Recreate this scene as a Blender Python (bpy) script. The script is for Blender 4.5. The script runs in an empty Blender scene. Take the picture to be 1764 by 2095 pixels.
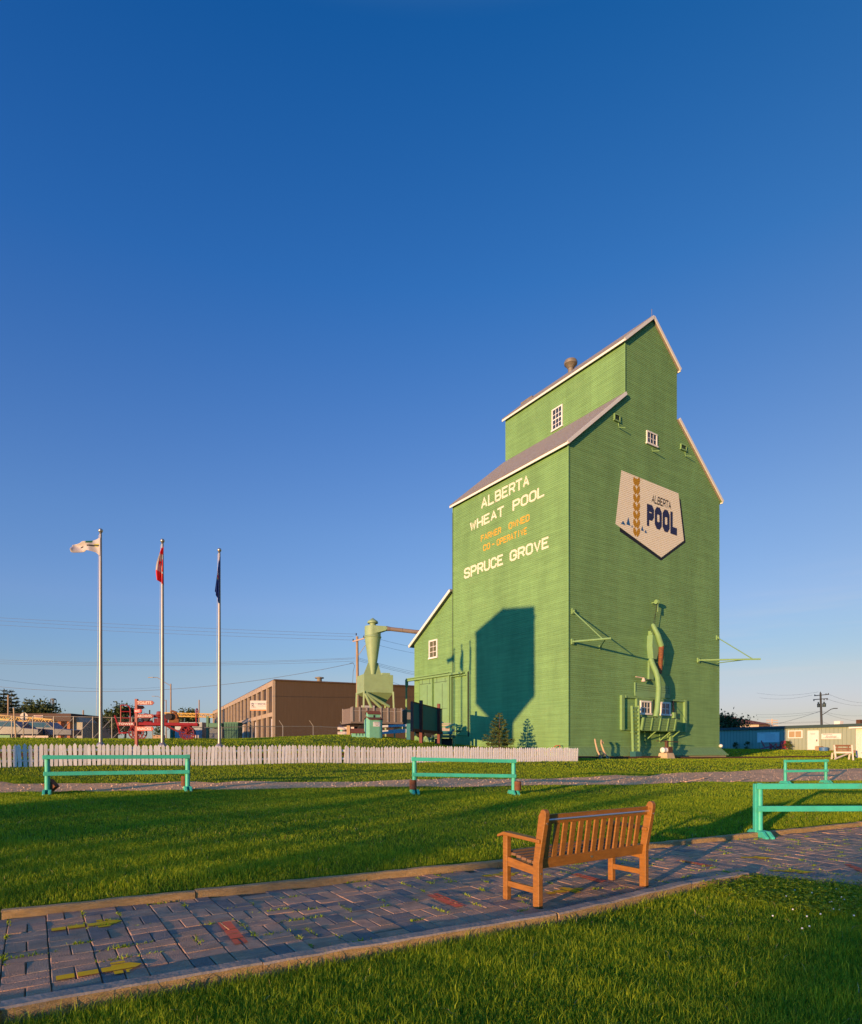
import bpy, bmesh, math, random
import numpy as np
from mathutils import Vector, Matrix, noise as mnoise
random.seed(7); rng = np.random.default_rng(7)
R = math.radians
sc = bpy.context.scene
COL = sc.collection

# ------------------------------------------------------------------ camera
EYE = 1.48            # eye height above the brick path
F, CX, HY = 1280.0, 882.0, 1530.0      # pinhole of the photograph, in pixels of a 1764 x 2095 picture
cam = bpy.data.cameras.new('camera')
cam.sensor_fit = 'HORIZONTAL'; cam.sensor_width = 36.0
cam.lens = 36.0 * F / 1764.0
cam.shift_y = (HY - 2095 / 2) / 1764.0
cam.clip_start = 0.1; cam.clip_end = 5000
camo = bpy.data.objects.new('camera', cam); COL.objects.link(camo)
camo.location = (0, 0, EYE); camo.rotation_euler = (R(90), 0, 0)
sc.camera = camo

# ------------------------------------------------------------------ light
SUN_EL = 3.7
SUNV = Vector((0.598, 0.801, 0)).normalized() * math.cos(R(SUN_EL)); SUNV.z = -math.sin(R(SUN_EL))   # travel of the light
w = bpy.data.worlds.new('World'); sc.world = w; w.use_nodes = True
nt = w.node_tree; nt.nodes.clear()
sky = nt.nodes.new('ShaderNodeTexSky'); sky.sky_type = 'NISHITA'; sky.sun_disc = False
sky.sun_elevation = R(SUN_EL)
sky.sun_rotation = math.atan2(-SUNV.x, -SUNV.y)
sky.altitude = 700; sky.air_density = 1.0; sky.dust_density = 0.0; sky.ozone_density = 6.0
bg = nt.nodes.new('ShaderNodeBackground'); bg.inputs['Strength'].default_value = 0.15
wo = nt.nodes.new('ShaderNodeOutputWorld')
tcw = nt.nodes.new('ShaderNodeTexCoord'); sxz = nt.nodes.new('ShaderNodeSeparateXYZ'); nt.links.new(tcw.outputs['Generated'], sxz.inputs[0])
rmp = nt.nodes.new('ShaderNodeValToRGB')      # how the air of that evening tints the clear-sky model from the horizon (0) to 50 degrees up (0.76)
RAMP = [(0.0, (1.9, 1.3, 1.3)), (.044, (3.3, 1.2, .92)), (.108, (8.3, 1.36, .76)), (.21, (11.6, 1.5, .88)), (.32, (9.6, 1.52, .95)), (.592, (3.0, 1.32, 1.08)), (.76, (1.0, 1.15, 1.05)), (.88, (13.0, 2.6, 1.25)), (1.0, (22.0, 3.4, 1.45))]  # the top stops, out of view, are boosted to fill and warm the ground
while len(rmp.color_ramp.elements) < len(RAMP): rmp.color_ramp.elements.new(.5)
for e, (p_, c_) in zip(rmp.color_ramp.elements, RAMP): e.position = p_; e.color = (*[k / 24 for k in c_], 1)
nt.links.new(sxz.outputs['Z'], rmp.inputs[0])
vm = nt.nodes.new('ShaderNodeVectorMath'); vm.operation = 'MULTIPLY'; nt.links.new(sky.outputs[0], vm.inputs[0]); nt.links.new(rmp.outputs[0], vm.inputs[1])
vs_ = nt.nodes.new('ShaderNodeVectorMath'); vs_.operation = 'SCALE'; vs_.inputs['Scale'].default_value = 24.0; nt.links.new(vm.outputs[0], vs_.inputs[0])
# on the sun's side the clear-sky model is too orange for that clear evening: cool it there, out of view, to turn the shade blue
dt_ = nt.nodes.new('ShaderNodeVectorMath'); dt_.operation = 'DOT_PRODUCT'; nt.links.new(tcw.outputs['Generated'], dt_.inputs[0]); dt_.inputs[1].default_value = (-SUNV.x, -SUNV.y, 0)
mrw = nt.nodes.new('ShaderNodeMapRange'); mrw.interpolation_type = 'SMOOTHSTEP'; mrw.inputs[1].default_value = .25; mrw.inputs[2].default_value = .75; nt.links.new(dt_.outputs['Value'], mrw.inputs[0])
mxw = nt.nodes.new('ShaderNodeMix'); mxw.data_type = 'RGBA'; mxw.inputs[6].default_value = (1, 1, 1, 1); mxw.inputs[7].default_value = (.18, 1.6, 2.3, 1); nt.links.new(mrw.outputs[0], mxw.inputs[0])
vm2 = nt.nodes.new('ShaderNodeVectorMath'); vm2.operation = 'MULTIPLY'; azr = nt.nodes.new('ShaderNodeMapRange'); azr.inputs[1].default_value = -.55; azr.inputs[2].default_value = .55; nt.links.new(sxz.outputs['X'], azr.inputs[0])
azm = nt.nodes.new('ShaderNodeMix'); azm.data_type = 'RGBA'; azm.inputs[6].default_value = (.86, 1.06, 1.15, 1); azm.inputs[7].default_value = (1.10, .97, .85, 1); nt.links.new(azr.outputs[0], azm.inputs[0])
vm3 = nt.nodes.new('ShaderNodeVectorMath'); vm3.operation = 'MULTIPLY'; nt.links.new(vs_.outputs[0], vm3.inputs[0]); nt.links.new(azm.outputs[2], vm3.inputs[1]); nt.links.new(vm3.outputs[0], vm2.inputs[0]); nt.links.new(mxw.outputs[2], vm2.inputs[1])
# faint high streaks of cloud low in the north-east
mpc = nt.nodes.new('ShaderNodeMapping'); mpc.inputs['Scale'].default_value = (3.0, 3.0, 34.0); mpc.inputs['Rotation'].default_value = (0, R(6), 0); nt.links.new(tcw.outputs['Generated'], mpc.inputs['Vector'])
nzc = nt.nodes.new('ShaderNodeTexNoise'); nzc.inputs['Scale'].default_value = 1.6; nzc.inputs['Detail'].default_value = 7; nt.links.new(mpc.outputs[0], nzc.inputs['Vector'])
mc = nt.nodes.new('ShaderNodeMapRange'); mc.inputs[1].default_value = .5; mc.inputs[2].default_value = .78; mc.inputs[4].default_value = .38; nt.links.new(nzc.outputs['Fac'], mc.inputs[0])
mz = nt.nodes.new('ShaderNodeValToRGB'); mz.color_ramp.elements[0].position = .02; mz.color_ramp.elements[0].color = (0, 0, 0, 1); mz.color_ramp.elements[1].position = .26; mz.color_ramp.elements[1].color = (0, 0, 0, 1)
e_ = mz.color_ramp.elements.new(.11); e_.color = (1, 1, 1, 1); nt.links.new(sxz.outputs['Z'], mz.inputs[0])
dx = nt.nodes.new('ShaderNodeMapRange'); dx.inputs[1].default_value = .1; dx.inputs[2].default_value = .6; nt.links.new(sxz.outputs['X'], dx.inputs[0])
k1_ = nt.nodes.new('ShaderNodeMath'); k1_.operation = 'MULTIPLY'; nt.links.new(mc.outputs[0], k1_.inputs[0]); nt.links.new(mz.outputs[0], k1_.inputs[1])
k2_ = nt.nodes.new('ShaderNodeMath'); k2_.operation = 'MULTIPLY'; nt.links.new(k1_.outputs[0], k2_.inputs[0]); nt.links.new(dx.outputs[0], k2_.inputs[1])
mxc = nt.nodes.new('ShaderNodeMix'); mxc.data_type = 'RGBA'; nt.links.new(k2_.outputs[0], mxc.inputs[0]); nt.links.new(vm2.outputs[0], mxc.inputs[6]); mxc.inputs[7].default_value = (1.75, 1.72, 1.85, 1)
nt.links.new(mxc.outputs[2], bg.inputs['Color']); nt.links.new(bg.outputs[0], wo.inputs[0])
sun = bpy.data.lights.new('sun', 'SUN'); sun.energy = 3.4; sun.angle = R(0.53); sun.color = (1.0, 0.60, 0.25)
suno = bpy.data.objects.new('sun', sun); COL.objects.link(suno)
suno.rotation_euler = SUNV.to_track_quat('-Z', 'Y').to_euler()
sc.view_settings.view_transform = 'Standard'; sc.view_settings.look = 'None'
sc.view_settings.gamma = 1.0; sc.view_settings.exposure = 1.3
sc.cycles.max_bounces = 5; sc.cycles.diffuse_bounces = 3; sc.cycles.glossy_bounces = 3
sc.cycles.transparent_max_bounces = 6; sc.cycles.transmission_bounces = 3

# ------------------------------------------------------------------ geometry of the place
RV = Vector((0.830, 0.558, 0)).normalized()      # along the tracks, towards the right
LV = Vector((-RV.y, RV.x, 0))                    # away from the tracks, across the elevator
ZV = Vector((0, 0, 1))
VST = np.array([-60, 5.9, 6.5, 12, 16.3, 19, 21, 24, 29.6, 33, 37, 45, 60, 90, 400, 4000.])
UST = np.array([-40, 0, 10, 17, 24, 42, 75, 120.])
ZT = np.array([
    [-.04, -.04, .09, .30, .46, .76, .93, 1.30, 1.76, 1.90, 1.92, 1.95, 2.2, 2.5, 3.2, 6],
    [-.04, -.04, .09, .30, .46, .74, .93, 1.28, 1.76, 1.88, 1.90, 1.93, 2.2, 2.5, 3.2, 6],
    [-.04, -.04, .09, .33, .52, .72, .90, 1.20, 1.74, 1.92, 1.96, 1.96, 2.2, 2.5, 3.2, 6],
    [-.04, -.04, .08, .28, .50, .70, .86, 1.15, 1.95, 2.24, 2.25, 2.15, 2.35, 2.6, 3.2, 6],
    [-.04, -.04, .05, .14, .42, .68, .82, .90, 1.32, 1.62, 1.85, 2.05, 2.3, 2.5, 3.0, 6],
    [-.04, -.04, .01, .12, .40, .60, .70, .76, .95, 1.05, 1.2, 1.4, 1.7, 2.2, 3.0, 6],
    [-.04, -.04, .01, .10, .30, .50, .60, .70, 1.15, 1.25, 1.3, 1.4, 1.6, 2.0, 3.0, 6],
    [-.04, -.04, .01, .10, .30, .50, .60, .70, 1.15, 1.25, 1.3, 1.4, 1.6, 2.0, 3.0, 6]])
_vf = np.concatenate([np.arange(-60, 5.9, 2.), np.arange(5.9, 100, .1), np.geomspace(100, 4000, 40)])
_ZF = []
for row in ZT:
    z = np.interp(_vf, VST, row)
    m = (_vf > 8) & (_vf < 95)
    zz = z.copy()
    for _ in range(60):
        zz[1:-1] = np.where(m[1:-1], (zz[:-2] + zz[1:-1] * 2 + zz[2:]) / 4, zz[1:-1])
    _ZF.append(zz)
_ZF = np.array(_ZF)
def gz(x, y):
    x = np.asarray(x, float); y = np.asarray(y, float)
    u = np.clip(x * RV.x + y * RV.y, UST[0], UST[-1] - 1e-6); v = -x * RV.y + y * RV.x
    v = v + np.interp(u, [-40, 0, 5, 13.4, 40], [-1.3, -.70, -.10, .58, .6]) * np.clip((13 - v) / 6, 0, 1)
    i = np.clip(np.searchsorted(UST, u, side='right') - 1, 0, len(UST) - 2)
    t = (u - UST[i]) / (UST[i + 1] - UST[i]); t = t * t * (3 - 2 * t)
    k = np.clip(np.searchsorted(_vf, v) - 1, 0, len(_vf) - 2)
    f = np.clip((v - _vf[k]) / (_vf[k + 1] - _vf[k]), 0, 1)
    za = _ZF[i, k] * (1 - f) + _ZF[i, k + 1] * f
    zb = _ZF[i + 1, k] * (1 - f) + _ZF[i + 1, k + 1] * f
    z = za * (1 - t) + zb * t
    z = z + np.where(v > 7, .025 * np.sin(x * .9 + y * .4) * np.sin(y * .7 - x * .35), 0)
    return z
def GZ(x, y): return float(gz(x, y))
def at(px, py, d): return Vector(((px - CX) / F * d, d, EYE + (HY - py) / F * d))
def gp(px, py, dmax=260.):
    """where the sight line of a picture point meets the ground"""
    d = np.concatenate([np.arange(1.5, 40, .02), np.arange(40, dmax, .2)])
    g = gz((px - CX) / F * d, d); s = EYE + (HY - py) / F * d
    k = np.argmax(s < g)
    if s[k] >= g[k]: k = len(d) - 1
    dd = d[k]; x = (px - CX) / F * dd
    return Vector((x, dd, GZ(x, dd)))
def ppath(px, py):
    d = EYE * F / (py - HY); return Vector(((px - CX) / F * d, d, 0))
def stand(px, d):
    x = (px - CX) / F * d; return Vector((x, d, GZ(x, d)))
def on_plane(px, py, o, n):
    r = Vector(((px - CX) / F, 1, (HY - py) / F)); c = Vector((0, 0, EYE))
    return c + r * ((o - c).dot(n) / r.dot(n))

# ------------------------------------------------------------------ materials
MATS = {}
def pmat(name, col, rough=.6, var=.18, scale=4., bump=0., metal=0., stretch=(1, 1, 1), bscale=None, dirt=None, dirt_amt=.0, dirt_scale=1.2, spec=.4, objrand=0.):
    if name in MATS: return MATS[name]
    m = bpy.data.materials.new(name); m.use_nodes = True; t = m.node_tree; n = t.nodes; l = t.links
    b = n['Principled BSDF']; b.inputs['Roughness'].default_value = rough; b.inputs['Metallic'].default_value = metal
    b.inputs['Specular IOR Level'].default_value = spec
    tc = n.new('ShaderNodeTexCoord'); mp = n.new('ShaderNodeMapping'); mp.inputs['Scale'].default_value = stretch
    l.new(tc.outputs['Object'], mp.inputs['Vector'])
    nz = n.new('ShaderNodeTexNoise'); nz.inputs['Scale'].default_value = scale; nz.inputs['Detail'].default_value = 6; nz.inputs['Roughness'].default_value = .65
    l.new(mp.outputs[0], nz.inputs['Vector'])
    mr = n.new('ShaderNodeMapRange'); mr.inputs[1].default_value = .25; mr.inputs[2].default_value = .75
    mr.inputs[3].default_value = 1 - var; mr.inputs[4].default_value = 1 + var; l.new(nz.outputs['Fac'], mr.inputs[0])
    mx = n.new('ShaderNodeMix'); mx.data_type = 'RGBA'; mx.blend_type = 'MULTIPLY'; mx.inputs[0].default_value = 1
    mx.inputs[6].default_value = (*col, 1); l.new(mr.outputs[0], mx.inputs[7])
    out = mx.outputs[2]
    if objrand:
        oi = n.new('ShaderNodeObjectInfo'); ro = n.new('ShaderNodeMapRange'); ro.inputs[3].default_value = 1 - objrand; ro.inputs[4].default_value = 1 + objrand * .5; l.new(oi.outputs['Random'], ro.inputs[0])
        m3 = n.new('ShaderNodeMix'); m3.data_type = 'RGBA'; m3.blend_type = 'MULTIPLY'; m3.inputs[0].default_value = 1; l.new(out, m3.inputs[6]); l.new(ro.outputs[0], m3.inputs[7]); out = m3.outputs[2]
    if dirt is not None:
        n2 = n.new('ShaderNodeTexNoise'); n2.inputs['Scale'].default_value = dirt_scale; n2.inputs['Detail'].default_value = 8; n2.inputs['Roughness'].default_value = .7
        l.new(mp.outputs[0], n2.inputs['Vector'])
        cr = n.new('ShaderNodeMapRange'); cr.inputs[1].default_value = .5; cr.inputs[2].default_value = .72; cr.inputs[3].default_value = 0; cr.inputs[4].default_value = dirt_amt
        l.new(n2.outputs['Fac'], cr.inputs[0])
        m2 = n.new('ShaderNodeMix'); m2.data_type = 'RGBA'; l.new(cr.outputs[0], m2.inputs[0]); l.new(out, m2.inputs[6]); m2.inputs[7].default_value = (*dirt, 1)
        out = m2.outputs[2]
    l.new(out, b.inputs['Base Color'])
    if bump:
        nb = n.new('ShaderNodeTexNoise'); nb.inputs['Scale'].default_value = bscale or scale * 3; nb.inputs['Detail'].default_value = 5
        l.new(mp.outputs[0], nb.inputs['Vector'])
        bp = n.new('ShaderNodeBump'); bp.inputs['Strength'].default_value = bump; bp.inputs['Distance'].default_value = .02
        l.new(nb.outputs['Fac'], bp.inputs['Height']); l.new(bp.outputs[0], b.inputs['Normal'])
    MATS[name] = m; return m
def glassmat(name, col=(.03, .04, .05)):
    if name in MATS: return MATS[name]
    m = bpy.data.materials.new(name); m.use_nodes = True
    b = m.node_tree.nodes['Principled BSDF']; b.inputs['Base Color'].default_value = (*col, 1); b.inputs['Roughness'].default_value = .08
    b.inputs['Specular IOR Level'].default_value = .7
    MATS[name] = m; return m
def leafmat(name, c1, c2, trans=.35, rough=.6):
    if name in MATS: return MATS[name]
    m = bpy.data.materials.new(name); m.use_nodes = True; t = m.node_tree; n = t.nodes; l = t.links
    n.clear(); o = n.new('ShaderNodeOutputMaterial')
    a = n.new('ShaderNodeAttribute'); a.attribute_name = 'tint'
    mx = n.new('ShaderNodeMix'); mx.data_type = 'RGBA'; mx.inputs[6].default_value = (*c1, 1); mx.inputs[7].default_value = (*c2, 1)
    l.new(a.outputs['Fac'], mx.inputs[0])
    d = n.new('ShaderNodeBsdfPrincipled'); d.inputs['Roughness'].default_value = rough; d.inputs['Specular IOR Level'].default_value = .25
    tr = n.new('ShaderNodeBsdfTranslucent'); ms = n.new('ShaderNodeMixShader'); ms.inputs[0].default_value = trans
    l.new(mx.outputs[2], d.inputs['Base Color']); l.new(mx.outputs[2], tr.inputs['Color'])
    l.new(d.outputs[0], ms.inputs[1]); l.new(tr.outputs[0], ms.inputs[2]); l.new(ms.outputs[0], o.inputs[0])
    MATS[name] = m; return m

# ------------------------------------------------------------------ mesh builder
class MB:
    def __init__(s): s.v = []; s.f = []; s.m = []; s.mats = []
    def mi(s, mat):
        if mat is None: return -1
        if mat not in s.mats: s.mats.append(mat)
        return s.mats.index(mat)
    def face(s, pts, mat=None):
        b = len(s.v); s.v += [tuple(p) for p in pts]; s.f.append(tuple(range(b, b + len(pts)))); s.m.append(s.mi(mat)); return s
    def faces(s, vs, fs, mat=None):
        b = len(s.v); s.v += [tuple(p) for p in vs]; i = s.mi(mat)
        for f in fs: s.f.append(tuple(b + k for k in f)); s.m.append(i)
        return s
    def box(s, c, size, X=None, Y=None, Z=None, mat=None):
        X = (X or Vector((1, 0, 0))) * (size[0] / 2); Y = (Y or Vector((0, 1, 0))) * (size[1] / 2); Z = (Z or ZV) * (size[2] / 2)
        c = Vector(c); vs = [c + X * a + Y * b + Z * d for d in (-1, 1) for b in (-1, 1) for a in (-1, 1)]
        return s.faces(vs, [(0, 2, 3, 1), (4, 5, 7, 6), (0, 1, 5, 4), (2, 6, 7, 3), (0, 4, 6, 2), (1, 3, 7, 5)], mat)
    def bar(s, p, q, w, h, up=None, mat=None):
        p = Vector(p); q = Vector(q); d = (q - p); L = d.length; d.normalize()
        up = Vector(up) if up is not None else (ZV if abs(d.z) < .95 else Vector((0, 1, 0)))
        sd = d.cross(up).normalized(); up = sd.cross(d).normalized()
        return s.box((p + q) / 2, (L, w, h), d, sd, up, mat)
    def tube(s, pts, r, n=10, mat=None, cap=True):
        pts = [Vector(p) for p in pts]; rs = r if isinstance(r, (list, tuple)) else [r] * len(pts)
        vs = []; fs = []; ref = None
        for i, p in enumerate(pts):
            d = (pts[min(i + 1, len(pts) - 1)] - pts[max(i - 1, 0)]).normalized()
            if ref is None: ref = d.orthogonal().normalized()
            a = (ref - d * ref.dot(d)).normalized(); ref = a; b = d.cross(a)
            for k in range(n):
                t = 2 * math.pi * k / n; vs.append(p + (a * math.cos(t) + b * math.sin(t)) * rs[i])
        for i in range(len(pts) - 1):
            for k in range(n):
                k2 = (k + 1) % n; fs.append((i * n + k, i * n + k2, (i + 1) * n + k2, (i + 1) * n + k))
        if cap: fs.append(tuple(range(n))[::-1]); fs.append(tuple((len(pts) - 1) * n + k for k in range(n)))
        return s.faces(vs, fs, mat)
    def lathe(s, c, prof, n=20, mat=None, axis=ZV):
        c = Vector(c); return s.tube([c + axis * z for r, z in prof], [max(r, .0005) for r, z in prof], n, mat)
    def prism(s, poly, o, X, Y, Nn, th, mat=None):
        """polygon (x,y) in frame o,X,Y, from 0 to th along Nn"""
        o = Vector(o); n = len(poly)
        a = [o + X * x + Y * y for x, y in poly]; b = [p + Nn * th for p in a]
        fs = [tuple(range(n))[::-1], tuple(range(n, 2 * n))] + [(k, (k + 1) % n, n + (k + 1) % n, n + k) for k in range(n)]
        return s.faces(a + b, fs, mat)
    def build(s, name, mat=None, parent=None, smooth=False, bevel=0., seg=2, ang=35, loc=None, fix=True):
        me = bpy.data.meshes.new(name)
        v = s.v
        if loc is not None: v = [tuple(Vector(p) - Vector(loc)) for p in v]
        me.from_pydata(v, [], s.f); me.update()
        ml = list(s.mats); mi = s.m
        if -1 in mi:
            if mat not in ml: ml.append(mat)
            k0 = ml.index(mat); mi = [k0 if k < 0 else k for k in mi]
        for m in ml: me.materials.append(m)
        if len(ml) > 1: me.polygons.foreach_set('material_index', mi)
        if fix:
            bm = bmesh.new(); bm.from_mesh(me); bmesh.ops.recalc_face_normals(bm, faces=bm.faces); bm.to_mesh(me); bm.free()
        if smooth:
            me.polygons.foreach_set('use_smooth', [True] * len(me.polygons)); me.set_sharp_from_angle(angle=R(ang))
        o = bpy.data.objects.new(name, me); COL.objects.link(o)
        if parent is not None: o.parent = parent
        if loc is not None: o.location = loc
        if bevel:
            md = o.modifiers.new('bevel', 'BEVEL'); md.width = bevel; md.segments = seg; md.limit_method = 'ANGLE'; md.angle_limit = R(40)
        return o
def tag(o, label=None, cat=None, group=None, kind=None):
    if label: o['label'] = label
    if cat: o['category'] = cat
    if group: o['group'] = group
    if kind: o['kind'] = kind
    return o
def thing(name, label, cat, loc=(0, 0, 0), rz=0, group=None):
    o = bpy.data.objects.new(name, None); COL.objects.link(o); o.location = loc; o.rotation_euler = (0, 0, rz); o.empty_display_size = .2
    return tag(o, label, cat, group)
def dup(o, parent=None):
    c = o.copy(); COL.objects.link(c)
    if parent is not None: c.parent = parent
    for ch in [k for k in bpy.data.objects if k.parent == o]: dup(ch, c)
    return c

# ------------------------------------------------------------------ lettering: stroke letters on a 4 x 6 grid and outline text
GL = {
 'A': [[(0, 0), (2, 6), (4, 0)], [(.7, 2), (3.3, 2)]], 'L': [[(0, 6), (0, 0), (3.6, 0)]],
 'B': [[(0, 0), (0, 6), (3, 6), (3.7, 5.3), (3.7, 3.8), (3, 3.1), (0, 3.1)], [(3, 3.1), (4, 2.3), (4, .8), (3.2, 0), (0, 0)]],
 'E': [[(3.6, 6), (0, 6), (0, 0), (3.7, 0)], [(0, 3.1), (2.8, 3.1)]], 'F': [[(3.6, 6), (0, 6), (0, 0)], [(0, 3.1), (2.8, 3.1)]],
 'R': [[(0, 0), (0, 6), (3.1, 6), (4, 5.1), (4, 3.7), (3.1, 2.8), (0, 2.8)], [(2.4, 2.8), (4, 0)]],
 'P': [[(0, 0), (0, 6), (3.1, 6), (4, 5.1), (4, 3.5), (3.1, 2.6), (0, 2.6)]],
 'T': [[(0, 6), (4, 6)], [(2, 6), (2, 0)]], 'W': [[(0, 6), (1, 0), (2, 4.6), (3, 0), (4, 6)]],
 'H': [[(0, 0), (0, 6)], [(4, 0), (4, 6)], [(0, 3), (4, 3)]], 'O': [[(1, 0), (0, 1), (0, 5), (1, 6), (3, 6), (4, 5), (4, 1), (3, 0), (1, 0)]],
 'M': [[(0, 0), (0, 6), (2, 2), (4, 6), (4, 0)]], 'N': [[(0, 0), (0, 6), (4, 0), (4, 6)]],
 'D': [[(0, 0), (0, 6), (3, 6), (4, 5), (4, 1), (3, 0), (0, 0)]], 'C': [[(4, 4.7), (4, 5), (3, 6), (1, 6), (0, 5), (0, 1), (1, 0), (3, 0), (4, 1), (4, 1.3)]],
 'I': [[(2, 0), (2, 6)]], 'V': [[(0, 6), (2, 0), (4, 6)]], 'S': [[(4, 4.8), (4, 5.2), (3.2, 6), (.8, 6), (0, 5.2), (0, 4), (.8, 3.2), (3.2, 2.8), (4, 2), (4, .8), (3.2, 0), (.8, 0), (0, .8), (0, 1.2)]],
 'U': [[(0, 6), (0, 1), (1, 0), (3, 0), (4, 1), (4, 6)]], 'G': [[(4, 4.7), (4, 5), (3, 6), (1, 6), (0, 5), (0, 1), (1, 0), (3, 0), (4, 1), (4, 2.8), (2.4, 2.8)]],
 'K': [[(0, 0), (0, 6)], [(4, 6), (0, 2.4)], [(1.4, 3.6), (4, 0)]], '-': [[(.6, 3), (3.4, 3)]]}
def strokes(word, th=.9, gap=1.6):
    """quads of a word, x 0..1, y 0..1"""
    W = len(word) * (4 + gap) - gap + th; out = []; x0 = th / 2
    sy = (6 - th) / 6.
    for ch in word:
        for pl in GL.get(ch, []):
            P = [Vector((x0 + x, th / 2 + y * sy)) for x, y in pl]; closed = (P[0] - P[-1]).length < 1e-6
            n = len(P); off = []
            for i in range(n):
                if closed: a = P[(i - 1) % (n - 1)]; b = P[(i + 1) % (n - 1)] if i < n - 1 else P[1]
                else: a = P[i - 1] if i else None; b = P[i + 1] if i < n - 1 else None
                d1 = (P[i] - a).normalized() if a is not None else None; d2 = (b - P[i]).normalized() if b is not None else None
                if d1 is None: d1 = d2
                if d2 is None: d2 = d1
                n1 = Vector((-d1.y, d1.x)); n2 = Vector((-d2.y, d2.x)); m = (n1 + n2)
                m = m.normalized() if m.length > 1e-3 else n1
                k = min(1.5, 1 / max(.45, m.dot(n1))); off.append(m * (th / 2 * k))
                if a is None: P[i] = P[i] - d1 * (th / 2 if abs(d1.x * d1.y) < .01 else 0)
                if b is None: P[i] = P[i] + d2 * (th / 2 if abs(d2.x * d2.y) < .01 else 0)
            for i in range(n - 1):
                out.append([P[i] + off[i], P[i + 1] + off[i + 1], P[i + 1] - off[i + 1], P[i] - off[i]])
        x0 += 4 + gap
    return [[(p.x / W, p.y / 6.) for p in q] for q in out]
_TX = {}
def text_tris(txt, shear=0., bold=0.):
    """triangles of outline text scaled to x 0..1, y by the same factor; returns tris, height/width"""
    k = (txt, shear, bold)
    if k in _TX: return _TX[k]
    cu = bpy.data.curves.new('text', 'FONT'); cu.body = txt; cu.size = 1; cu.shear = shear; cu.offset = bold; cu.resolution_u = 3
    o = bpy.data.objects.new('text', cu); COL.objects.link(o)
    dg = bpy.context.evaluated_depsgraph_get(); me = bpy.data.meshes.new_from_object(o.evaluated_get(dg))
    vs = np.array([v.co[:2] for v in me.vertices]); lo = vs.min(0); hi = vs.max(0); W = hi[0] - lo[0]
    me.calc_loop_triangles(); tr = [[tuple((vs[i] - lo) / W) for i in t.vertices] for t in me.loop_triangles]
    bpy.data.objects.remove(o); bpy.data.curves.remove(cu); bpy.data.meshes.remove(me)
    _TX[k] = (tr, (hi[1] - lo[1]) / W); return _TX[k]
def flat_text(txt, o, X, Y, width, mat, name='lettering', parent=None, shear=0., bold=0., height=None):
    tr, hw = text_tris(txt, shear, bold); m = MB(); sy = width if height is None else height / hw
    for t in tr: m.face([Vector(o) + X * (p[0] * width) + Y * (p[1] * sy) for p in t])
    return m.build(name, mat, parent, fix=False)
def clip_half(poly, f):
    """clip a convex polygon by f(p) >= 0"""
    out = []
    for i in range(len(poly)):
        a = poly[i]; b = poly[(i + 1) % len(poly)]; fa = f(a); fb = f(b)
        if fa >= 0: out.append(a)
        if (fa >= 0) != (fb >= 0):
            t = fa / (fa - fb); out.append(tuple(a[k] + (b[k] - a[k]) * t for k in range(2)))
    return out
# ------------------------------------------------------------------ ground
def ground_mat():
    m = bpy.data.materials.new('turf_ground'); m.use_nodes = True; t = m.node_tree; n = t.nodes; l = t.links
    b = n['Principled BSDF']; b.inputs['Roughness'].default_value = .95; b.inputs['Specular IOR Level'].default_value = .1
    tc = n.new('ShaderNodeTexCoord')
    def nz(s, d=6):
        k = n.new('ShaderNodeTexNoise'); k.inputs['Scale'].default_value = s; k.inputs['Detail'].default_value = d; k.inputs['Roughness'].default_value = .7
        l.new(tc.outputs['Object'], k.inputs['Vector']); return k
    a = nz(.35); c = nz(14.)
    r = n.new('ShaderNodeValToRGB'); r.color_ramp.elements[0].position = .3; r.color_ramp.elements[0].color = (.055, .095, .012, 1)
    r.color_ramp.elements[1].position = .7; r.color_ramp.elements[1].color = (.10, .145, .018, 1); l.new(a.outputs['Fac'], r.inputs[0])
    mr = n.new('ShaderNodeMapRange'); mr.inputs[1].default_value = .3; mr.inputs[2].default_value = .7; mr.inputs[3].default_value = .55; mr.inputs[4].default_value = 1.3
    l.new(c.outputs['Fac'], mr.inputs[0])
    mx = n.new('ShaderNodeMix'); mx.data_type = 'RGBA'; mx.blend_type = 'MULTIPLY'; mx.inputs[0].default_value = 1
    l.new(r.outputs[0], mx.inputs[6]); l.new(mr.outputs[0], mx.inputs[7]); l.new(mx.outputs[2], b.inputs['Base Color'])
    bp = n.new('ShaderNodeBump'); bp.inputs['Strength'].default_value = .8; bp.inputs['Distance'].default_value = .06
    l.new(c.outputs['Fac'], bp.inputs['Height']); l.new(bp.outputs[0], b.inputs['Normal']); return m
TURF = ground_mat()
vv = np.concatenate([-np.geomspace(3000, 12, 24), np.arange(-10, 3, 1.), np.arange(3, 8, .25), np.arange(8, 42, .4), np.arange(42, 100, 2.), np.geomspace(100, 3000, 30)])
uu = np.concatenate([-np.geomspace(3000, 22, 24), np.arange(-20, 60, .6), np.arange(60, 120, 3.), np.geomspace(122, 3000, 26)])
U, V = np.meshgrid(uu, vv); X = U * RV.x - V * RV.y; Y = U * RV.y + V * RV.x; Zg = gz(X, Y)
nu, nv = len(uu), len(vv); idx = np.arange(nu * nv).reshape(nv, nu)
q = np.stack([idx[:-1, :-1], idx[:-1, 1:], idx[1:, 1:], idx[1:, :-1]], -1).reshape(-1, 4)
me = bpy.data.meshes.new('ground'); me.from_pydata(np.stack([X, Y, Zg], -1).reshape(-1, 3).tolist(), [], q.tolist()); me.update()
me.polygons.foreach_set('use_smooth', [True] * len(me.polygons)); me.materials.append(TURF)
ground = bpy.data.objects.new('ground', me); COL.objects.link(ground); tag(ground, kind='structure')

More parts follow.
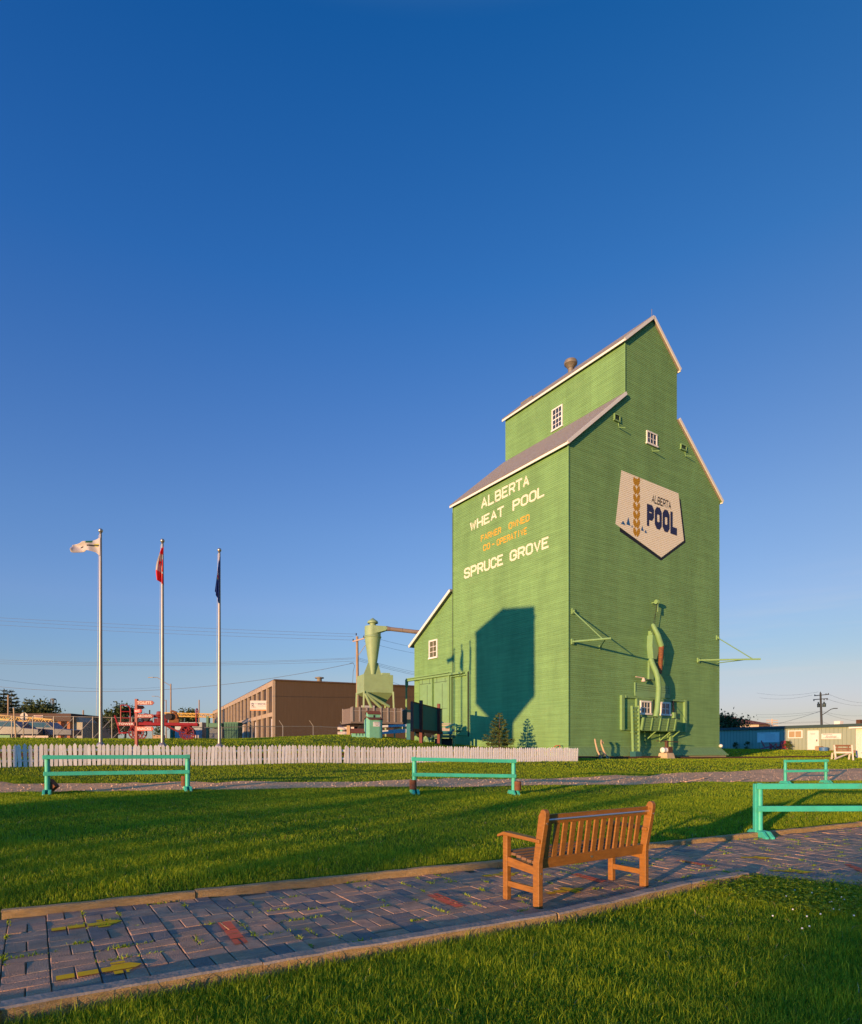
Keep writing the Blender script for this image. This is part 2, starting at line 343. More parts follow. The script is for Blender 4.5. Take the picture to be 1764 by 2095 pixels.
def inside(px, py, poly):
    px = np.asarray(px); py = np.asarray(py); c = np.zeros(px.shape, bool); n = len(poly)
    for i in range(n):
        x1, y1 = poly[i][0], poly[i][1]; x2, y2 = poly[(i + 1) % n][0], poly[(i + 1) % n][1]
        cond = (y1 > py) != (y2 > py)
        with np.errstate(divide='ignore', invalid='ignore'): xx = (x2 - x1) * (py - y1) / (y2 - y1 + 1e-12) + x1
        c ^= cond & (px < xx)
    return c
def strip(name, A, B, mat, lift, kind='structure', sub=40, cross=8):
    """a sheet between two ground polylines, draped on the ground"""
    def res(P, n):
        P = np.array([(p[0], p[1]) for p in P]); s = np.concatenate([[0], np.cumsum(np.linalg.norm(np.diff(P, axis=0), axis=1))]); t = np.linspace(0, s[-1], n)
        return np.stack([np.interp(t, s, P[:, 0]), np.interp(t, s, P[:, 1])], -1)
    a = res(A, sub); b = res(B, sub); f = np.linspace(0, 1, cross)
    P = a[:, None] * (1 - f[None, :, None]) + b[:, None] * f[None, :, None]; Z = gz(P[..., 0], P[..., 1]) + lift
    idx = np.arange(sub * cross).reshape(sub, cross); q = np.stack([idx[:-1, :-1], idx[1:, :-1], idx[1:, 1:], idx[:-1, 1:]], -1).reshape(-1, 4)
    me = bpy.data.meshes.new(name); me.from_pydata(np.concatenate([P, Z[..., None]], -1).reshape(-1, 3).tolist(), [], q.tolist()); me.update(); me.materials.append(mat)
    me.polygons.foreach_set('use_smooth', [True] * len(me.polygons))
    o = bpy.data.objects.new(name, me); COL.objects.link(o); tag(o, kind=kind); return o, np.concatenate([a, b[::-1]])
# gravel lane behind the hitching rails
def wob(P, amp, seed):
    r = np.random.default_rng(seed); out = []
    for i in range(len(P) - 1):
        for t in np.linspace(0, 1, 12, endpoint=False):
            p = Vector(P[i]).lerp(Vector(P[i + 1]), t); p.x += r.normal(0, amp * .4); p.y += r.normal(0, amp); out.append(p)
    return out + [Vector(P[-1])]
GRAVEL = pmat('gravel', (.80, .45, .22), rough=.95, var=.5, scale=22, bump=1., bscale=45, dirt=(.24, .18, .11), dirt_amt=.5, dirt_scale=.7, spec=.1)
laneF = [gp(x, y) for x, y in ((-500, 1634), (0, 1622), (400, 1617), (850, 1611), (1200, 1607), (1380, 1603), (1530, 1600), (1764, 1598), (2100, 1596))]
laneB = [gp(x, y) for x, y in ((-500, 1606), (0, 1602), (400, 1602), (850, 1596), (1200, 1591), (1380, 1583), (1572, 1575), (1764, 1573), (2100, 1572))]
lane, LANE = strip('gravel_lane', wob(laneF, .10, 1), wob(laneB, .14, 2), GRAVEL, .018, sub=160, cross=14)

# ------------------------------------------------------------------ brick path
EDGE_FAR = [Vector((-9.5, 2.1, 0)), ppath(-400, 1931)] + [ppath(x, y) for x, y in ((0, 1880), (400, 1838), (1020, 1775), (1340, 1735), (1764, 1690))] + [Vector((14.5, 15.8, 0)), Vector((22, 20.3, 0))]
def pz(px, py, z): d = (EYE - z) * F / (py - HY); return Vector(((px - CX) / F * d, d, z))
EDGE_NEAR = [Vector((-9, -1.6, 0)), Vector((-5.2, 1.5, 0))] + [Vector((p.x, p.y, 0)) for p in (pz(0, 2054, .05), pz(529, 1963, .05), pz(1120, 1866, .05), pz(1391, 1805, .05), pz(1512, 1784, .05))]
PLAZA = [ppath(1530, 1788), ppath(1640, 1797), ppath(1764, 1810), Vector((6.6, 6.0, 0)), Vector((9.5, 6.6, 0)), Vector((22, 8, 0))]
PATH = [(p.x, p.y) for p in EDGE_NEAR + PLAZA] + [(p.x, p.y) for p in EDGE_FAR[::-1]]
SAND = pmat('joint_sand', (.17, .13, .085), rough=1, var=.4, scale=30, bump=.6, spec=.05)
MB().face([(x, y, -.014) for x, y in PATH], None).build('path_bed', SAND); tag(bpy.data.objects['path_bed'], kind='structure')
BR = [pmat('paver_rose', (.50, .275, .15), rough=.8, var=.28, scale=9, bump=.5, bscale=90, dirt=(.13, .12, .11), dirt_amt=.7, dirt_scale=3),
      pmat('paver_brown', (.40, .23, .125), rough=.8, var=.28, scale=9, bump=.5, bscale=90, dirt=(.25, .22, .19), dirt_amt=.5, dirt_scale=3),
      pmat('paver_slate', (.21, .16, .12), rough=.8, var=.28, scale=9, bump=.5, bscale=90, dirt=(.24, .21, .18), dirt_amt=.5, dirt_scale=3),
      pmat('paver_grey', (.34, .235, .145), rough=.8, var=.28, scale=9, bump=.5, bscale=90, dirt=(.10, .10, .10), dirt_amt=.6, dirt_scale=3)]
PA = Vector((.843, .537, 0)).normalized(); PB = Vector((-PA.y, PA.x, 0)); MOD = .275
bricks = MB(); BRICKS = []
c0 = PA * .1 + PB * 4.33
for i in range(-38, 92):
    for j in range(-34, 16):
        base = c0 + PA * (i * MOD) + PB * (j * MOD)
        for k in range(2):
            if (i + j) % 2: cc = base + PA * ((k + .5) * MOD / 2) + PB * (MOD / 2); ha, hb = MOD / 4, MOD / 2
            else: cc = base + PA * (MOD / 2) + PB * ((k + .5) * MOD / 2); ha, hb = MOD / 2, MOD / 4
            BRICKS.append((cc, ha, hb))
cen = np.array([(b[0].x, b[0].y) for b in BRICKS]); ins = inside(cen[:, 0], cen[:, 1], PATH) & (cen[:, 1] > .2)
BRICKS = [b for b, k in zip(BRICKS, ins) if k]
for cc, ha, hb in BRICKS:
    g = random.uniform(.0025, .0055); zt = random.gauss(0, .0017) + .003 * math.sin(cc.x * 2.1) * math.sin(cc.y * 2.7); tx, ty = random.gauss(0, .009), random.gauss(0, .009); an = random.gauss(0, .012)
    ca, sa = math.cos(an), math.sin(an); A = PA * ca + PB * sa; B = PB * ca - PA * sa
    rings = []
    for (e, z) in ((0, -.04), (0, -.005), (.005, 0)):
        rings.append([cc + A * (a * (ha - g - e)) + B * (b * (hb - g - e)) + ZV * (z + zt + a * ha * tx + b * hb * ty) for a, b in ((-1, -1), (1, -1), (1, 1), (-1, 1))])
    vs = sum(rings, []); fs = [(8, 9, 10, 11)] + [(r * 4 + k, r * 4 + (k + 1) % 4, r * 4 + 4 + (k + 1) % 4, r * 4 + 4 + k) for r in (0, 1) for k in range(4)]
    bricks.faces(vs, fs, BR[int(rng.choice(4, p=[.34, .26, .2, .2]))])
path = bricks.build('brick_path', fix=False); tag(path, kind='structure')

# painted arrows and stripes on the bricks, each clipped brick by brick
YEL = pmat('yellow_paint', (.98, .50, .015), rough=.95, var=.15, scale=14, dirt=(.70, .38, .12), dirt_amt=.3, dirt_scale=6, spec=.1)
RED = pmat('red_paint', (.98, .14, .045), rough=.95, var=.15, scale=14, dirt=(.42, .20, .12), dirt_amt=.5, dirt_scale=6)
def paint(name, polys, mat, label, cat):
    m = MB()
    for poly in polys:
        n = len(poly); c = sum((p for p in poly), Vector((0, 0, 0))) / n; r = max((p - c).length for p in poly)
        for cc, ha, hb in BRICKS:
            if (cc - c).length > r + .3: continue
            pl = [((p - cc).dot(PA), (p - cc).dot(PB)) for p in poly]
            for f in (lambda q: ha - .009 - q[0], lambda q: ha - .009 + q[0], lambda q: hb - .009 - q[1], lambda q: hb - .009 + q[1]):
                if len(pl) > 2: pl = clip_half(pl, f)
            if len(pl) > 2: m.face([cc + PA * a + PB * b + ZV * .0085 for a, b in pl])
    o = m.build(name, mat, fix=False); tag(o, kind='structure'); return o
def arrow(tail, neck, tip, hw, cw):
    a = ppath(*tail); b = ppath(*neck); c = ppath(*tip); d = (c - a).normalized(); s = Vector((-d.y, d.x, 0)); L = (b - a).dot(d); T = (c - a).dot(d); q = cw
    return [[a - s * hw, a + d * (L - .03) - s * hw, a + d * (L - .03) + s * hw, a + s * hw], [a + d * (L - .03) - s * q, a + d * (L + .06) - s * q, a + d * (L + .06) + s * q, a + d * (L - .03) + s * q],
            [a + d * (L + .06) - s * q * .75, a + d * T, a + d * (L + .06) + s * q * .75]]
def zc(x, y, x0, y0, k): return ((x0 + x / k) * .98, (y0 + y / k) * .98)
A1 = lambda x, y: zc(x, y, 0, 1860, 3.15); A6 = lambda x, y: zc(x, y, 1000, 1640, 4.2); A8 = lambda x, y: zc(x, y, 900, 1700, 1.96)
for n, ar in enumerate([arrow(A1(368, 583), A1(770, 512), A1(935, 484), .045, .13), arrow(A1(338, 262), A1(665, 218), A1(810, 200), .045, .13),
                        arrow(A6(590, 950), A6(770, 918), A6(920, 905), .05, .13), arrow(A6(40, 800), A6(230, 780), A6(360, 768), .05, .12), arrow(A8(1385, 232), A8(1500, 236), A8(1575, 238), .05, .12), arrow(A8(1265, 178), A8(1350, 182), A8(1410, 180), .05, .1)]):
    paint('yellow_arrow_marking', ar, YEL, None, None)
for qd in ([A1(1430, 215), A1(1515, 205), A1(1632, 343), A1(1545, 358)], [A8(-20, 332), A8(25, 326), A8(148, 378), A8(105, 386)], [A8(570, 247), A8(600, 244), A8(718, 276), A8(690, 282)], [A8(1000, 190), A8(1025, 188), A8(1155, 212), A8(1128, 216)], [A8(1690, 206), A8(1715, 205), A8(1800, 240), A8(1770, 243)]):
    paint('red_stripe_marking', [[ppath(*p) for p in qd]], RED, None, None)

# weathered timber kerbs, piece by piece
TIMB = pmat('kerb_timber', (.38, .24, .095), rough=.9, var=.35, scale=3, stretch=(3, 3, 12), bump=.8, bscale=24, dirt=(.30, .235, .17), dirt_amt=.6, dirt_scale=5)
KTOP = pmat('weathered_kerb_top', (.33, .25, .175), rough=.95, var=.35, scale=4, bump=.3, bscale=24, dirt=(.30, .24, .17), dirt_amt=.6, dirt_scale=5)
def kerb(P, wd, z0, z1, side, top=None, name='timber_kerb', jog=.0):
    for i in range(len(P) - 1):
        a, b = Vector(P[i]), Vector(P[i + 1]); L = (b - a).length; n = max(1, round(L / 2.4)); d = (b - a).normalized(); s = Vector((-d.y, d.x, 0)) * side
        for k in range(n):
            p = a + d * (L * k / n + .004); q = a + d * (L * (k + 1) / n - .004); o = s * (wd / 2 + random.uniform(-.012, .012))
            ns = max(3, int((q - p).length / .12)); vs = []; fs = []
            hz = z1 + random.uniform(-.006, .006)
            for e in range(ns + 1):
                c = p.lerp(q, e / ns) + o; w1 = wd / 2 + mnoise.noise(c * 5) * .005; w2 = wd / 2 + mnoise.noise(c * 5 + Vector((9, 0, 0))) * .005; h = hz + mnoise.noise(c * 4 + Vector((0, 7, 0))) * .010
                ch = .010 + .008 * abs(mnoise.noise(c * 9))
                vs += [c - s * w1 + ZV * z0, c - s * w1 + ZV * (h - ch), c - s * (w1 - ch) + ZV * h, c + s * (w2 - ch) + ZV * h, c + s * w2 + ZV * (h - ch), c + s * w2 + ZV * z0]
            mm = MB(); mm.v = vs
            for e in range(ns):
                for r in range(5): mm.f.append((e * 6 + r, e * 6 + r + 1, e * 6 + 7 + r, e * 6 + 6 + r)); mm.m.append(mm.mi(top if r in (1, 2, 3) else TIMB))
            for fc in ((0, 1, 2, 3, 4, 5), tuple(ns * 6 + r for r in range(6))[::-1]): mm.f.append(fc); mm.m.append(mm.mi(TIMB))
            o2 = mm.build(name, TIMB); tag(o2, kind='structure')
kerb(EDGE_FAR[:4], .09, -.05, .062, 1, TIMB); kerb(EDGE_FAR[3:], .10, -.05, .070, 1, TIMB)
kerb(EDGE_NEAR, .125, -.09, .062, -1, KTOP)

# ------------------------------------------------------------------ rails of the siding track
RUST = pmat('rusty_steel', (.085, .042, .025), rough=.85, var=.4, scale=8, bump=.3)
def rail(v, u0, u1, top):
    m = MB()
    for a in np.arange(u0, u1, 1.0):
        p = RV * a + LV * v; q2 = RV * (a + 1.0) + LV * v; p.z = GZ(p.x, p.y) + top; q2.z = GZ(q2.x, q2.y) + top
        m.bar(p - ZV * .02, q2 - ZV * .02, .065, .04); m.bar(p - ZV * .08, q2 - ZV * .08, .02, .09); m.bar(p - ZV * .135, q2 - ZV * .135, .13, .02)
    return tag(m.build('track_rail', RUST), kind='structure')
rail(23.35, -6, 70, .13); rail(21.91, 23.2, 70, .02)

# loose stones of the lane
def stones():
    r = np.random.default_rng(8); n = 26000; k = r.uniform(-.95, .95, n); d = r.uniform(10, 34, n); x = k * d; y = d
    keep = inside(x, y, LANE) & (r.uniform(0, 1, n) < 1.2 - d / 34); x, y = x[keep], y[keep]; n = len(x); s = r.uniform(.012, .032, n)
    base = np.array([[1, 0, -.3], [-.5, .87, -.3], [-.5, -.87, -.3], [.3, .2, .75]]); a = r.uniform(0, 6.28, n); c, q = np.cos(a), np.sin(a); b = base[None] * s[:, None, None] * r.uniform(.7, 1.3, (n, 4, 1))
    V = np.stack([b[..., 0] * c[:, None] - b[..., 1] * q[:, None] + x[:, None], b[..., 0] * q[:, None] + b[..., 1] * c[:, None] + y[:, None], b[..., 2] + (gz(x, y) + .022)[:, None]], -1).reshape(-1, 3)
    F_ = (np.arange(n)[:, None, None] * 4 + np.array([[0, 1, 3], [1, 2, 3], [2, 0, 3]])[None]).reshape(-1, 3)
    me = bpy.data.meshes.new('gravel_stones'); me.from_pydata(V.tolist(), [], F_.tolist()); me.update(); me.materials.append(pmat('gravel_stone', (.58, .38, .24), rough=.9, var=.5, scale=3)); o = bpy.data.objects.new('gravel_stones', me); COL.objects.link(o); tag(o, kind='stuff')
stones()
# ------------------------------------------------------------------ grass blades
GRASS = leafmat('grass_blade', (.070, .190, .006), (.50, .56, .020), trans=.45)
STRAW = pmat('dry_straw', (.42, .30, .12), rough=.8)
def blades(name, P, h, wd, lean, tint, segs=2, seed=3, mat=None):
    """P: n x 3 roots; makes one mesh of bent tapering blades"""
    r = np.random.default_rng(seed); n = len(P); az = r.uniform(0, 2 * np.pi, n); fa = r.uniform(0, 2 * np.pi, n)
    sd = np.stack([np.cos(fa), np.sin(fa), np.zeros(n)], -1); ld = np.stack([np.cos(az), np.sin(az), np.zeros(n)], -1)
    h = h[:, None]; wd = wd[:, None]; lean = lean[:, None]; up = np.array([0, 0, 1.])
    b0 = P - sd * wd / 2; b1 = P + sd * wd / 2; tip = P + up * h * (1 - .25 * lean) + ld * h * lean
    if segs == 2:
        md = P + up * h * .58 + ld * h * lean * .32
        V = np.stack([b0, b1, md + sd * wd * .38, md - sd * wd * .38, tip], 1).reshape(-1, 3); k = 5
        base = np.arange(n)[:, None] * k
        q = (base + np.array([[0, 1, 2, 3]])).reshape(-1); t = (base + np.array([[3, 2, 4]])).reshape(-1)
        loops = np.concatenate([q, t]); starts = np.concatenate([np.arange(n) * 4, 4 * n + np.arange(n) * 3])
    else:
        V = np.stack([b0, b1, tip], 1).reshape(-1, 3); k = 3; loops = np.arange(3 * n); starts = np.arange(n) * 3
    me = bpy.data.meshes.new(name); me.vertices.add(len(V)); me.vertices.foreach_set('co', V.astype(np.float32).ravel())
    me.loops.add(len(loops)); me.loops.foreach_set('vertex_index', loops.astype(np.int32))
    me.polygons.add(len(starts)); me.polygons.foreach_set('loop_start', starts.astype(np.int32))
    me.update(calc_edges=True)
    a = me.attributes.new('tint', 'FLOAT', 'POINT'); a.data.foreach_set('value', np.repeat(tint, k).astype(np.float32))
    me.materials.append(mat or GRASS); o = bpy.data.objects.new(name, me); COL.objects.link(o); return tag(o, kind='stuff')
def field(d0, d1, dens, seed, m=330):
    r = np.random.default_rng(seed); k0 = (-m - CX) / F; k1 = (1764 + m - CX) / F
    n = int(dens * (k1 - k0) * (d1 * d1 - d0 * d0) / 2); d = np.sqrt(r.uniform(d0 * d0, d1 * d1, n)); k = r.uniform(k0, k1, n)
    return k * d, d
def lowfreq(x, y, s, seed=0):
    return np.sin(x * s + 1.3 * seed) * np.sin(y * s * 1.1 + 2.1 * seed) * .5 + np.sin((x * .6 + y) * s * 2.3 + seed) * .3 + np.sin((x - y * .7) * s * 4.1 + seed * 3) * .2
FOOT = [C for C in ()]
def grow(name, d0, d1, dens, hh, ww, seed, segs=2, lean=.36, near=None):
    x, y = field(d0, d1, dens, seed); r = np.random.default_rng(seed + 50)
    v = -x * RV.y + y * RV.x; u = x * RV.x + y * RV.y
    keep = ~inside(x, y, PATHX) & ~inside(x, y, LANE)
    keep &= ~((v > 24.2) & (v < 36) & (u > 25.4) & (u < 41)) & ~((v > 23.25) & (v < 23.45)) & (v < 44)
    edge = np.abs(r.normal(0, 1, len(x)))
    x, y, v = x[keep], y[keep], v[keep]; n = len(x)
    lf = lowfreq(x, y, 1.1, 1) * .5 + lowfreq(x, y, 4.2, 2) * .5
    h = hh * (1 + .3 * lf) * r.uniform(.4, 1.35, n) * (1 + .75 * (r.uniform(0, 1, n) < .012)); w = ww * r.uniform(.7, 1.4, n); ln = np.abs(r.normal(lean, .25, n))
    # tall unmown fringe along the near kerb
    if near is not None:
        dist = near(x, y); h = h * (1 + .25 * np.exp(-np.maximum(dist, 0) / .10) * r.uniform(-1, 1, n))
    t = np.clip(.45 + .25 * lf + r.normal(0, .28, n), 0, 1)
    return blades(name, np.stack([x, y, gz(x, y) - .004], -1), h, w, ln, t, segs, seed)
_c = np.mean(np.array(PATH), 0)
_kn = []
PATHX = [(p.x, p.y) for p in [e + Vector((.075, -.12, 0)) for e in EDGE_NEAR] + [e + Vector((0, -.0, 0)) for e in PLAZA]] + [(p.x, p.y) for p in [e + Vector((-.055, .085, 0)) for e in EDGE_FAR[::-1]]]
def near_dist(x, y):
    best = np.full(len(x), 9.)
    for a, b in zip(EDGE_NEAR[1:-1], EDGE_NEAR[2:]):
        d = (b - a).normalized(); t = np.clip((x - a.x) * d.x + (y - a.y) * d.y, 0, (b - a).length)
        best = np.minimum(best, np.hypot(x - a.x - d.x * t, y - a.y - d.y * t))
    return best - .1
grow('lawn_grass', 2.6, 5.2, 12500, .066, .0036, 11, near=near_dist)
grow('lawn_grass', 5.2, 8.5, 8000, .056, .0043, 12, near=near_dist)
grow('lawn_grass', 8.5, 16, 3200, .048, .0066, 13)
grow('lawn_grass', 16, 26, 700, .05, .014, 14, segs=1)
grow('lawn_grass', 26, 46, 180, .055, .03, 15, segs=1)
grow('lawn_grass', 46, 82, 45, .08, .07, 16, segs=1)
# weeds and grass in the joints of the bricks
r_ = np.random.default_rng(5); pts = []
for cc, ha, hb in BRICKS:
    if r_.random() < .26 and 2 < cc.y < 14:
        k = r_.integers(4); a = (ha, -ha, 0, 0)[k]; b = (0, 0, hb, -hb)[k]
        for _ in range(int(r_.integers(5, 40))):
            pts.append((cc + PA * (a + r_.normal(0, .012 if k < 2 else ha * .5)) + PB * (b + r_.normal(0, .012 if k > 1 else hb * .5))))
P = np.array([(p.x, p.y, -.008) for p in pts]); n = len(P)
blades('joint_weeds', P, r_.uniform(.012, .04, n), r_.uniform(.005, .012, n), np.abs(r_.normal(.9, .4, n)), r_.uniform(.3, 1, n), 2, 9)
# straggling tall stalks along the near kerb
pts = []
for a, b in zip(EDGE_NEAR[1:-1], EDGE_NEAR[2:]):
    L = (b - a).length; d = (b - a).normalized(); s = Vector((d.y, -d.x, 0))
    for _ in range(int(L * 55)): pts.append(a + d * r_.uniform(0, L) + s * (.14 + abs(r_.normal(0, .05))))
P = np.array([(p.x, p.y, -.04) for p in pts]); n = len(P)
blades('kerb_grass', P, r_.uniform(.05, .15, n), r_.uniform(.0035, .006, n), np.abs(r_.normal(.75, .35, n)), r_.uniform(.2, 1, n), 2, 10)
x, y = field(2.7, 13, 30, 77); kp = ~inside(x, y, PATHX); x, y = x[kp], y[kp]; n = len(x)
blades('dry_grass', np.stack([x, y, gz(x, y)], -1), r_.uniform(.035, .09, n), r_.uniform(.003, .006, n), np.abs(r_.normal(1.1, .5, n)), r_.uniform(0, 1, n), 2, 19, STRAW)
# clover leaves and white clover heads in the near right lawn
def clover():
    m = MB(); r = np.random.default_rng(21); wm = pmat('clover_white', (.75, .72, .66), rough=.8, var=.1)
    for _ in range(24):
        px = r.uniform(1560, 1800); py = r.uniform(1822, 1915); p = ppath(px, py); z = GZ(p.x, p.y) + r.uniform(.045, .07)
        m.lathe((p.x, p.y, z), [(.002, -.007), (.006, -.005), (.008, 0), (.006, .005), (.002, .007)], 7)
    return tag(m.build('clover_flowers', wm, smooth=True), kind='stuff')
clover()
def clover_leaves():
    m = MB(); r = np.random.default_rng(22); tv = []
    poly = [ppath(*p) for p in ((1420, 1812), (1512, 1790), (1640, 1800), (1800, 1815), (1830, 1880), (1640, 1870), (1500, 1840))]
    pl = [(p.x, p.y) for p in poly]; n = 0
    xs = [p.x for p in poly]; ys = [p.y for p in poly]
    while n < 2600:
        x = r.uniform(min(xs), max(xs)); y = r.uniform(min(ys), max(ys))
        if not inside(np.array([x]), np.array([y]), pl)[0]: continue
        n += 1; z = -.04 + r.uniform(.04, .10); a0 = r.uniform(0, 6.28); t = r.uniform(.1, .7); c = Vector((x, y, z)); tl = r.normal(0, .35, 2)
        for k in range(3):
            a = a0 + k * 2.09; d = Vector((math.cos(a), math.sin(a), tl[0])); s = Vector((-math.sin(a), math.cos(a), tl[1])); q = r.uniform(.010, .017)
            m.face([c, c + d * q * .6 + s * q * .55, c + d * q * 1.2 + s * q * .3, c + d * q * 1.2 - s * q * .3, c + d * q * .6 - s * q * .55]); tv += [t] * 5
    o = m.build('clover_leaves', GRASS, fix=False); a = o.data.attributes.new('tint', 'FLOAT', 'POINT'); a.data.foreach_set('value', tv); return tag(o, kind='stuff')
clover_leaves()
# ------------------------------------------------------------------ grain elevator
C0 = Vector(((1163 - CX) / F * 34.5, 34.5, 0)); NL = -RV; NR = -LV     # outward normals of the lit wall and of the gable wall
TW, SD = 14.55, 10.80
def WR(px, py, out=0.): return on_plane(px, py, C0 + NR * out, NR)
def WL(px, py, out=0., t=0.): return on_plane(px, py, C0 + RV * t + NL * out, NL)
def tz(p): q = p - C0; return (q.dot(RV), p.z)
def sz(p): q = p - C0; return (q.dot(LV), p.z)
def green(name, col, sw=.10):
    """painted lap siding: board to board tone, weather streaks"""
    m = bpy.data.materials.new(name); m.use_nodes = True; t = m.node_tree; n = t.nodes; l = t.links
    b = n['Principled BSDF']; b.inputs['Roughness'].default_value = .75; b.inputs['Specular IOR Level'].default_value = .2
    tc = n.new('ShaderNodeTexCoord')
    def nz(sc_, s, d=4):
        mp = n.new('ShaderNodeMapping'); mp.inputs['Scale'].default_value = sc_; l.new(tc.outputs['Object'], mp.inputs['Vector'])
        k = n.new('ShaderNodeTexNoise'); k.inputs['Scale'].default_value = s; k.inputs['Detail'].default_value = d; k.inputs['Roughness'].default_value = .6; l.new(mp.outputs[0], k.inputs['Vector']); return k
    def mr(k, a, c, lo=.3, hi=.7):
        r = n.new('ShaderNodeMapRange'); r.inputs[1].default_value = lo; r.inputs[2].default_value = hi; r.inputs[3].default_value = a; r.inputs[4].default_value = c; l.new(k.outputs['Fac'], r.inputs[0]); return r
    a = mr(nz((.5, .5, 9.5), 1., 1), 1 - sw, 1 + sw); c = mr(nz((1, 1, .25), .9, 5), .86, 1.12)
    ml = n.new('ShaderNodeMath'); ml.operation = 'MULTIPLY'; l.new(a.outputs[0], ml.inputs[0]); l.new(c.outputs[0], ml.inputs[1])
    mx = n.new('ShaderNodeMix'); mx.data_type = 'RGBA'; mx.blend_type = 'MULTIPLY'; mx.inputs[0].default_value = 1; mx.inputs[6].default_value = (*col, 1); l.new(ml.outputs[0], mx.inputs[7])
    w = mr(nz((2.2, 2.2, 14), 1.6, 6), 0, .4, .60, .74)
    m2 = n.new('ShaderNodeMix'); m2.data_type = 'RGBA'; l.new(w.outputs[0], m2.inputs[0]); l.new(mx.outputs[2], m2.inputs[6]); m2.inputs[7].default_value = (col[0] * .55, col[1] * .55, col[2] * .6, 1)
    v_ = mr(nz((2.6, 2.6, .12), 1.3, 6), 0, .30, .54, .72)
    m4 = n.new('ShaderNodeMix'); m4.data_type = 'RGBA'; l.new(v_.outputs[0], m4.inputs[0]); l.new(m2.outputs[2], m4.inputs[6]); m4.inputs[7].default_value = (col[0] * .72, col[1] * .68, col[2] * .70, 1)
    f_ = mr(nz((1.3, 1.3, 2.6), .55, 7), 0, .35, .55, .75)
    m5 = n.new('ShaderNodeMix'); m5.data_type = 'RGBA'; l.new(f_.outputs[0], m5.inputs[0]); l.new(m4.outputs[2], m5.inputs[6]); m5.inputs[7].default_value = (col[0] * 1.32, col[1] * 1.15, col[2] * 1.25, 1)
    l.new(m5.outputs[2], b.inputs['Base Color']); return m
GREEN = green('green_siding', (.158, .285, .102)); MATS['green_siding'] = GREEN
GTRIM = pmat('green_trim', (.17, .295, .11), rough=.6, var=.12, scale=5)
GDOOR = pmat('green_door', (.165, .295, .13), rough=.65, var=.10, scale=2)
CREAM = pmat('white_trim', (.66, .62, .57), rough=.6, var=.08, scale=6, dirt=(.45, .38, .3), dirt_amt=.3, dirt_scale=3)
SHING = pmat('wood_shingles', (.23, .20, .18), rough=.9, var=.3, scale=3, stretch=(2, 2, 8), bump=.8, bscale=20, dirt=(.13, .11, .10), dirt_amt=.5)
GLASS = glassmat('window_glass')
DARK = pmat('dark_gap_shade', (.012, .014, .014), rough=.9, var=.1)
PITCH = .112
def lap(m, poly, o, X, Nn, z0, z1, off=.0, prot=.016, mat=None, under=True):
    """lapped boards over a convex polygon (x along X, z up); every board leans out at its foot"""
    k0 = math.floor(z0 / PITCH); k1 = math.ceil(z1 / PITCH)
    for k in range(k0, k1):
        a, b = k * PITCH, (k + 1) * PITCH
        pl = clip_half(clip_half(poly, lambda q: q[1] - a), lambda q: b - q[1]) if poly else []
        if len(pl) < 3: continue
        def P(q, e=0): return o + X * q[0] + ZV * q[1] + Nn * (off + prot * (1 - (q[1] - a) / PITCH) + e)
        m.face([P(q) for q in pl], mat)
        if under:
            lo = [q for q in pl if q[1] < a + 1e-4]
            if len(lo) >= 2:
                xa = min(q[0] for q in lo); xb = max(q[0] for q in lo)
                m.face([P((xa, a)), P((xb, a)), P((xb, a), -prot), P((xa, a), -prot)], mat)
EZ = 18.3; T1, T2 = 4.75, 9.80; Z1 = 22.40; Z2 = 25.68; ZP = 27.88; TM = TW / 2
S2 = 15.84; AZ1, AZ2 = 12.3, 9.3
elev = thing('grain_elevator', 'tall pale green wooden grain elevator with painted lettering and gabled cupola', 'grain elevator', (C0.x, C0.y, .8))
def par(o, p=elev):
    o.parent = p; o.matrix_parent_inverse = Matrix.Translation(-(p.location if p == elev else elev.location)) if p == elev else Matrix()
    return o
EL0 = elev.location.copy()
def eb(m, name, mat=None, parent=None, **k):
    """part of the elevator, its mesh written around the elevator's own origin"""
    m.v = [tuple(Vector(p) - EL0) for p in m.v]
    return m.build(name, mat, parent or elev, **k)
m = MB()
lo = .9
# gable wall: lower block up to the cupola shoulders, then the cupola
lap(m, [(0, lo), (TW, lo), (TW, EZ), (0, EZ)], C0, RV, NR, lo, EZ)
lap(m, [(0, EZ), (TW, EZ), (T2, Z1), (T1, Z1)], C0, RV, NR, EZ, Z1)
lap(m, [(T1, Z1), (T2, Z1), (T2, Z2), (TM, ZP), (T1, Z2)], C0, RV, NR, Z1, ZP)
# lit side wall, cupola side
lap(m, [(0, lo), (SD, lo), (SD, EZ), (0, EZ)], C0, LV, NL, lo, EZ)
lap(m, [(0, Z1 - .2), (SD, Z1 - .2), (SD, Z2), (0, Z2)], C0 + RV * T1, LV, NL, Z1 - .2, Z2)
# the sides one does not see from here
e = RV * TW
m.face([C0 + e + ZV * lo, C0 + e + LV * SD + ZV * lo, C0 + e + LV * SD + ZV * EZ, C0 + e + ZV * EZ])
m.face([C0 + RV * T2 + ZV * Z1, C0 + RV * T2 + LV * SD + ZV * Z1, C0 + RV * T2 + LV * SD + ZV * Z2, C0 + RV * T2 + ZV * Z2])
m.face([C0 + LV * SD + RV * a + ZV * b for a, b in ((0, lo), (TW, lo), (TW, EZ), (T2, Z1), (T2, Z2), (TM, ZP), (T1, Z2), (T1, Z1), (0, EZ))])
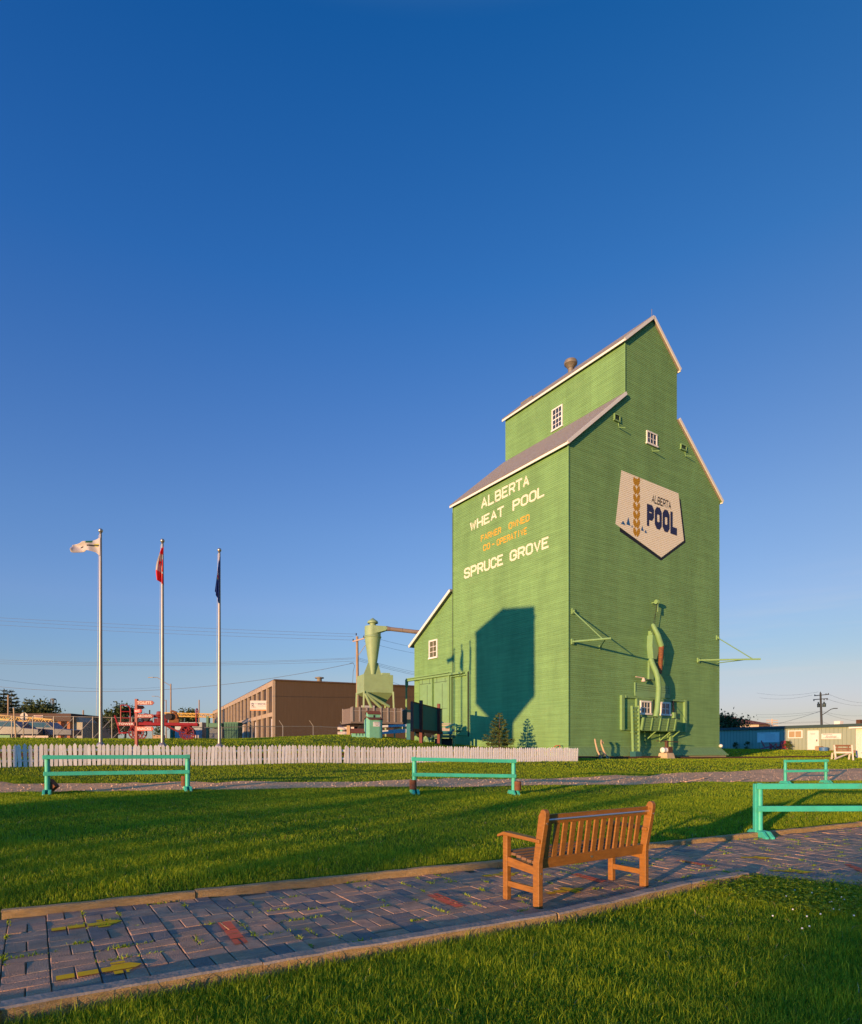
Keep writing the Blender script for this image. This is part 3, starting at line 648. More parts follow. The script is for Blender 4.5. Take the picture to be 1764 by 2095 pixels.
# corner boards
for t_, s_, z_ in ((0, 0, EZ), (T1, 0, Z2), (0, SD, EZ)):
    zb = lo if t_ == 0 else Z1
    m.box(C0 + RV * (t_ - .012) + LV * (s_ - .012 if s_ == 0 else s_) + ZV * ((zb + z_) / 2), (.07, .07, z_ - zb - .05), RV, LV)
eb(m, 'wall', GREEN, fix=False)
def roof_slab(a, b, s0, s1, th=.12, name='roof', ov=.0):
    """a, b: (t,z) lower and upper edge"""
    m = MB(); d = Vector((b[0] - a[0], b[1] - a[1])); d.normalize(); n = Vector((-d.y, d.x)) if d.x > 0 else Vector((d.y, -d.x))
    pr = [(a[0], a[1]), (b[0], b[1]), (b[0] + n.x * th, b[1] + n.y * th), (a[0] + n.x * th, a[1] + n.y * th)]
    A = [C0 + RV * t + ZV * z + LV * s0 for t, z in pr]; B = [p + LV * (s1 - s0) for p in A]
    m.faces(A + B, [(0, 1, 2, 3), (7, 6, 5, 4), (0, 4, 5, 1), (1, 5, 6, 2), (2, 6, 7, 3), (3, 7, 4, 0)])
    return eb(m, name, SHING)
k1 = (Z1 - EZ) / T1; k2 = (ZP - Z2) / (TM - T1)
ov = .17
roof_slab((-ov, EZ - ov * k1 + .06), (T1 - .03, Z1 + .03), -.14, SD + .14)
roof_slab((TW + ov, EZ - ov * k1 + .06), (T2 + .03, Z1 + .03), -.14, SD + .14)
roof_slab((T1 - ov, Z2 - ov * k2 + .06), (TM - .05, ZP + .02), -.14, SD + .14, name='cupola_roof')
roof_slab((TM * 2 - T1 + ov, Z2 - ov * k2 + .06), (TM + .05, ZP + .02), -.14, SD + .14, name='cupola_roof')
# eave and verge boards
def fas(name, segs, wd=.05, ht=.18):
    m = MB()
    for a, b in segs:
        p = C0 + RV * a[0] + LV * a[1] + ZV * a[2]; q2 = C0 + RV * b[0] + LV * b[1] + ZV * b[2]
        m.bar(p, q2, wd, ht)
    return eb(m, name, CREAM)
ze = EZ - ov * k1 + .06; zc2 = Z2 - ov * k2 + .06
for t_, z_ in ((-ov - .02, ze), (TW + ov + .02, ze), (T1 - ov - .02, zc2), (T2 + ov + .02, zc2)): fas('fascia_board', [((t_, -.15, z_), (t_, SD + .15, z_))], ht=.17)
fas('verge_board', [((-ov - .02, -.17, ze + .02), (T1 - .05, -.17, Z1 + .06))]); fas('verge_board', [((TW + ov + .02, -.17, ze + .02), (T2 + .05, -.17, Z1 + .06))])
fas('verge_board', [((T1 - ov - .02, -.17, zc2 + .02), (TM, -.17, ZP + .08))]); fas('verge_board', [((T2 + ov + .02, -.17, zc2 + .02), (TM, -.17, ZP + .08))])
# green soffits behind the white boards
m = MB()
for a, b in (((-ov, ze), (0, EZ + .02)), ((TW + ov, ze), (TW, EZ + .02))):
    m = MB(); m.face([C0 + RV * a[0] + ZV * (a[1] - .01) - LV * .1, C0 + RV * b[0] + ZV * (b[1] - .01) - LV * .1, C0 + RV * b[0] + ZV * (b[1] - .01) + LV * SD, C0 + RV * a[0] + ZV * (a[1] - .01) + LV * SD]); eb(m, 'soffit', GTRIM)
# roof ventilator, hatch, lightning rod
m = MB(); p = C0 + RV * TM + LV * 0
q2 = on_plane(1168, 764, C0 + RV * (TM - .6), NL); b = Vector((q2.x, q2.y, ZP - .7))
VENT = pmat('weathered_metal', (.20, .165, .12), rough=.6, var=.3, scale=6, metal=.3)
m.lathe(b, [(.19, 0), (.19, .55), (.24, .60), (.36, .80), (.44, .84), (.46, .98), (.40, 1.10), (.05, 1.14)], 18)
eb(m, 'roof_ventilator', VENT, smooth=True)
m = MB(); q2 = on_plane(1085, 825, C0 + RV * (TM - .8), NL); m.box((q2.x, q2.y, ZP - .80), (.8, 1.2, .3), RV, LV); eb(m, 'roof_hatch', VENT)
m = MB(); p = C0 + RV * TM + ZV * (ZP + .1); m.tube([p, p + ZV * .55], .015, 5); eb(m, 'lightning_rod', VENT)
# leaning side shed
m = MB(); 
lap(m, [(SD, .9), (S2, .9), (S2, AZ2), (SD, AZ1)], C0, LV, NL, .9, AZ1, off=-.004)
A = [(S2, 1.5), (S2, AZ2), (SD, AZ1), (SD, 1.5)]
m.face([C0 + RV * TW + LV * a + ZV * b for a, b in A]); m.face([C0 + LV * S2 + ZV * 1, C0 + RV * TW + LV * S2 + ZV * 1, C0 + RV * TW + LV * S2 + ZV * AZ2, C0 + LV * S2 + ZV * AZ2])
eb(m, 'shed_wall', GREEN, fix=False)
m = MB(); sl = (AZ1 - AZ2) / (S2 - SD); o_ = .35
pr = [(S2 + o_, AZ2 - o_ * sl + .05), (SD + .02, AZ1 + .05), (SD + .02, AZ1 + .18), (S2 + o_, AZ2 - o_ * sl + .18)]
Aa = [C0 + LV * s + ZV * z - RV * .25 for s, z in pr]; Bb = [p + RV * (TW + .4) for p in Aa]
m.faces(Aa + Bb, [(0, 1, 2, 3), (7, 6, 5, 4), (0, 4, 5, 1), (1, 5, 6, 2), (2, 6, 7, 3), (3, 7, 4, 0)]); eb(m, 'shed_roof', SHING)
m = MB(); m.bar(C0 + LV * (S2 + o_ + .02) + ZV * (AZ2 - o_ * sl + .09) - RV * .28, C0 + LV * (SD + .03) + ZV * (AZ1 + .09) - RV * .28, .05, .19); eb(m, 'shed_verge_board', CREAM)
# foundation and flared skirt
CONC = pmat('old_concrete', (.36, .29, .20), rough=.95, var=.25, scale=3, bump=.5, dirt=(.22, .30, .15), dirt_amt=.7, dirt_scale=1.5)
m = MB()
m.box(C0 + RV * (TW / 2 + .05) + LV * (SD / 2) + ZV * .6, (TW + .5, SD + .6, .88), RV, LV); eb(m, 'foundation', CONC)
m = MB(); f = .42; zs, zb = 1.52, 1.03
P0 = [C0 - LV * .03 - RV * .03 + ZV * zs, C0 + RV * (TW + .03) - LV * .03 + ZV * zs]; P1 = [C0 - LV * f - RV * .05 + ZV * zb, C0 + RV * (TW + f) - LV * f + ZV * (zb - .03)]
nb = 96
for k in range(nb):
    a, b_ = k / nb, (k + .93) / nb; sk = .012 * (k % 2)
    m.face([P0[0].lerp(P0[1], a), P0[0].lerp(P0[1], b_), P1[0].lerp(P1[1], b_) + NR * sk, P1[0].lerp(P1[1], a) + NR * sk])
    m.face([P0[0].lerp(P0[1], b_) + NR * -.01, P0[0].lerp(P0[1], (k + 1) / nb) - NR * .01, P1[0].lerp(P1[1], (k + 1) / nb) - NR * .012, P1[0].lerp(P1[1], b_) - NR * .012])
m.bar(P1[0], P1[1], .03, .05)
m.face([P0[1], P1[1], C0 + RV * (TW + f) + LV * SD + ZV * zb, C0 + RV * (TW + .03) + LV * SD + ZV * zs])
m.face([P0[0], P1[0], P1[0] + LV * (f - .03)])
m.bar(P0[0] + ZV * .02, P0[1] + ZV * .02, .04, .06)
eb(m, 'skirt', GTRIM, fix=False)

# ---- windows and vents
def wallquad(kind, x0, y0, x1, y1, t=0.):
    a = (WR(x0, y0), WR(x1, y1)) if kind == 'R' else (WL(x0, y0, 0, t), WL(x1, y1, 0, t))
    ax = RV if kind == 'R' else LV; o = C0 + (RV * t if kind == 'L' else Vector((0, 0, 0)))
    u = sorted((p - o).dot(ax) for p in a); z = sorted(p.z for p in a)
    return o, ax, (NR if kind == 'R' else NL), u[0], u[1], z[0], z[1]
def window(kind, x0, y0, x1, y1, cols, rows, t=0., fr=.09, frame_mat=None, u=None, z=None, glass=None, rail_=None, parent=None):
    o, ax, n, u0, u1, z0, z1 = wallquad(kind, x0, y0, x1, y1, t)
    if u: u0, u1 = u
    if z: z0, z1 = z
    fm = frame_mat or CREAM; m = MB()
    def bx(ua, ub, za, zb, d0, d1): m.box(o + ax * ((ua + ub) / 2) + ZV * ((za + zb) / 2) + n * ((d0 + d1) / 2), (ub - ua, d1 - d0, zb - za), ax, n)
    bx(u0, u0 + fr, z0, z1, .0, .075); bx(u1 - fr, u1, z0, z1, .0, .075); bx(u0 + fr, u1 - fr, z1 - fr, z1, 0, .08); bx(u0 - .04, u1 + .04, z0 - .03, z0 + fr * .8, 0, .11)
    iu0, iu1, iz0, iz1 = u0 + fr, u1 - fr, z0 + fr * .8, z1 - fr
    for c in range(1, cols): x = iu0 + (iu1 - iu0) * c / cols; bx(x - .018, x + .018, iz0, iz1, .03, .048)
    for r in range(1, rows):
        y = iz0 + (iz1 - iz0) * r / rows; h = .035 if rail_ == r else .018; bx(iu0, iu1, y - h, y + h, .03, .05)
    w = eb(m, 'window', fm, parent)
    g = MB(); g.face([o + ax * a + ZV * b + n * .034 for a, b in ((iu0, iz0), (iu1, iz0), (iu1, iz1), (iu0, iz1))])
    eb(g, 'pane', glass or GLASS, w); return w
window('L', 1130.4, 833, 1152, 882, 3, 4, t=T1, rail_=2, u=[abs((WL(1152, 860, 0, T1) - C0).dot(LV)), abs((WL(1130.4, 860, 0, T1) - C0).dot(LV))], z=(WL(1130.4, 884, 0, T1).z, WL(1130.4, 840, 0, T1).z))
window('R', 1322, 881, 1343.5, 912, 3, 2, z=(WR(1322, 907).z, WR(1322, 880.5).z))
window('L', 880, 1308, 896, 1347, 2, 3, u=[(WL(896, 1330) - C0).dot(LV), (WL(879, 1330) - C0).dot(LV)], z=(WL(896, 1345).z, WL(896, 1307).z), fr=.11, glass=glassmat('dusty_glass', (.10, .10, .06)))
VDK = pmat('vent_slat', (.03, .06, .03), rough=.7)
def vent(x0, y0, x1, y1):
    o, ax, n, u0, u1, z0, z1 = wallquad('R', x0, y0, x1, y1); m = MB()
    def bx(ua, ub, za, zb, d0, d1, mat=GTRIM): m.box(o + ax * ((ua + ub) / 2) + ZV * ((za + zb) / 2) + n * ((d0 + d1) / 2), (ub - ua, d1 - d0, zb - za), ax, n, mat=mat)
    for a in ((u0, u0 + .06, z0, z1), (u1 - .06, u1, z0, z1), (u0 + .06, u1 - .06, z1 - .06, z1), (u0 - .03, u1 + .03, z0 - .03, z0 + .05)): bx(*a, 0, .1)
    bx(u0 + .06, u1 - .06, z0 + .05, z1 - .06, 0, .03, DARK)
    for k in range(7):
        z = z0 + .08 + (z1 - z0 - .15) * k / 7; bx(u0 + .06, u1 - .06, z, z + .02, .03, .06, VDK)
    p = o + ax * (u1 - .1) + ZV * (z0 - .05) + n * .02; m.tube([p, p - ZV * .28 + n * .05, p - ZV * .33 + n * .30 + ax * .25], .028, 6, GTRIM)
    return eb(m, 'louvre_vent')
vent(1255.4, 846, 1267.4, 865); vent(1391.4, 908, 1403, 924)
m = MB(); p = WR(1334, 917); m.tube([p, p - ZV * .2 + NR * .05, p - ZV * .26 + NR * .4 + RV * .2], .03, 6); eb(m, 'lamp_bracket', GTRIM)

# ---- painted lettering
CRL = pmat('cream_lettering', (.68, .63, .46), rough=.7, var=.12, scale=8); ORL = pmat('orange_lettering', (.62, .34, .03), rough=.7, var=.15, scale=8)
def wall_polys(polys, mat, name, plane='L', off=.006, lapped=True, under=False):
    """picture polygons carried onto a wall and cut to the boards"""
    m = MB(); o = C0; ax = LV if plane == 'L' else RV; n = NL if plane == 'L' else NR
    for i_, pl in enumerate(polys):
        q = [(WL(*p) if plane == 'L' else WR(*p)) for p in pl]; q = [((p - o).dot(ax), p.z) for p in q]
        lap(m, q, o, ax, n, min(a[1] for a in q) - .2, max(a[1] for a in q) + .2, off=off + .0006 * (i_ % 9), mat=None, under=under)
    return eb(m, name, mat, fix=False)
def line_word(word, x0, x1, top, bot, th=1.12, k=lambda x, y: (931 + x * .1278, 940.8 + y * .1278)):
    """top, bot: two (x,y) points each of the cap line and the base line"""
    f = lambda L, x: L[0][1] + (L[1][1] - L[0][1]) * (x - L[0][0]) / (L[1][0] - L[0][0]); out = []
    for q in strokes(word, th):
        pl = []
        for a, b in q:
            x = x0 + (x1 - x0) * a; yt, yb = f(top, x), f(bot, x); pl.append(k(x, yb + (yt - yb) * b))
        out.append(pl)
    return out
tA, bA = ((420, 622), (1190, 228)), ((420, 800), (1190, 408)); tW, bW = ((245, 1000), (1440, 400)), ((245, 1150), (1440, 575))
tF, bF = ((425, 1210), (1195, 862)), ((425, 1310), (1195, 977)); tC, bC = ((455, 1365), (1155, 1073)), ((455, 1467), (1155, 1187)); tS, bS = ((150, 1745), (1505, 1220)), ((150, 1912), (1500, 1405))
for wd_ in (('ALBERTA', 420, 1192, tA, bA), ('WHEAT', 242, 785, tW, bW), ('POOL', 925, 1442, tW, bW), ('SPRUCE', 148, 778, tS, bS), ('GROVE', 880, 1508, tS, bS)): wall_polys(line_word(*wd_), CRL, 'lettering')
for wd_ in (('FARMER', 418, 742, tF, bF, 1.05), ('OWNED', 862, 1197, tF, bF, 1.05), ('CO', 455, 566, tC, bC, 1.05), ('-', 590, 640, tC, bC, 1.05), ('OPERATIVE', 672, 1157, tC, bC, 1.05)): wall_polys(line_word(*wd_), ORL, 'lettering')
# ---- shield emblem
K5 = lambda x, y: (1244.6 + x * .1, 950.6 + y * .1)
EMW = pmat('emblem_white', (.76, .66, .49), rough=.75, var=.05, scale=4); NAVY = pmat('emblem_navy', (.018, .022, .075), rough=.6, var=.15); BLACK = pmat('emblem_black', (.012, .011, .014), rough=.6, var=.15)
WHEAT = pmat('emblem_wheat', (.44, .215, .010), rough=.7, var=.12); BLU = pmat('emblem_blue', (.01, .09, .24), rough=.7, var=.1)
emb = wall_polys([[K5(*p) for p in ((265, 115), (1435, 590), (1545, 1555), (1085, 1900), (145, 1215))]], EMW, 'emblem', 'R', off=.005)
def ep(polys, mat, name, off=.009):
    o = wall_polys([[K5(*p) for p in pl] for pl in polys], mat, name, 'R', off); o.parent = emb; return o
wall_polys([[K5(*p) for p in pl] for pl in ([(1447, 690), (1480, 715), (1582, 1592), (1547, 1557)], [(1547, 1557), (1582, 1592), (1080, 1968), (1085, 1903)], [(1085, 1903), (1080, 1968), (234, 1368), (234, 1283)])], BLACK, 'emblem_drop_shadow', 'R', off=.003).parent = emb  # dark strips paint a drop shadow along the emblem's right and lower edges
def leaf(x0, y0, x1, y1, wd, sgn):
    """kernel from (x0,y0) foot to (x1,y1) tip, bulging to one side"""
    n = 7; A = Vector((x0, y0)); B = Vector((x1, y1)); d = (B - A); s = Vector((-d.y, d.x)).normalized(); L = []; Rr = []
    for i in range(n + 1):
        t = i / n; w_ = wd * (math.sin(math.pi * min(1, t * 1.0)) ** .8); c = A.lerp(B, t); L.append(c + s * w_ * .5); Rr.append(c - s * w_ * .5)
    return [[tuple(L[i]), tuple(L[i + 1]), tuple(Rr[i + 1]), tuple(Rr[i])] for i in range(n)]
ker = []
for k in range(7):
    y = 1490 - k * 172; yl = y - 10
    ker += leaf(560, yl - 8, 520, yl - 205, 66, 1)
    ker += leaf(590, y - 2, 630, y - 204, 68, 1)
ker += leaf(545, 440, 572, 272, 46, 1); ker += leaf(598, 440, 592, 285, 40, 1)
ep(ker, WHEAT, 'emblem_wheat_ear')
for t_ in ([(300, 1150), (352, 1243), (255, 1208)], [(407, 1072), (450, 1255), (367, 1222)], [(484, 1235), (502, 1290), (467, 1277)], [(691, 1250), (725, 1365), (666, 1345)], [(760, 1332), (795, 1410), (741, 1392)]): ep([t_], BLU, 'emblem_mountain')
def quadword(word, TL, TR, BR, BL, th, gap=1.6):
    out = []
    for q in strokes(word, th, gap):
        pl = []
        for a, b in q:
            t = Vector(TL).lerp(Vector(TR), a); d = Vector(BL).lerp(Vector(BR), a); p = d.lerp(t, b); pl.append((p.x, p.y))
        out.append(pl)
    return out
ep(quadword('POOL', (788, 798), (1412, 1004), (1412, 1458), (786, 1248), 2.0, 2.6), NAVY, 'emblem_lettering')
ep(quadword('ALBERTA', (900, 612), (1282, 760), (1282, 922), (882, 772), .95, 1.5), BLACK, 'emblem_lettering')
# ------------------------------------------------------------------ bench on the path
BW = pmat('orange_bench_wood', (.265, .105, .017), rough=.45, var=.30, scale=2.2, stretch=(3, 3, 14), bump=.25, bscale=30, spec=.4, dirt=(.14, .06, .025), dirt_amt=.5, dirt_scale=4)
BSEAT = pmat('worn_bench_seat', (.19, .10, .05), rough=.55, var=.2, scale=3, stretch=(3, 14, 3), bump=.15, bscale=30)
STEEL = pmat('brushed_steel', (.62, .62, .64), rough=.28, var=.08, metal=.9)
bp0 = ppath(1097, 1859); bp1 = ppath(1322, 1814); bx = (bp1 - bp0).normalized(); by = Vector((-bx.y, bx.x, 0)); BL = (bp1 - bp0).length
bench = thing('park_bench', 'orange brown wooden slatted park bench seen from behind, standing on the brick path', 'bench', bp0, math.atan2(bx.y, bx.x))
X1, Y1 = Vector((1, 0, 0)), Vector((0, 1, 0))
def bb(m, a, b): m.box([(a[i] + b[i]) / 2 for i in range(3)], [b[i] - a[i] for i in range(3)])
def rear_leg(x):
    pr = [(-.035, 0), (.045, 0), (.045, .40), (-.075 + .045, .86)] + [(-.085 + .038 * math.cos(t), .875 + .045 * math.sin(t)) for t in np.linspace(.2, 2.9, 6)] + [(-.120, .84), (-.035, .42)]
    return MB().prism(pr, (x, 0, 0), Y1, ZV, X1, .055)
for x in (0, BL - .055):
    rear_leg(x).build('leg', BW, bench, bevel=.006)
    m = MB(); bb(m, (x, .40, 0), (x + .055, .465, .625)); m.build('leg', BW, bench, bevel=.006)
    m = MB(); m.prism([(-.06, .640), (.44, .662), (.53, .625), (.53, .602), (.44, .628), (-.06, .605)], (x - .02, 0, 0), Y1, ZV, X1, .095); m.build('armrest', BW, bench, bevel=.006)
    m = MB(); bb(m, (x + .01, .03, .13), (x + .045, .41, .185)); m.build('stretcher', BW, bench, bevel=.004)
    m = MB(); m.prism([(.0, .30), (.42, .335), (.42, .425), (.0, .375)], (x + .01, .03, 0), Y1, ZV, X1, .036); m.build('seat_rail', BW, bench, bevel=.004)
m = MB()
for k in range(6):
    y = .05 + k * .073; z = .388 + .055 * (k / 5) ** 1.3; bb(m, (.055, y, z), (BL - .055, y + .062, z + .028))
m.build('seat', BSEAT, bench, bevel=.004)
m = MB(); tp = lambda z: -.042 - (z - .42) * .155     # the lean of the back
def lean_bar(z0, z1, dy, th, x0=.055, x1=None):
    x1 = BL - .055 if x1 is None else x1
    m.prism([(tp(z0) + dy, z0), (tp(z0) + dy + th, z0), (tp(z1) + dy + th, z1), (tp(z1) + dy, z1)], (x0, 0, 0), Y1, ZV, X1, x1 - x0)
lean_bar(.775, .865, .045, .032); lean_bar(.355, .455, .04, .034)
for k in range(13):
    x = .13 + (BL - .30) * k / 12; lean_bar(.45, .78, .05, .020, x - .032, x + .032)
m.build('backrest', BW, bench, bevel=.004)
m = MB(); x_ = tp(.81)
m.tube([(.055, tp(.815) + .038, .815), (BL - .055, tp(.815) + .038, .815)], .013, 8); m.build('metal_strip', STEEL, bench, smooth=True)
m = MB(); m.prism([(-.02, 0), (-.012, .009), (.012, .009), (.02, 0), (.012, -.009), (-.012, -.009)], (BL * .47, tp(.405) + .0395, .405), X1, ZV, -Y1, .002); m.build('maker_plate', STEEL, bench)
for x, z in ((.027, .79), (.027, .32), (BL - .03, .79)): MB().tube([(x, tp(z) - .005 if z > .5 else -.034, z), (x, tp(z) - .02 if z > .5 else -.038, z)], .008, 7).build('bolt', STEEL, bench)

# ------------------------------------------------------------------ teal hitching rails
TEAL = pmat('teal_paint', (.045, .40, .275), rough=.5, var=.14, scale=3, bump=.15, bscale=20, dirt=(.07, .25, .17), dirt_amt=.7, dirt_scale=5)
CANM = pmat('rusty_can', (.16, .055, .022), rough=.8, var=.4, scale=6, bump=.4)
def hitch(name, a, b, H, label, n_feet=2, post_r=.055, twin=False, feet_len=.5, rail_h=.10, fdir=None):
    """a,b: the feet of the two posts"""
    a, b = Vector(a), Vector(b); L = (Vector((b.x, b.y, 0)) - Vector((a.x, a.y, 0))).length; ax = (b - a); dz = ax.z; ax.z = 0; ax.normalize()
    t = thing(name, label, 'hitching rail', a, math.atan2(ax.y, ax.x), 'teal hitching rails')
    for k, x in enumerate((0, L)):
        z0 = dz * k; m = MB(); m.tube([(x, 0, z0 + .02), (x, 0, z0 + H)], [post_r, post_r * .96], 14); m.build('post', TEAL, t, smooth=True, ang=50)
        if twin: MB().box((x - .072, .01, z0 + H / 2 + .02), (.045, .08, H - .06)).build('post', TEAL, t, bevel=.006)
        for s in (-1, 1):
            c = x + s * (post_r * .55 + .012)
            pr = [(-feet_len / 2, -.03), (feet_len / 2, -.03), (feet_len / 2, .035), (feet_len * .30, .115), (-feet_len * .30, .115), (-feet_len / 2, .035)]
            MB().prism(pr, (c - .04 if s < 0 else c - .015, 0, z0), Y1, ZV, X1, .055).build('foot', TEAL, t, bevel=.008)
    for zz, ex in ((H - .05, .09), (H * .53, .07)):
        p, q = Vector((-ex, -post_r - .022, zz)), Vector((L + ex * .5, -post_r - .022, zz + dz)); MB().bar(p, q, .045, rail_h).build('rail', TEAL, t, bevel=.006)
    return t
def rail_at(px0, y0, d0, px1, y1, d1): 
    a, b = at(px0, y0, d0), at(px1, y1, d1); a.z = GZ(a.x, a.y); b.z = GZ(b.x, b.y); return a, b
a, b = rail_at(97, 1625, 13.6, 384, 1619, 14.9)
hitch('hitching_rail', a, b, .87, 'long teal hitching rail in front of the white picket fence, left of the other rails', rail_h=.086)
LEFT_R = (a, b)
a, b = rail_at(848, 1619, 15.0, 1051, 1622, 15.6)
hitch('hitching_rail', a, b, .89, 'teal hitching rail with a rusty can at each post, before the elevator', rail_h=.086); MID_R = (a, b)
a, b = rail_at(1607, 1604, 23.2, 1690, 1604, 23.5)
hitch('hitching_rail', a, b, .90, 'short distant teal hitching rail standing on the gravel lane', rail_h=.086)
a = Vector(((1555 - CX) / F * 10.45, 10.45, -.01)); b = a + Vector((3.1, .10, 0))
hitch('hitching_rail', a, b, .90, 'nearest teal hitching rail, with its wedge feet on the bricks', post_r=.046, twin=True, feet_len=.62, rail_h=.092)
def can(p, r, h, label, tilt=0., square=False):
    t = thing('rusty_can', label, 'can', p, 0, 'rusty cans beside the rail posts')
    if square:
        MB().box((0, 0, h / 2 + .06), (r * 1.5, r * 1.2, h), Vector((math.cos(tilt), 0, math.sin(tilt))), Y1, Vector((-math.sin(tilt), 0, math.cos(tilt)))).build('body', CANM, t, bevel=.01)
    else:
        m = MB(); m.lathe((0, 0, 0), [(r * .96, .1), (r, .11), (r, .1 + h * .5), (r * .97, .1 + h * .52), (r, .1 + h * .55), (r, .1 + h), (r * .9, .1 + h), (r * .88, .1 + h - .03)], 18); m.build('body', CANM, t, smooth=True)
        MB().lathe((0, 0, .09 + h - .03), [(r * .88, 0), (.002, .004)], 18).build('ash_fill', DARK, t)
    return t
p = MID_R[0] + Vector((-.03, -.11, .02)); can(p, .085, .22, 'rusty brown can at the left post of the middle rail')
p = MID_R[1] + Vector((.09, -.10, .02)); can(p, .085, .22, 'rusty brown can at the right post of the middle rail')
p = LEFT_R[1] + Vector((-.10, .05, .02)); can(p, .07, .24, 'upright rusty can behind the right post of the long rail')
p = LEFT_R[0] + Vector((.0, .12, .02)); can(p, .14, .22, 'tilted rusty box behind the left post of the long rail', R(42), True)

# ------------------------------------------------------------------ white picket fence
PICK = pmat('white_picket_paint', (.74, .69, .66), rough=.65, var=.10, scale=5, stretch=(4, 4, 1), dirt=(.42, .36, .30), dirt_amt=.6, dirt_scale=6, objrand=.22)
FV = 21.05; FU1 = 22.62; FU0 = -4.6
fo = RV * FU1 + LV * FV; fo.z = GZ(fo.x, fo.y)
fence = thing('picket_fence', 'long low white picket fence across the lawn, some pickets leaning', 'fence', fo)
def pk(m, u, wd, h, tilt):
    p = RV * u + LV * FV; p.z = GZ(p.x, p.y) - .015; o = p - fo; c, s = math.cos(tilt), math.sin(tilt); A = RV * c + ZV * s; B = ZV * c - RV * s
    m.prism([(-wd / 2, .015), (wd / 2, .015), (wd / 2, h - wd * .62), (0, h), (-wd / 2, h - wd * .62)], o - LV * .03, A, B, -LV, .020)
us = []; u = FU1 - .05
while u > FU0: us.append(u); u -= .122 + random.uniform(-.004, .006) + (.05 if random.random() < .015 else 0)
far = MB(); n_in = len(us)
for i, u in enumerate(sorted(us)):
    h = .66 + random.gauss(0, .013); tl = random.gauss(0, .030)
    near_one = -.3 < u and i - next(k for k, q in enumerate(sorted(us)) if q > -.3) < 100
    if near_one: m = MB(); pk(m, u, .090, h, tl); m.build('picket', PICK, fence)
    else: pk(far, u, .090, h, tl)
o = far.build('pickets', PICK, fence); o['kind'] = 'stuff'
for zz in (.17, .47):
    m = MB(); st = np.arange(FU0, FU1, 1.2)
    for a_, b_ in zip(st, np.minimum(st + 1.2, FU1 - .02)):
        p = RV * a_ + LV * FV; q = RV * b_ + LV * FV; p.z = GZ(p.x, p.y) + zz; q.z = GZ(q.x, q.y) + zz; m.bar(p - fo, q - fo, .035, .07)
    m.build('rail', PICK, fence)
for u in np.arange(FU0 + .3, FU1 + .1, 2.47):
    p = RV * u + LV * (FV + .06); p.z = GZ(p.x, p.y); MB().box(p - fo + ZV * .27, (.08, .08, .58), RV, LV).build('post', PICK, fence)
# ------------------------------------------------------------------ fittings on the gable wall
K4 = lambda x, y: (1156.4 + x * .1944, 1195.6 + y * .1944)
def W4(x, y, out=0.): return WR(*K4(x, y), out)
def from_shadow(obj, sh):
    """3-D point seen at obj whose shadow on the gable wall is seen at sh"""
    wp = W4(*sh); px, py = K4(*obj); best = None
    for k in np.arange(0, 8, .02):
        p = wp - SUNV * k; e = math.hypot(CX + p.x / p.y * F - px, HY - (p.z - EYE) / p.y * F - py)
        if best is None or e < best[0]: best = (e, p)
    return best[1]
# swinging brackets
def bracket(piv, top, tip, tie_at):
    m = MB(); m.tube([piv, tip], .055, 7); q = piv.lerp(tip, tie_at); m.tube([top, q], .032, 6)
    for p in (piv, top): m.box(p - NR * .02, (.16, .10, .30), RV, NR); m.box(p + NR * .06, (.06, .12, .10), RV, NR)
    return m, q
pv, tp_ = W4(80, 603, .10), W4(85, 282, .08); tip = from_shadow((512, 525), (905, 800))
m, q = bracket(pv, tp_, tip, .78); b0 = W4(365, 665, .03); m.tube([pv.lerp(tip, .86), b0 + NR * .03], .03, 6); m.box(b0, (.1, .06, .25), RV, NR)
eb(m, 'swing_bracket', GTRIM, smooth=True)
arm_len = (tip - pv).length
pv, tp_ = W4(1405, 798, .10), W4(1603, 560, .06)
best = None
for o_ in np.arange(.2, 4, .02):
    p = WR(1557, 1348.5, o_); e = abs((p - pv).length - arm_len)
    if best is None or e < best[0]: best = (e, p)
tip = best[1]; m, q = bracket(pv, tp_, tip, .88); m.tube([W4(1600, 828, .02), pv.lerp(tip, .80)], .03, 6); eb(m, 'swing_bracket', GTRIM, smooth=True)
# loading spout: chute box, back panel, curved pipe, hanging telescopic spout with its hoist
m = MB()
def plate(pts, d0, d1, mat=None): m.prism([tz(W4(*p)) for p in pts], C0 + NR * d0, RV, ZV, NR, d1 - d0, mat)
plate([(860, 540), (925, 550), (930, 690), (905, 795), (868, 795), (856, 660)], .02, .42); plate([(866, 800), (915, 806), (912, 1008), (862, 1000)], .02, .16)
eb(m, 'spout_chute', GDOOR, bevel=.01)
m = MB(); P = [W4(903, 790, .40), W4(925, 850, .55), W4(955, 915, .75), W4(975, 985, .85), W4(985, 1090, .85), W4(980, 1200, .82), W4(970, 1310, .80), W4(955, 1395, .80)]
m.tube(P, .165, 14, GTRIM); eb(m, 'spout_pipe', GTRIM, smooth=True)
m = MB(); e1 = from_shadow((1010, 655), (1103, 706)); e0 = from_shadow((935, 412), (985, 470)); e2 = from_shadow((987, 962), (1062, 975))
mid = e0.lerp(e1, .5) + NR * .10 - RV * .06
m.tube([e0 + (e0 - mid) * .12, e0, mid, e1], [.07, .13, .16, .165], 14); sp = eb(m, 'hanging_spout', GTRIM, smooth=True)
RUSTP = pmat('rusted_spout', (.19, .068, .022), rough=.75, var=.5, scale=9, bump=.5, dirt=(.06, .03, .02), dirt_amt=.7, dirt_scale=7)
m = MB(); n_ = 14; pts = []; rs = []
for k in range(n_ + 1):
    p = e1.lerp(e2, k / n_); pts += [p, p + (e2 - e1) / n_ * .2]; rs += [.172 - .003 * k, .150 - .003 * k]
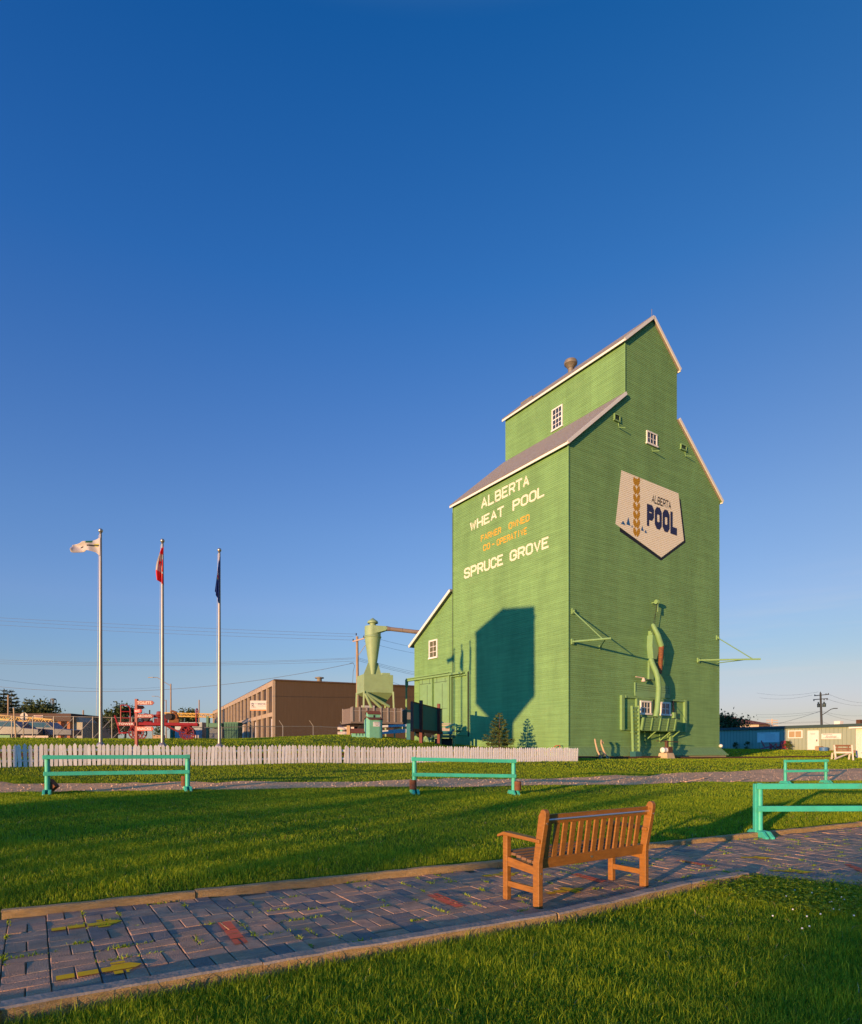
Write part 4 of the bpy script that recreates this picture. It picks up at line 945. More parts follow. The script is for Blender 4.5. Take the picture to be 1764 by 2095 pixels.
m.tube(pts[:-1], rs[:-1], 14); eb(m, 'spout_tip', RUSTP, sp, smooth=True)
m = MB(); pu = W4(965, 185, .35); m.tube([pu - NR * .35, pu], .05, 6); m.lathe(pu - RV * .08, [(.14, 0), (.10, .05), (.14, .16)], 12, axis=RV); m.tube([pu + RV * .1, pu + RV * .1 - ZV * .6], .035, 6)
eb(m, 'hoist_pulley', GTRIM)
CABLE = pmat('dark_cable', (.03, .035, .03), rough=.7, var=.1)
m = MB(); m.tube([pu + RV * .12, e0], .012, 4); m.tube([pu, W4(935, 500, .3), W4(970, 900, .3)], .012, 4); m.tube([W4(1110, 1215, .1), W4(1205, 1430, .8)], .012, 4); eb(m, 'hoist_cable', CABLE)
m = MB(); c = W4(915, 520, .2); m.lathe(c, [(.11, 0), (.08, .04), (.11, .1)], 12, axis=NR); m.box(c - NR * .1, (.22, .2, .35), RV, NR); eb(m, 'cable_guide', GTRIM)
LAMPC = pmat('lamp_body', (.55, .42, .33), rough=.5, var=.1)
m = MB(); a_ = W4(745, 972, .35); b_ = W4(825, 985, .42); m.tube([a_, b_], .035, 6); m.lathe(b_ - ZV * .22, [(.02, .25), (.07, .22), (.12, .05), (.13, 0)], 12); m.tube([b_, W4(905, 1010, .0)], .025, 6); eb(m, 'wall_lamp', LAMPC, smooth=True)
# boarded hatch over the door
m = MB()
plate([(732, 1040), (1092, 1075), (1092, 1168), (732, 1125)], .0, .045)
for k in range(1, 4): plate([(732, 1040 + k * 21), (1092, 1075 + k * 23), (1092, 1077 + k * 23), (732, 1042 + k * 21)], .045, .06, DARK)
plate([(726, 1032), (736, 1033), (736, 1130), (726, 1130)], .0, .08); plate([(1088, 1070), (1097, 1071), (1097, 1170), (1088, 1170)], .0, .08); plate([(726, 1128), (1097, 1160), (1097, 1198), (760, 1188), (730, 1172)], .0, .07)
eb(m, 'hatch', GDOOR)
# sliding doors with their windows, posts and rails
m = MB(); plate([(745, 1196), (912, 1212), (912, 1400), (745, 1400)], 0, .10); d1 = eb(m, 'sliding_door', GDOOR)
m = MB(); plate([(935, 1214), (1112, 1226), (1112, 1420), (935, 1420)], 0, .10); d2 = eb(m, 'sliding_door', GDOOR)
for (x0, x1, y0, y1, dd, cols) in ((773, 884, 1222, 1370, d1, 3), (986, 1086, 1236, 1380, d2, 2)):
    u = ((W4(x0, 1300) - C0).dot(RV), (W4(x1, 1300) - C0).dot(RV)); z = (W4(x0, y1 - 4).z, W4(x0, y0 + 2).z); o_c = C0
    C0 = C0 + NR * .10; window('R', *K4(x0, y0), *K4(x1, y1), cols, 2, u=u, z=z, fr=.10, glass=glassmat('door_glass', (.05, .055, .09)) if cols == 2 else None, parent=dd); C0 = o_c
for pts_, th_ in (([(575, 1168), (603, 1172), (603, 1535), (575, 1535)], .17), ([(1240, 1218), (1260, 1221), (1260, 1556), (1240, 1556)], .17), ([(735, 1196), (748, 1198), (748, 1290), (735, 1290)], .14)):
    m = MB(); plate(pts_, .0, th_); eb(m, 'door_post', GTRIM)
m = MB(); plate([(912, 1205), (918, 1206), (918, 1400), (912, 1400)], 0, .12); eb(m, 'door_gap', DARK)
m = MB(); plate([(600, 1176), (1245, 1222), (1245, 1238), (600, 1192)], .05, .15); plate([(575, 1526), (1258, 1550), (1258, 1557), (575, 1534)], .0, .12); plate([(612, 1170), (628, 1171), (628, 1196), (612, 1196)], .1, .18); eb(m, 'door_track', GTRIM)
m = MB(); plate([(1112, 1228), (1120, 1229), (1120, 1420), (1112, 1420)], 0, .2, DARK); plate([(1105, 1350), (1125, 1350), (1125, 1410), (1105, 1410)], 0, .3); eb(m, 'door_edge', GTRIM)
# loading platform: slatted tray on brackets, with ladder
m = MB(); TO = .95
def slab(pts, th=.05):
    a = [Vector(p) for p in pts]; n = (a[1] - a[0]).cross(a[2] - a[0]).normalized(); m.faces(a + [p - n * th for p in a], [(0, 1, 2, 3), (7, 6, 5, 4)] + [(k, (k + 1) % 4, 4 + (k + 1) % 4, 4 + k) for k in range(4)])
tl, tr = W4(818, 1400, TO + .22), W4(1172, 1416, TO + .22); bl, br = W4(796, 1530, TO), W4(1150, 1540, TO)
for k in range(5):
    f0, f1 = k / 5 + .012, (k + 1) / 5 - .012; slab([tl.lerp(bl, f0), tr.lerp(br, f0), tr.lerp(br, f1), tl.lerp(bl, f1)], .03)
w0, w1 = W4(800, 1532, .02), W4(1152, 1542, .02); w0.z = bl.z; w1.z = br.z
for k in range(6):
    f0, f1 = k / 6 + .006, (k + 1) / 6 - .006; slab([bl.lerp(w0, f0), br.lerp(w1, f0), br.lerp(w1, f1), bl.lerp(w0, f1)], .05)
for A_, B_, D_ in ((tl, bl, w0), (tr, br, w1)):
    up = ZV * (A_.z - B_.z); slab([A_, B_, D_, D_ + up * .9], .03)
pl_ = eb(m, 'loading_platform', GTRIM, fix=True)
m = MB()
for f in (.02, .27, .51, .75, .98):
    a_, b_ = tl.lerp(tr, f), bl.lerp(br, f); m.bar(a_ + NR * .05, b_ + NR * .05, .12 if f in (.02, .98) else .09, .06, up=NR)
eb(m, 'batten', GTRIM, pl_)
m = MB()
for x in (845, 998, 1085):
    a_ = W4(x, 1665, .03); c_ = W4(x, 1545, .03); c_.z = bl.z - .03; o_ = c_ + NR * TO * .85
    m.bar(a_, c_, .08, .06, up=NR); m.bar(a_ + ZV * .1, o_, .07, .06); m.bar(c_, o_, .07, .06)
eb(m, 'bracket', GTRIM, pl_)
m = MB(); a_ = W4(1116, 1548, .30); b_ = Vector((a_.x, a_.y, W4(1116, 1770, .30).z)); m.box((a_ + b_) / 2 , (.26, .12, a_.z - b_.z), RV, NR); eb(m, 'platform_post', GTRIM)
m = MB(); st = []
for x in (705, 776):
    p0, p1 = W4(x - 3, 1278, .42), W4(x + 22 * (x < 740) * .5, 1778, .70); st.append((p0, p1)); m.bar(p0, p1, .15, .06, up=RV)
for k in range(12):
    f = .045 + k * .0835; m.bar(st[0][0].lerp(st[0][1], f), st[1][0].lerp(st[1][1], f), .05, .10, up=ZV)
m.bar(W4(690, 1555, .02), W4(760, 1560, .40), .12, .05); eb(m, 'ladder', GTRIM)
m = MB(); m.box(W4(745, 1800, .75), (.55, .4, .45), RV, NR); eb(m, 'ladder_step', pmat('dark_green_box', (.02, .10, .10), rough=.7))
# sliding barn doors of the side shed
K8 = lambda x, y: ((850 + x / 11.76) * .98, (1390 + y / 11.76) * .98)
def S8(x, y): return sz(WL(*K8(x, y)))
def plateL(m, pts, d0, d1, mat=None): m.prism([S8(*p) for p in pts], C0 + NL * d0, LV, ZV, NL, d1 - d0, mat)
for pts, sp_, hd in (([(340, 330), (640, 262), (640, 1900), (340, 1900)], 520, ((340, 465), (640, 432))), ([(690, 270), (1030, 200), (1030, 1900), (690, 1900)], 890, ((690, 425), (1030, 375)))):
    m = MB(); plateL(m, pts, .0, .09); d = eb(m, 'shed_door', GDOOR, bevel=.01)
    m = MB(); (xa, ya), (xb, yb) = hd; plateL(m, [(xa, ya - 9), (xb, yb - 9), (xb, yb), (xa, ya)], .088, .10, DARK); plateL(m, [(sp_ - 3, ya + 10), (sp_ + 3, ya + 10), (sp_ + 3, 1900), (sp_ - 3, 1900)], .088, .098, DARK)
    for fx in (.2, .8): plateL(m, [(xa + (xb - xa) * fx - 3, ya - 130), (xa + (xb - xa) * fx + 3, ya - 130), (xa + (xb - xa) * fx + 3, ya - 12), (xa + (xb - xa) * fx - 3, ya - 12)], .088, .098, DARK)
    if sp_ > 800: plateL(m, [(xa + 100, 1052), (xb, 1046), (xb, 1052), (xa + 100, 1058)], .088, .098, DARK)
    eb(m, 'door_seam', DARK, d)
m = MB()
for x, wd, y0, y1, th in ((648, 20, 330, 1900, .16), (1045, 30, 205, 1900, .14), (1082, 22, 225, 1900, .22), (1118, 14, 260, 1900, .18), (335, 14, 420, 1900, .13)):
    m = MB(); plateL(m, [(x - wd / 2, y0), (x + wd / 2, y0 - 4), (x + wd / 2, y1), (x - wd / 2, y1)], 0, th); eb(m, 'shed_door_post', GTRIM)
m = MB(); plateL(m, [(35, 350), (1430, 145), (1430, 190), (35, 395)], .05, .28); plateL(m, [(60, 320), (1100, 165), (1100, 180), (60, 342)], .0, .34); eb(m, 'shed_door_track', GTRIM)
m = MB(); plateL(m, [(28, 345), (50, 342), (50, 520), (28, 520)], .08, .28); a_ = C0 + NL * .18; s_, z_ = S8(32, 510); s2, z2 = S8(20, 1380); m.tube([a_ + LV * s_ + ZV * z_, a_ + LV * s_ + ZV * (z2 - 1.2)], .07, 8); eb(m, 'shed_downpipe', GTRIM)
m = MB(); plateL(m, [(1488, 190), (1504, 150), (1504, 1735), (1488, 1735)], .0, .10); plateL(m, [(1505, 150), (1524, 120), (1524, 1735), (1505, 1735)], .0, .03, DARK); plateL(m, [(1120, 268), (1490, 215), (1490, 232), (1120, 285)], .03, .2); plateL(m, [(1130, 1690), (1490, 1690), (1490, 1702), (1130, 1702)], .0, .08); plateL(m, [(1140, 1600), (1320, 1600), (1320, 1612), (1140, 1612)], .0, .06, RUSTP); eb(m, 'guard_board', GTRIM)  # the dark plate stands in for the dark side of the thin board
m = MB(); m.tube([C0 + LV * (SD + .02) + NL * .05 + ZV * z for z in (1.5, 17.8)], .02, 5); eb(m, 'ground_wire', CABLE)
# things standing before the wall
CK = pmat('pale_concrete_block', (.46, .34, .20), rough=.9, var=.25, scale=4, bump=.4)
base = W4(1068, 1835, 1.2); base.z = GZ(base.x, base.y)
ws = thing('winch_stand', 'concrete block with a white drum and a dark crossbar below the platform', 'winch', base)
m = MB(); hh = W4(1068, 1775, 1.2).z - base.z
m.faces([RV * (a * .40) + NR * (b * .35) - ZV * .05 for a, b in ((-1, -1), (1, -1), (1, 1), (-1, 1))] + [RV * (a * .33 - .03) + NR * (b * .28) + ZV * hh for a, b in ((-1, -1), (1, -1), (1, 1), (-1, 1))], [(0, 1, 2, 3), (4, 5, 6, 7), (0, 1, 5, 4), (1, 2, 6, 5), (2, 3, 7, 6), (3, 0, 4, 7)]); m.build('concrete_block', CK, ws, bevel=.02)
m = MB(); c = Vector((0, 0, hh + .17)) - RV * .42; m.lathe(c, [(.05, -.02), (.15, 0), (.17, .03), (.15, .08), (.15, .34), (.16, .36), (.05, .4)], 16, axis=RV); m.build('drum', CREAM, ws, smooth=True)
m = MB(); m.box(ZV * (hh + .35), (.16, .16, .8), RV, NR); m.box(ZV * (hh + .18) + RV * .2, (.4, .3, .4), RV, NR); m.build('gear_post', RUST, ws, bevel=.02)
m = MB(); m.bar(ZV * (hh + .72) - RV * .95, ZV * (hh + .66) + RV * 1.15, .06, .05); m.build('crossbar', RUST, ws)
base = W4(365, 1838, 1.0); base.z = GZ(base.x, base.y)
hc = thing('hand_barrow', 'hand barrow with pale curved wooden handles leaning against the green skirt', 'barrow', base)
TAN = pmat('pale_worn_wood', (.42, .29, .16), rough=.8, var=.3, scale=5)
for s in (-.25, .25):
    m = MB(); m.tube([RV * (s + .10) + NR * .25, RV * s + NR * .05 + ZV * .45, RV * (s * .9) - NR * .1 + ZV * .85, RV * (s * .6 + (.2 if s > 0 else 0)) - NR * .2 + ZV * 1.02, RV * (s * .5 + (.35 if s > 0 else -.02)) - NR * .15 + ZV * .85 if s > 0 else RV * (s * .6) - NR * .22 + ZV * 1.10], [.05, .05, .045, .05, .04], 8); m.build('handle', TAN, hc, smooth=True)
BLUED = pmat('dark_blue_iron', (.03, .045, .06), rough=.6, var=.2)
m = MB(); m.bar(RV * -.45 + NR * .35, RV * .02 + ZV * .42, .07, .06); m.bar(RV * .48 + NR * .35, RV * .1 + ZV * .42, .07, .06); m.bar(RV * -.3 + ZV * .2, RV * .35 + ZV * .2, .05, .05); m.bar(RV * -.2 + NR * .3, RV * .3 + ZV * .3, .05, .05); m.build('frame', BLUED, hc)
base = W4(1640, 1700, .15); lt = MB(); lt.lathe(base, [(.02, -.12), (.1, -.08), (.13, 0), (.1, .08), (.02, .12)], 12); lt.bar(base, base - RV * .2, .05, .05); eb(lt, 'corner_lamp', CREAM, smooth=True)
# orange hose end at the corner
HOSE = pmat('red_hose', (.35, .09, .03), rough=.6, var=.2)
pts = [gp(1000, 1526), gp(1130, 1527), gp(1160, 1522)]; c = C0 + NL * .35
m = MB(); m.tube([c + LV * 3.2 + ZV * (GZ(*(c + LV * 3.2).xy) + .1), c + LV * 2.2 + ZV * (GZ(*(c + LV * 2.2).xy) + .28), c + LV * 1.2 + ZV * (GZ(*(c + LV * 1.2).xy) + .22), c + LV * .6 + ZV * (GZ(*(c + LV * .6).xy) + .62), c + LV * .3 + ZV * (GZ(*(c + LV * .3).xy) + .66), c + LV * .25 + ZV * (GZ(*(c + LV * .25).xy) + .1)], .03, 6)
tag(m.build('garden_hose', HOSE, smooth=True), 'red hose looped against the corner foot of the green elevator', 'hose')
# ------------------------------------------------------------------ flagpoles and flags
ALU = pmat('spun_aluminium', (.27, .255, .25), rough=.45, var=.10, metal=.6)
POLEH = 8.36
def flagpole(px, d, label):
    p = stand(px, d); t = thing('flagpole', label, 'flagpole', p, 0, 'three flagpoles on the mound')
    MB().tube([(0, 0, .05), (0, 0, 2.5), (0, 0, POLEH - .16)], [.070, .066, .045], 14).build('pole', ALU, t, smooth=True)
    MB().lathe((0, 0, 0), [(.17, -.03), (.165, .02), (.14, .10), (.085, .15), (.078, .17)], 18).build('base_flange', ALU, t, smooth=True)
    m = MB(); m.lathe((0, 0, POLEH - .16), [(.03, 0), (.05, .03), (.02, .05)], 10); m.lathe((0, 0, POLEH - .03), [(.01, -.085)] + [(.085 * math.cos(a), .085 * math.sin(a)) for a in np.linspace(-1.4, 1.4, 9)] + [(.005, .086)], 14)
    m.build('finial', pmat('finial_gold', (.45, .40, .32), rough=.35, metal=.8, var=.05), t, smooth=True)
    m = MB(); m.tube([(-.07, -.02, POLEH - .2), (-.10, -.02, 4), (-.16 if px < 300 else -.06, -.02, 1.2)], .006, 4); m.build('halyard', pmat('rope', (.5, .45, .4)), t)
    return p
FP1 = flagpole(206, 24.13, 'tall metal flagpole at left flying the streaming white flag'); FP2 = flagpole(332.5, 25.3, 'tall metal flagpole flying the red and white maple leaf flag'); FP3 = flagpole(449, 26.4, 'metal flagpole nearest the warehouse, with a blue flag hanging limp')
KF = lambda x, y: ((130 + x / 5.04) * .98, (1090 + y / 5.04) * .98)
def fp(x, y, d, dy=0.):
    p = at(*KF(x, y), d); return Vector((p.x, d + dy, p.z))
def interp(L, t):
    ts = [q[0] for q in L]; return Vector((np.interp(t, ts, [q[1] for q in L]), np.interp(t, ts, [q[2] for q in L])))
def cloth(name, label, d, top, bot, nx, ny, ripple, pick, mats, cat='flag', group=None, th=.004):
    """grid between an upper and a lower edge given in picture crop units; pick(u,v) chooses the cloth's own colour"""
    V = []; Fa = []; M = []
    for j in range(ny + 1):
        for i in range(nx + 1):
            u, v = i / nx, j / ny; a = interp(top, u); b = interp(bot, u); c = a.lerp(b, v); V.append(fp(c.x, c.y, d - .05, ripple(u, v)))
    for j in range(ny):
        for i in range(nx):
            k = j * (nx + 1) + i; Fa.append((k, k + 1, k + nx + 2, k + nx + 1)); M.append(pick((i + .5) / nx, (j + .5) / ny))
    me = bpy.data.meshes.new(name); me.from_pydata([tuple(v) for v in V], [], Fa); me.update()
    for m in mats: me.materials.append(m)
    me.polygons.foreach_set('material_index', M); me.polygons.foreach_set('use_smooth', [True] * len(Fa))
    o = bpy.data.objects.new(name, me); COL.objects.link(o); s = o.modifiers.new('solid', 'SOLIDIFY'); s.thickness = th; s.offset = 0
    return tag(o, label, cat, group)
FW = pmat('flag_white', (.42, .38, .36), rough=.8, var=.06); FR = pmat('flag_red', (.52, .02, .02), rough=.8, var=.08); FB = pmat('flag_blue', (.012, .035, .17), rough=.8, var=.08); FG = pmat('flag_green', (.02, .13, .07), rough=.8); FY = pmat('flag_yellow', (.42, .38, .03), rough=.8); FK = pmat('flag_dark', (.04, .04, .035), rough=.8)
def pk1(u, v):
    if .28 < u < .46 and v < .20: return 1
    if .05 < u < .42 and .42 < v < .50: return 3
    if .05 < u < .40 and .34 < v < .42 and u < .22: return 2
    if .1 < u < .42 and .50 < v < .56: return 2 if u < .2 else 3
    if .62 < u < .74 and .34 < v < .50: return 3
    return 0
cloth('town_flag', 'white flag with a green and dark emblem streaming left from its pole', 24.13, [(0, 402, 160), (.15, 355, 178), (.42, 270, 205), (.7, 190, 218), (.9, 115, 224), (1, 92, 235)], [(0, 396, 356), (.15, 352, 318), (.42, 262, 300), (.7, 200, 312), (.9, 125, 327), (1, 104, 322)], 44, 20,
      lambda u, v: .10 * math.sin(u * 9 + v * 2.0) * min(1, u * 3) - .05 * math.sin(v * 6 + u * 4) * u, pk1, [FW, FG, FY, FK])
def pk2(u, v):
    q = v + .05 * (1 - u)
    if q < .23: return 1
    if q > .72: return 1
    if u > .45 and .42 < q < .52 + .06 * math.sin(u * 40): return 1
    if u > .62 and .55 < q < .66: return 1
    if u > .80 and .36 < q < .68: return 1
    return 0
cloth('maple_leaf_flag', 'red and white maple leaf flag hanging in folds down its pole', 25.3, [(0, 1050, 275), (1, 1074, 262)], [(0, 1008, 610), (.5, 1040, 630), (1, 1076, 668)], 22, 40,
      lambda u, v: .09 * math.sin(u * 11 + v * 1.5) * min(1, v * 4 + .2) - .05, pk2, [FW, FR])
bpy.data.objects['maple_leaf_flag'].location.x = 0
me = bpy.data.objects['maple_leaf_flag'].data     # belly of the folds towards the left
for i, v in enumerate(me.vertices):
    u = (i % 23) / 22; w_ = (i // 23) / 40; v.co.x -= .16 * (1 - u) * math.sin(math.pi * min(1, w_ * .85)) ** 1.2
def pk3(u, v):
    if .3 < u < .75 and .40 < v < .47: return 1
    if .35 < u < .75 and .47 < v < .52: return 2
    if .35 < u < .7 and .52 < v < .57: return 3
    return 0
cloth('blue_flag', 'dark blue flag with a small shield hanging limp on its pole', 26.4, [(0, 1656, 372), (1, 1668, 368)], [(0, 1608, 730), (.5, 1630, 790), (1, 1652, 858)], 16, 36,
      lambda u, v: .07 * math.sin(u * 13) * min(1, v * 3 + .2) - .03, pk3, [FB, FW, FR, FY])

# ------------------------------------------------------------------ finger post
SR = pmat('sign_red_post', (.20, .010, .018), rough=.5, var=.12, scale=4); SB = pmat('sign_red_board', (.20, .006, .016), rough=.5, var=.10); SBR = pmat('sign_bright_red', (.38, .012, .014), rough=.5, var=.1); SK = pmat('sign_dark_board', (.05, .02, .022), rough=.5, var=.1); SWH = pmat('sign_lettering', (.66, .62, .60), rough=.6, var=.05)
KS = lambda x, y: ((230 + x / 8.82) * .98, (1440 + y / 8.82) * .98); SD_ = 19.6; kpx = .98 / 8.82 / F * SD_
p = at(*KS(487, 1100), SD_); p.z = GZ(p.x, p.y); post = thing('finger_post', 'red finger post carrying white lettered arrow boards behind the picket fence', 'signpost', p)
ztop = at(*KS(487, 185), SD_).z - p.z
MB().box((0, 0, ztop / 2), (.085, .085, ztop + .05)).build('post', SR, post, bevel=.006)
def board(y0, y1, x0, x1, text, mat, yaw=0., tip=1, lm=None, dy=-.06, font=True):
    za = at(*KS(0, y0), SD_).z - p.z; zb = at(*KS(0, y1), SD_).z - p.z; h = za - zb; L = abs(x1 - x0) * kpx; ax = Vector((math.cos(yaw), math.sin(yaw), 0)); nn = Vector((math.sin(yaw), -math.cos(yaw), 0))
    L /= max(.3, math.cos(yaw)); o = Vector(((min(x0, x1) - 487) * kpx, dy, zb)) if tip > 0 else Vector(((max(x0, x1) - 487) * kpx, dy, zb))
    s = 1 if tip > 0 else -1; m = MB(); m.prism([(0, 0), (s * (L - h * .45), 0), (s * L, h * .5), (s * (L - h * .45), h), (0, h)], o, ax, ZV, nn, .022); b = m.build('sign_board', mat, post, bevel=.003)
    if text:
        W = L - h * .85; st = o + nn * .025 + ZV * (h * .2) + ax * (h * .2 if s > 0 else -L + h * .62)
        flat_text(text, st, ax, ZV, W, lm or SWH, parent=b, bold=.006, height=h * .62)
    return b
board(205, 285, 505, 832, 'TOILETS', SB); board(292, 357, 512, 614, None, SK, R(38)); b = board(360, 432, 470, 642, 'MARKET', SBR, R(-20)); board(450, 522, 512, 822, 'ARCHIVES', SB, R(4)); board(535, 602, 510, 600, 'OFFICE', SK, R(48)); board(600, 667, 470, 152, 'TOWER', SB, R(6), -1); board(680, 760, 505, 832, 'SNACKS', SBR, R(-3))

# ------------------------------------------------------------------ red baggage wagon and the old engine on it
WRED = pmat('wagon_red', (.27, .008, .014), rough=.5, var=.15, scale=4); WDR = pmat('wagon_dark_red', (.18, .012, .015), rough=.55, var=.15); EBR = pmat('engine_rust', (.20, .07, .018), rough=.7, var=.4, scale=8); EDK = pmat('engine_dark', (.03, .02, .022), rough=.6, var=.2)
wd = 30.0; kw = .98 / 8.82 / F * wd
c = at(*KS(980, 930), wd); c.z = GZ(c.x, c.y); wa = R(16); wg = thing('baggage_wagon', 'red four wheeled railway baggage wagon with spoked wheels on the mound', 'wagon', c, wa)
def wx(x): return (x - 980) * kw / math.cos(wa)
def wz(y): return at(*KS(0, y), wd).z - c.z
bz = wz(635); LW = 1.15
MB().box(((wx(290) + wx(1555)) / 2, LW / 2 - .2, bz), (wx(1555) - wx(290), LW, .14)).build('bed', WRED, wg, bevel=.01)
r_w = .34
for x in (545, 1368):
    for y in (-.12, LW - .28):
        m = MB(); cx = wx(x); cc = Vector((cx, y, r_w))
        n = 28; vs = []; 
        for k in range(n):
            a = 2 * math.pi * k / n; e = Vector((math.cos(a), 0, math.sin(a)))
            vs += [cc + e * r_w - Y1 * .035, cc + e * r_w + Y1 * .035, cc + e * (r_w - .05) + Y1 * .03, cc + e * (r_w - .05) - Y1 * .03]
        m.faces(vs, [(k * 4 + q, ((k + 1) % n) * 4 + q, ((k + 1) % n) * 4 + (q + 1) % 4, k * 4 + (q + 1) % 4) for k in range(n) for q in range(4)])
        for k in range(10):
            a = 2 * math.pi * (k + .3) / 10; e = Vector((math.cos(a), 0, math.sin(a))); m.bar(cc + e * .04, cc + e * (r_w - .03), .035, .03, up=Y1)
        m.lathe(cc - Y1 * .07, [(.035, 0), (.06, .02), (.06, .12), (.035, .14)], 12, axis=Y1); m.build('wheel', WDR, wg)
    MB().box((wx(x), LW / 2 - .2, r_w), (.09, LW - .1, .09)).build('axle', WDR, wg)
    MB().box((wx(x) - .05, LW / 2 - .2, bz - .2), (.45, LW * .7, .30)).build('axle_box', WRED if x > 1000 else WRED, wg, bevel=.02)
m = MB(); m.bar((wx(1010), .05, bz - .05), (wx(1230), .05, r_w + .05), .07, .08); m.build('brace', WDR, wg)
def hoop(x, y0, y1, w_, name='hoop', tilt=0.):
    za, zb = bz + .05, wz(y1); m = MB(); P = [Vector((x, y0, za))] + [Vector((x + tilt, y0 + w_ * (.5 - .5 * math.cos(a)), zb - .15 + .15 * math.sin(a))) for a in np.linspace(0, math.pi, 9)] + [Vector((x, y0 + w_, za))]
    m.tube(P, .026, 7); m.tube([(x, y0, (za + zb) / 2), (x, y0 + w_, (za + zb) / 2)], .02, 6); return m.build(name, WRED, wg, smooth=True)
hoop(wx(1530), -.15, 330, LW - .1)
m = MB(); P = [Vector((wx(302), -.1, bz)), Vector((wx(302), -.1, wz(300)))]; m.tube(P, .03, 6); m.tube([Vector((wx(302), -.1, wz(298))), Vector((wx(400), -.1, wz(298))), Vector((wx(440), -.1, wz(330))), Vector((wx(452), -.1, wz(400))), Vector((wx(452), -.1, bz))], .028, 7)
for y in (415, 530): m.tube([Vector((wx(302), -.1, wz(y))), Vector((wx(452), -.1, wz(y)))], .022, 6)
m.build('hoop', WRED, wg, smooth=True)
m = MB(); m.tube([Vector((wx(400), .3, r_w)), Vector((wx(265), .2, wz(795))), Vector((wx(230), .2, wz(640))), Vector((wx(185), .2, wz(480)))], .04, 7); m.bar((wx(380), .1, wz(800)), (wx(250), .1, wz(800)), .08, .06); m.build('tongue', WRED, wg, smooth=True)
en = thing('stationary_engine', 'old red and rusty stationary engine lying on the baggage wagon', 'engine', c + Vector((0, 0, bz + .07)), wa)
ez = lambda y: wz(y) - bz - .07
m = MB(); m.box((wx(690), .25, ez(580) / 2 + .02), (.5, .5, max(.1, ez(575)))); m.lathe((wx(690), -.05, ez(505)), [(.02, 0), (.16, .02), (.18, .1), (.18, .5), (.16, .58), (.02, .6)], 18, axis=Y1); m.build('tank', WRED, en, smooth=True)
m = MB(); m.lathe((wx(810), .2, ez(485)), [(.07, 0), (.08, .02), (.08, .6), (.07, .62)], 14, axis=X1); m.box((wx(860), .2, .1), (.2, .3, .22)); m.build('cylinder', WDR, en, smooth=True)
m = MB(); m.box((wx(960), .22, .12), (.42, .36, .24)); m.lathe((wx(915), .2, .34), [(.14, 0), (.17, .05), (.15, .2), (.05, .22)], 14); m.lathe((wx(1010), -.05, .22), [(.15, 0), (.15, .06)], 18, axis=Y1); m.build('engine_block', WDR, en, bevel=.02)
m = MB(); m.box((wx(1150), .2, .1), (.45, .4, .2)); m.lathe((wx(1150), 0, .30), [(.02, -.02), (.17, 0), (.20, .05), (.20, .35), (.17, .40), (.02, .42)], 16, axis=Y1); m.tube([(wx(1090), .2, .5), (wx(1120), .2, .58), (wx(1200), .2, .5)], .05, 8); m.build('flywheel_housing', EBR, en, smooth=True)
for x_, z_, r_f in ((690, .22, .17), (1070, .3, .16)): MB().lathe((wx(x_), -.12, z_), [(r_f, 0), (r_f, .08)], 20, axis=Y1).build('flywheel', EDK, en)
MB().tube([(wx(740), .3, .4), (wx(740), .3, .62)], .03, 7).build('exhaust_pipe', EDK, en)

# ------------------------------------------------------------------ two-post notice board, model buildings, truck, plank rails
K6 = lambda x, y: ((690 + x / 6.533) * .98, (1440 + y / 6.533) * .98)
NBR = pmat('notice_post_brown', (.13, .03, .02), rough=.7, var=.2, scale=4); NTE = pmat('notice_teal_panel', (.015, .13, .14), rough=.6, var=.14, scale=3)
d1, d2 = 34.0, 38.0; q1 = stand(K6(1212, 0)[0], d1); q2 = stand(K6(1456, 0)[0], d2); ax = Vector((q2.x - q1.x, q2.y - q1.y, 0)); PL = ax.length; ax.normalize(); an = Vector((ax.y, -ax.x, 0))
nb_ = thing('notice_board', 'large teal notice board on two brown posts, seen from its shaded back', 'notice board', q1)
for q, d, y in ((q1, d1, 158), (q2, d2, 203)):
    zt = at(*K6(0, y), d).z; MB().box(Vector((q.x - q1.x, q.y - q1.y, (zt + q.z) / 2 - q1.z)) + an * .10, (.17, .17, zt - q.z + .1), ax, an).build('post', NBR, nb_, bevel=.012)
z1 = at(*K6(0, 196), d1).z - q1.z; z0 = at(*K6(0, 545), d1).z - q1.z
m = MB(); m.box(ax * (PL / 2 - .15) + ZV * ((z0 + z1) / 2), (PL + 2.6, .05, z1 - z0), ax, an); m.build('panel', NTE, nb_)
m = MB(); m.box(ax * (PL / 2 - .15) + ZV * (z0 - .06) + an * .02, (PL + 2.7, .12, .16), ax, an); m.box(ax * (-1.47) + ZV * ((z0 + z1) / 2) + an * .01, (.08, .14, z1 - z0), ax, an); m.box(ax * (PL / 2 - .15) + ZV * (z1 + .02), (PL + 2.7, .09, .05), ax, an); m.build('frame', NBR, nb_)

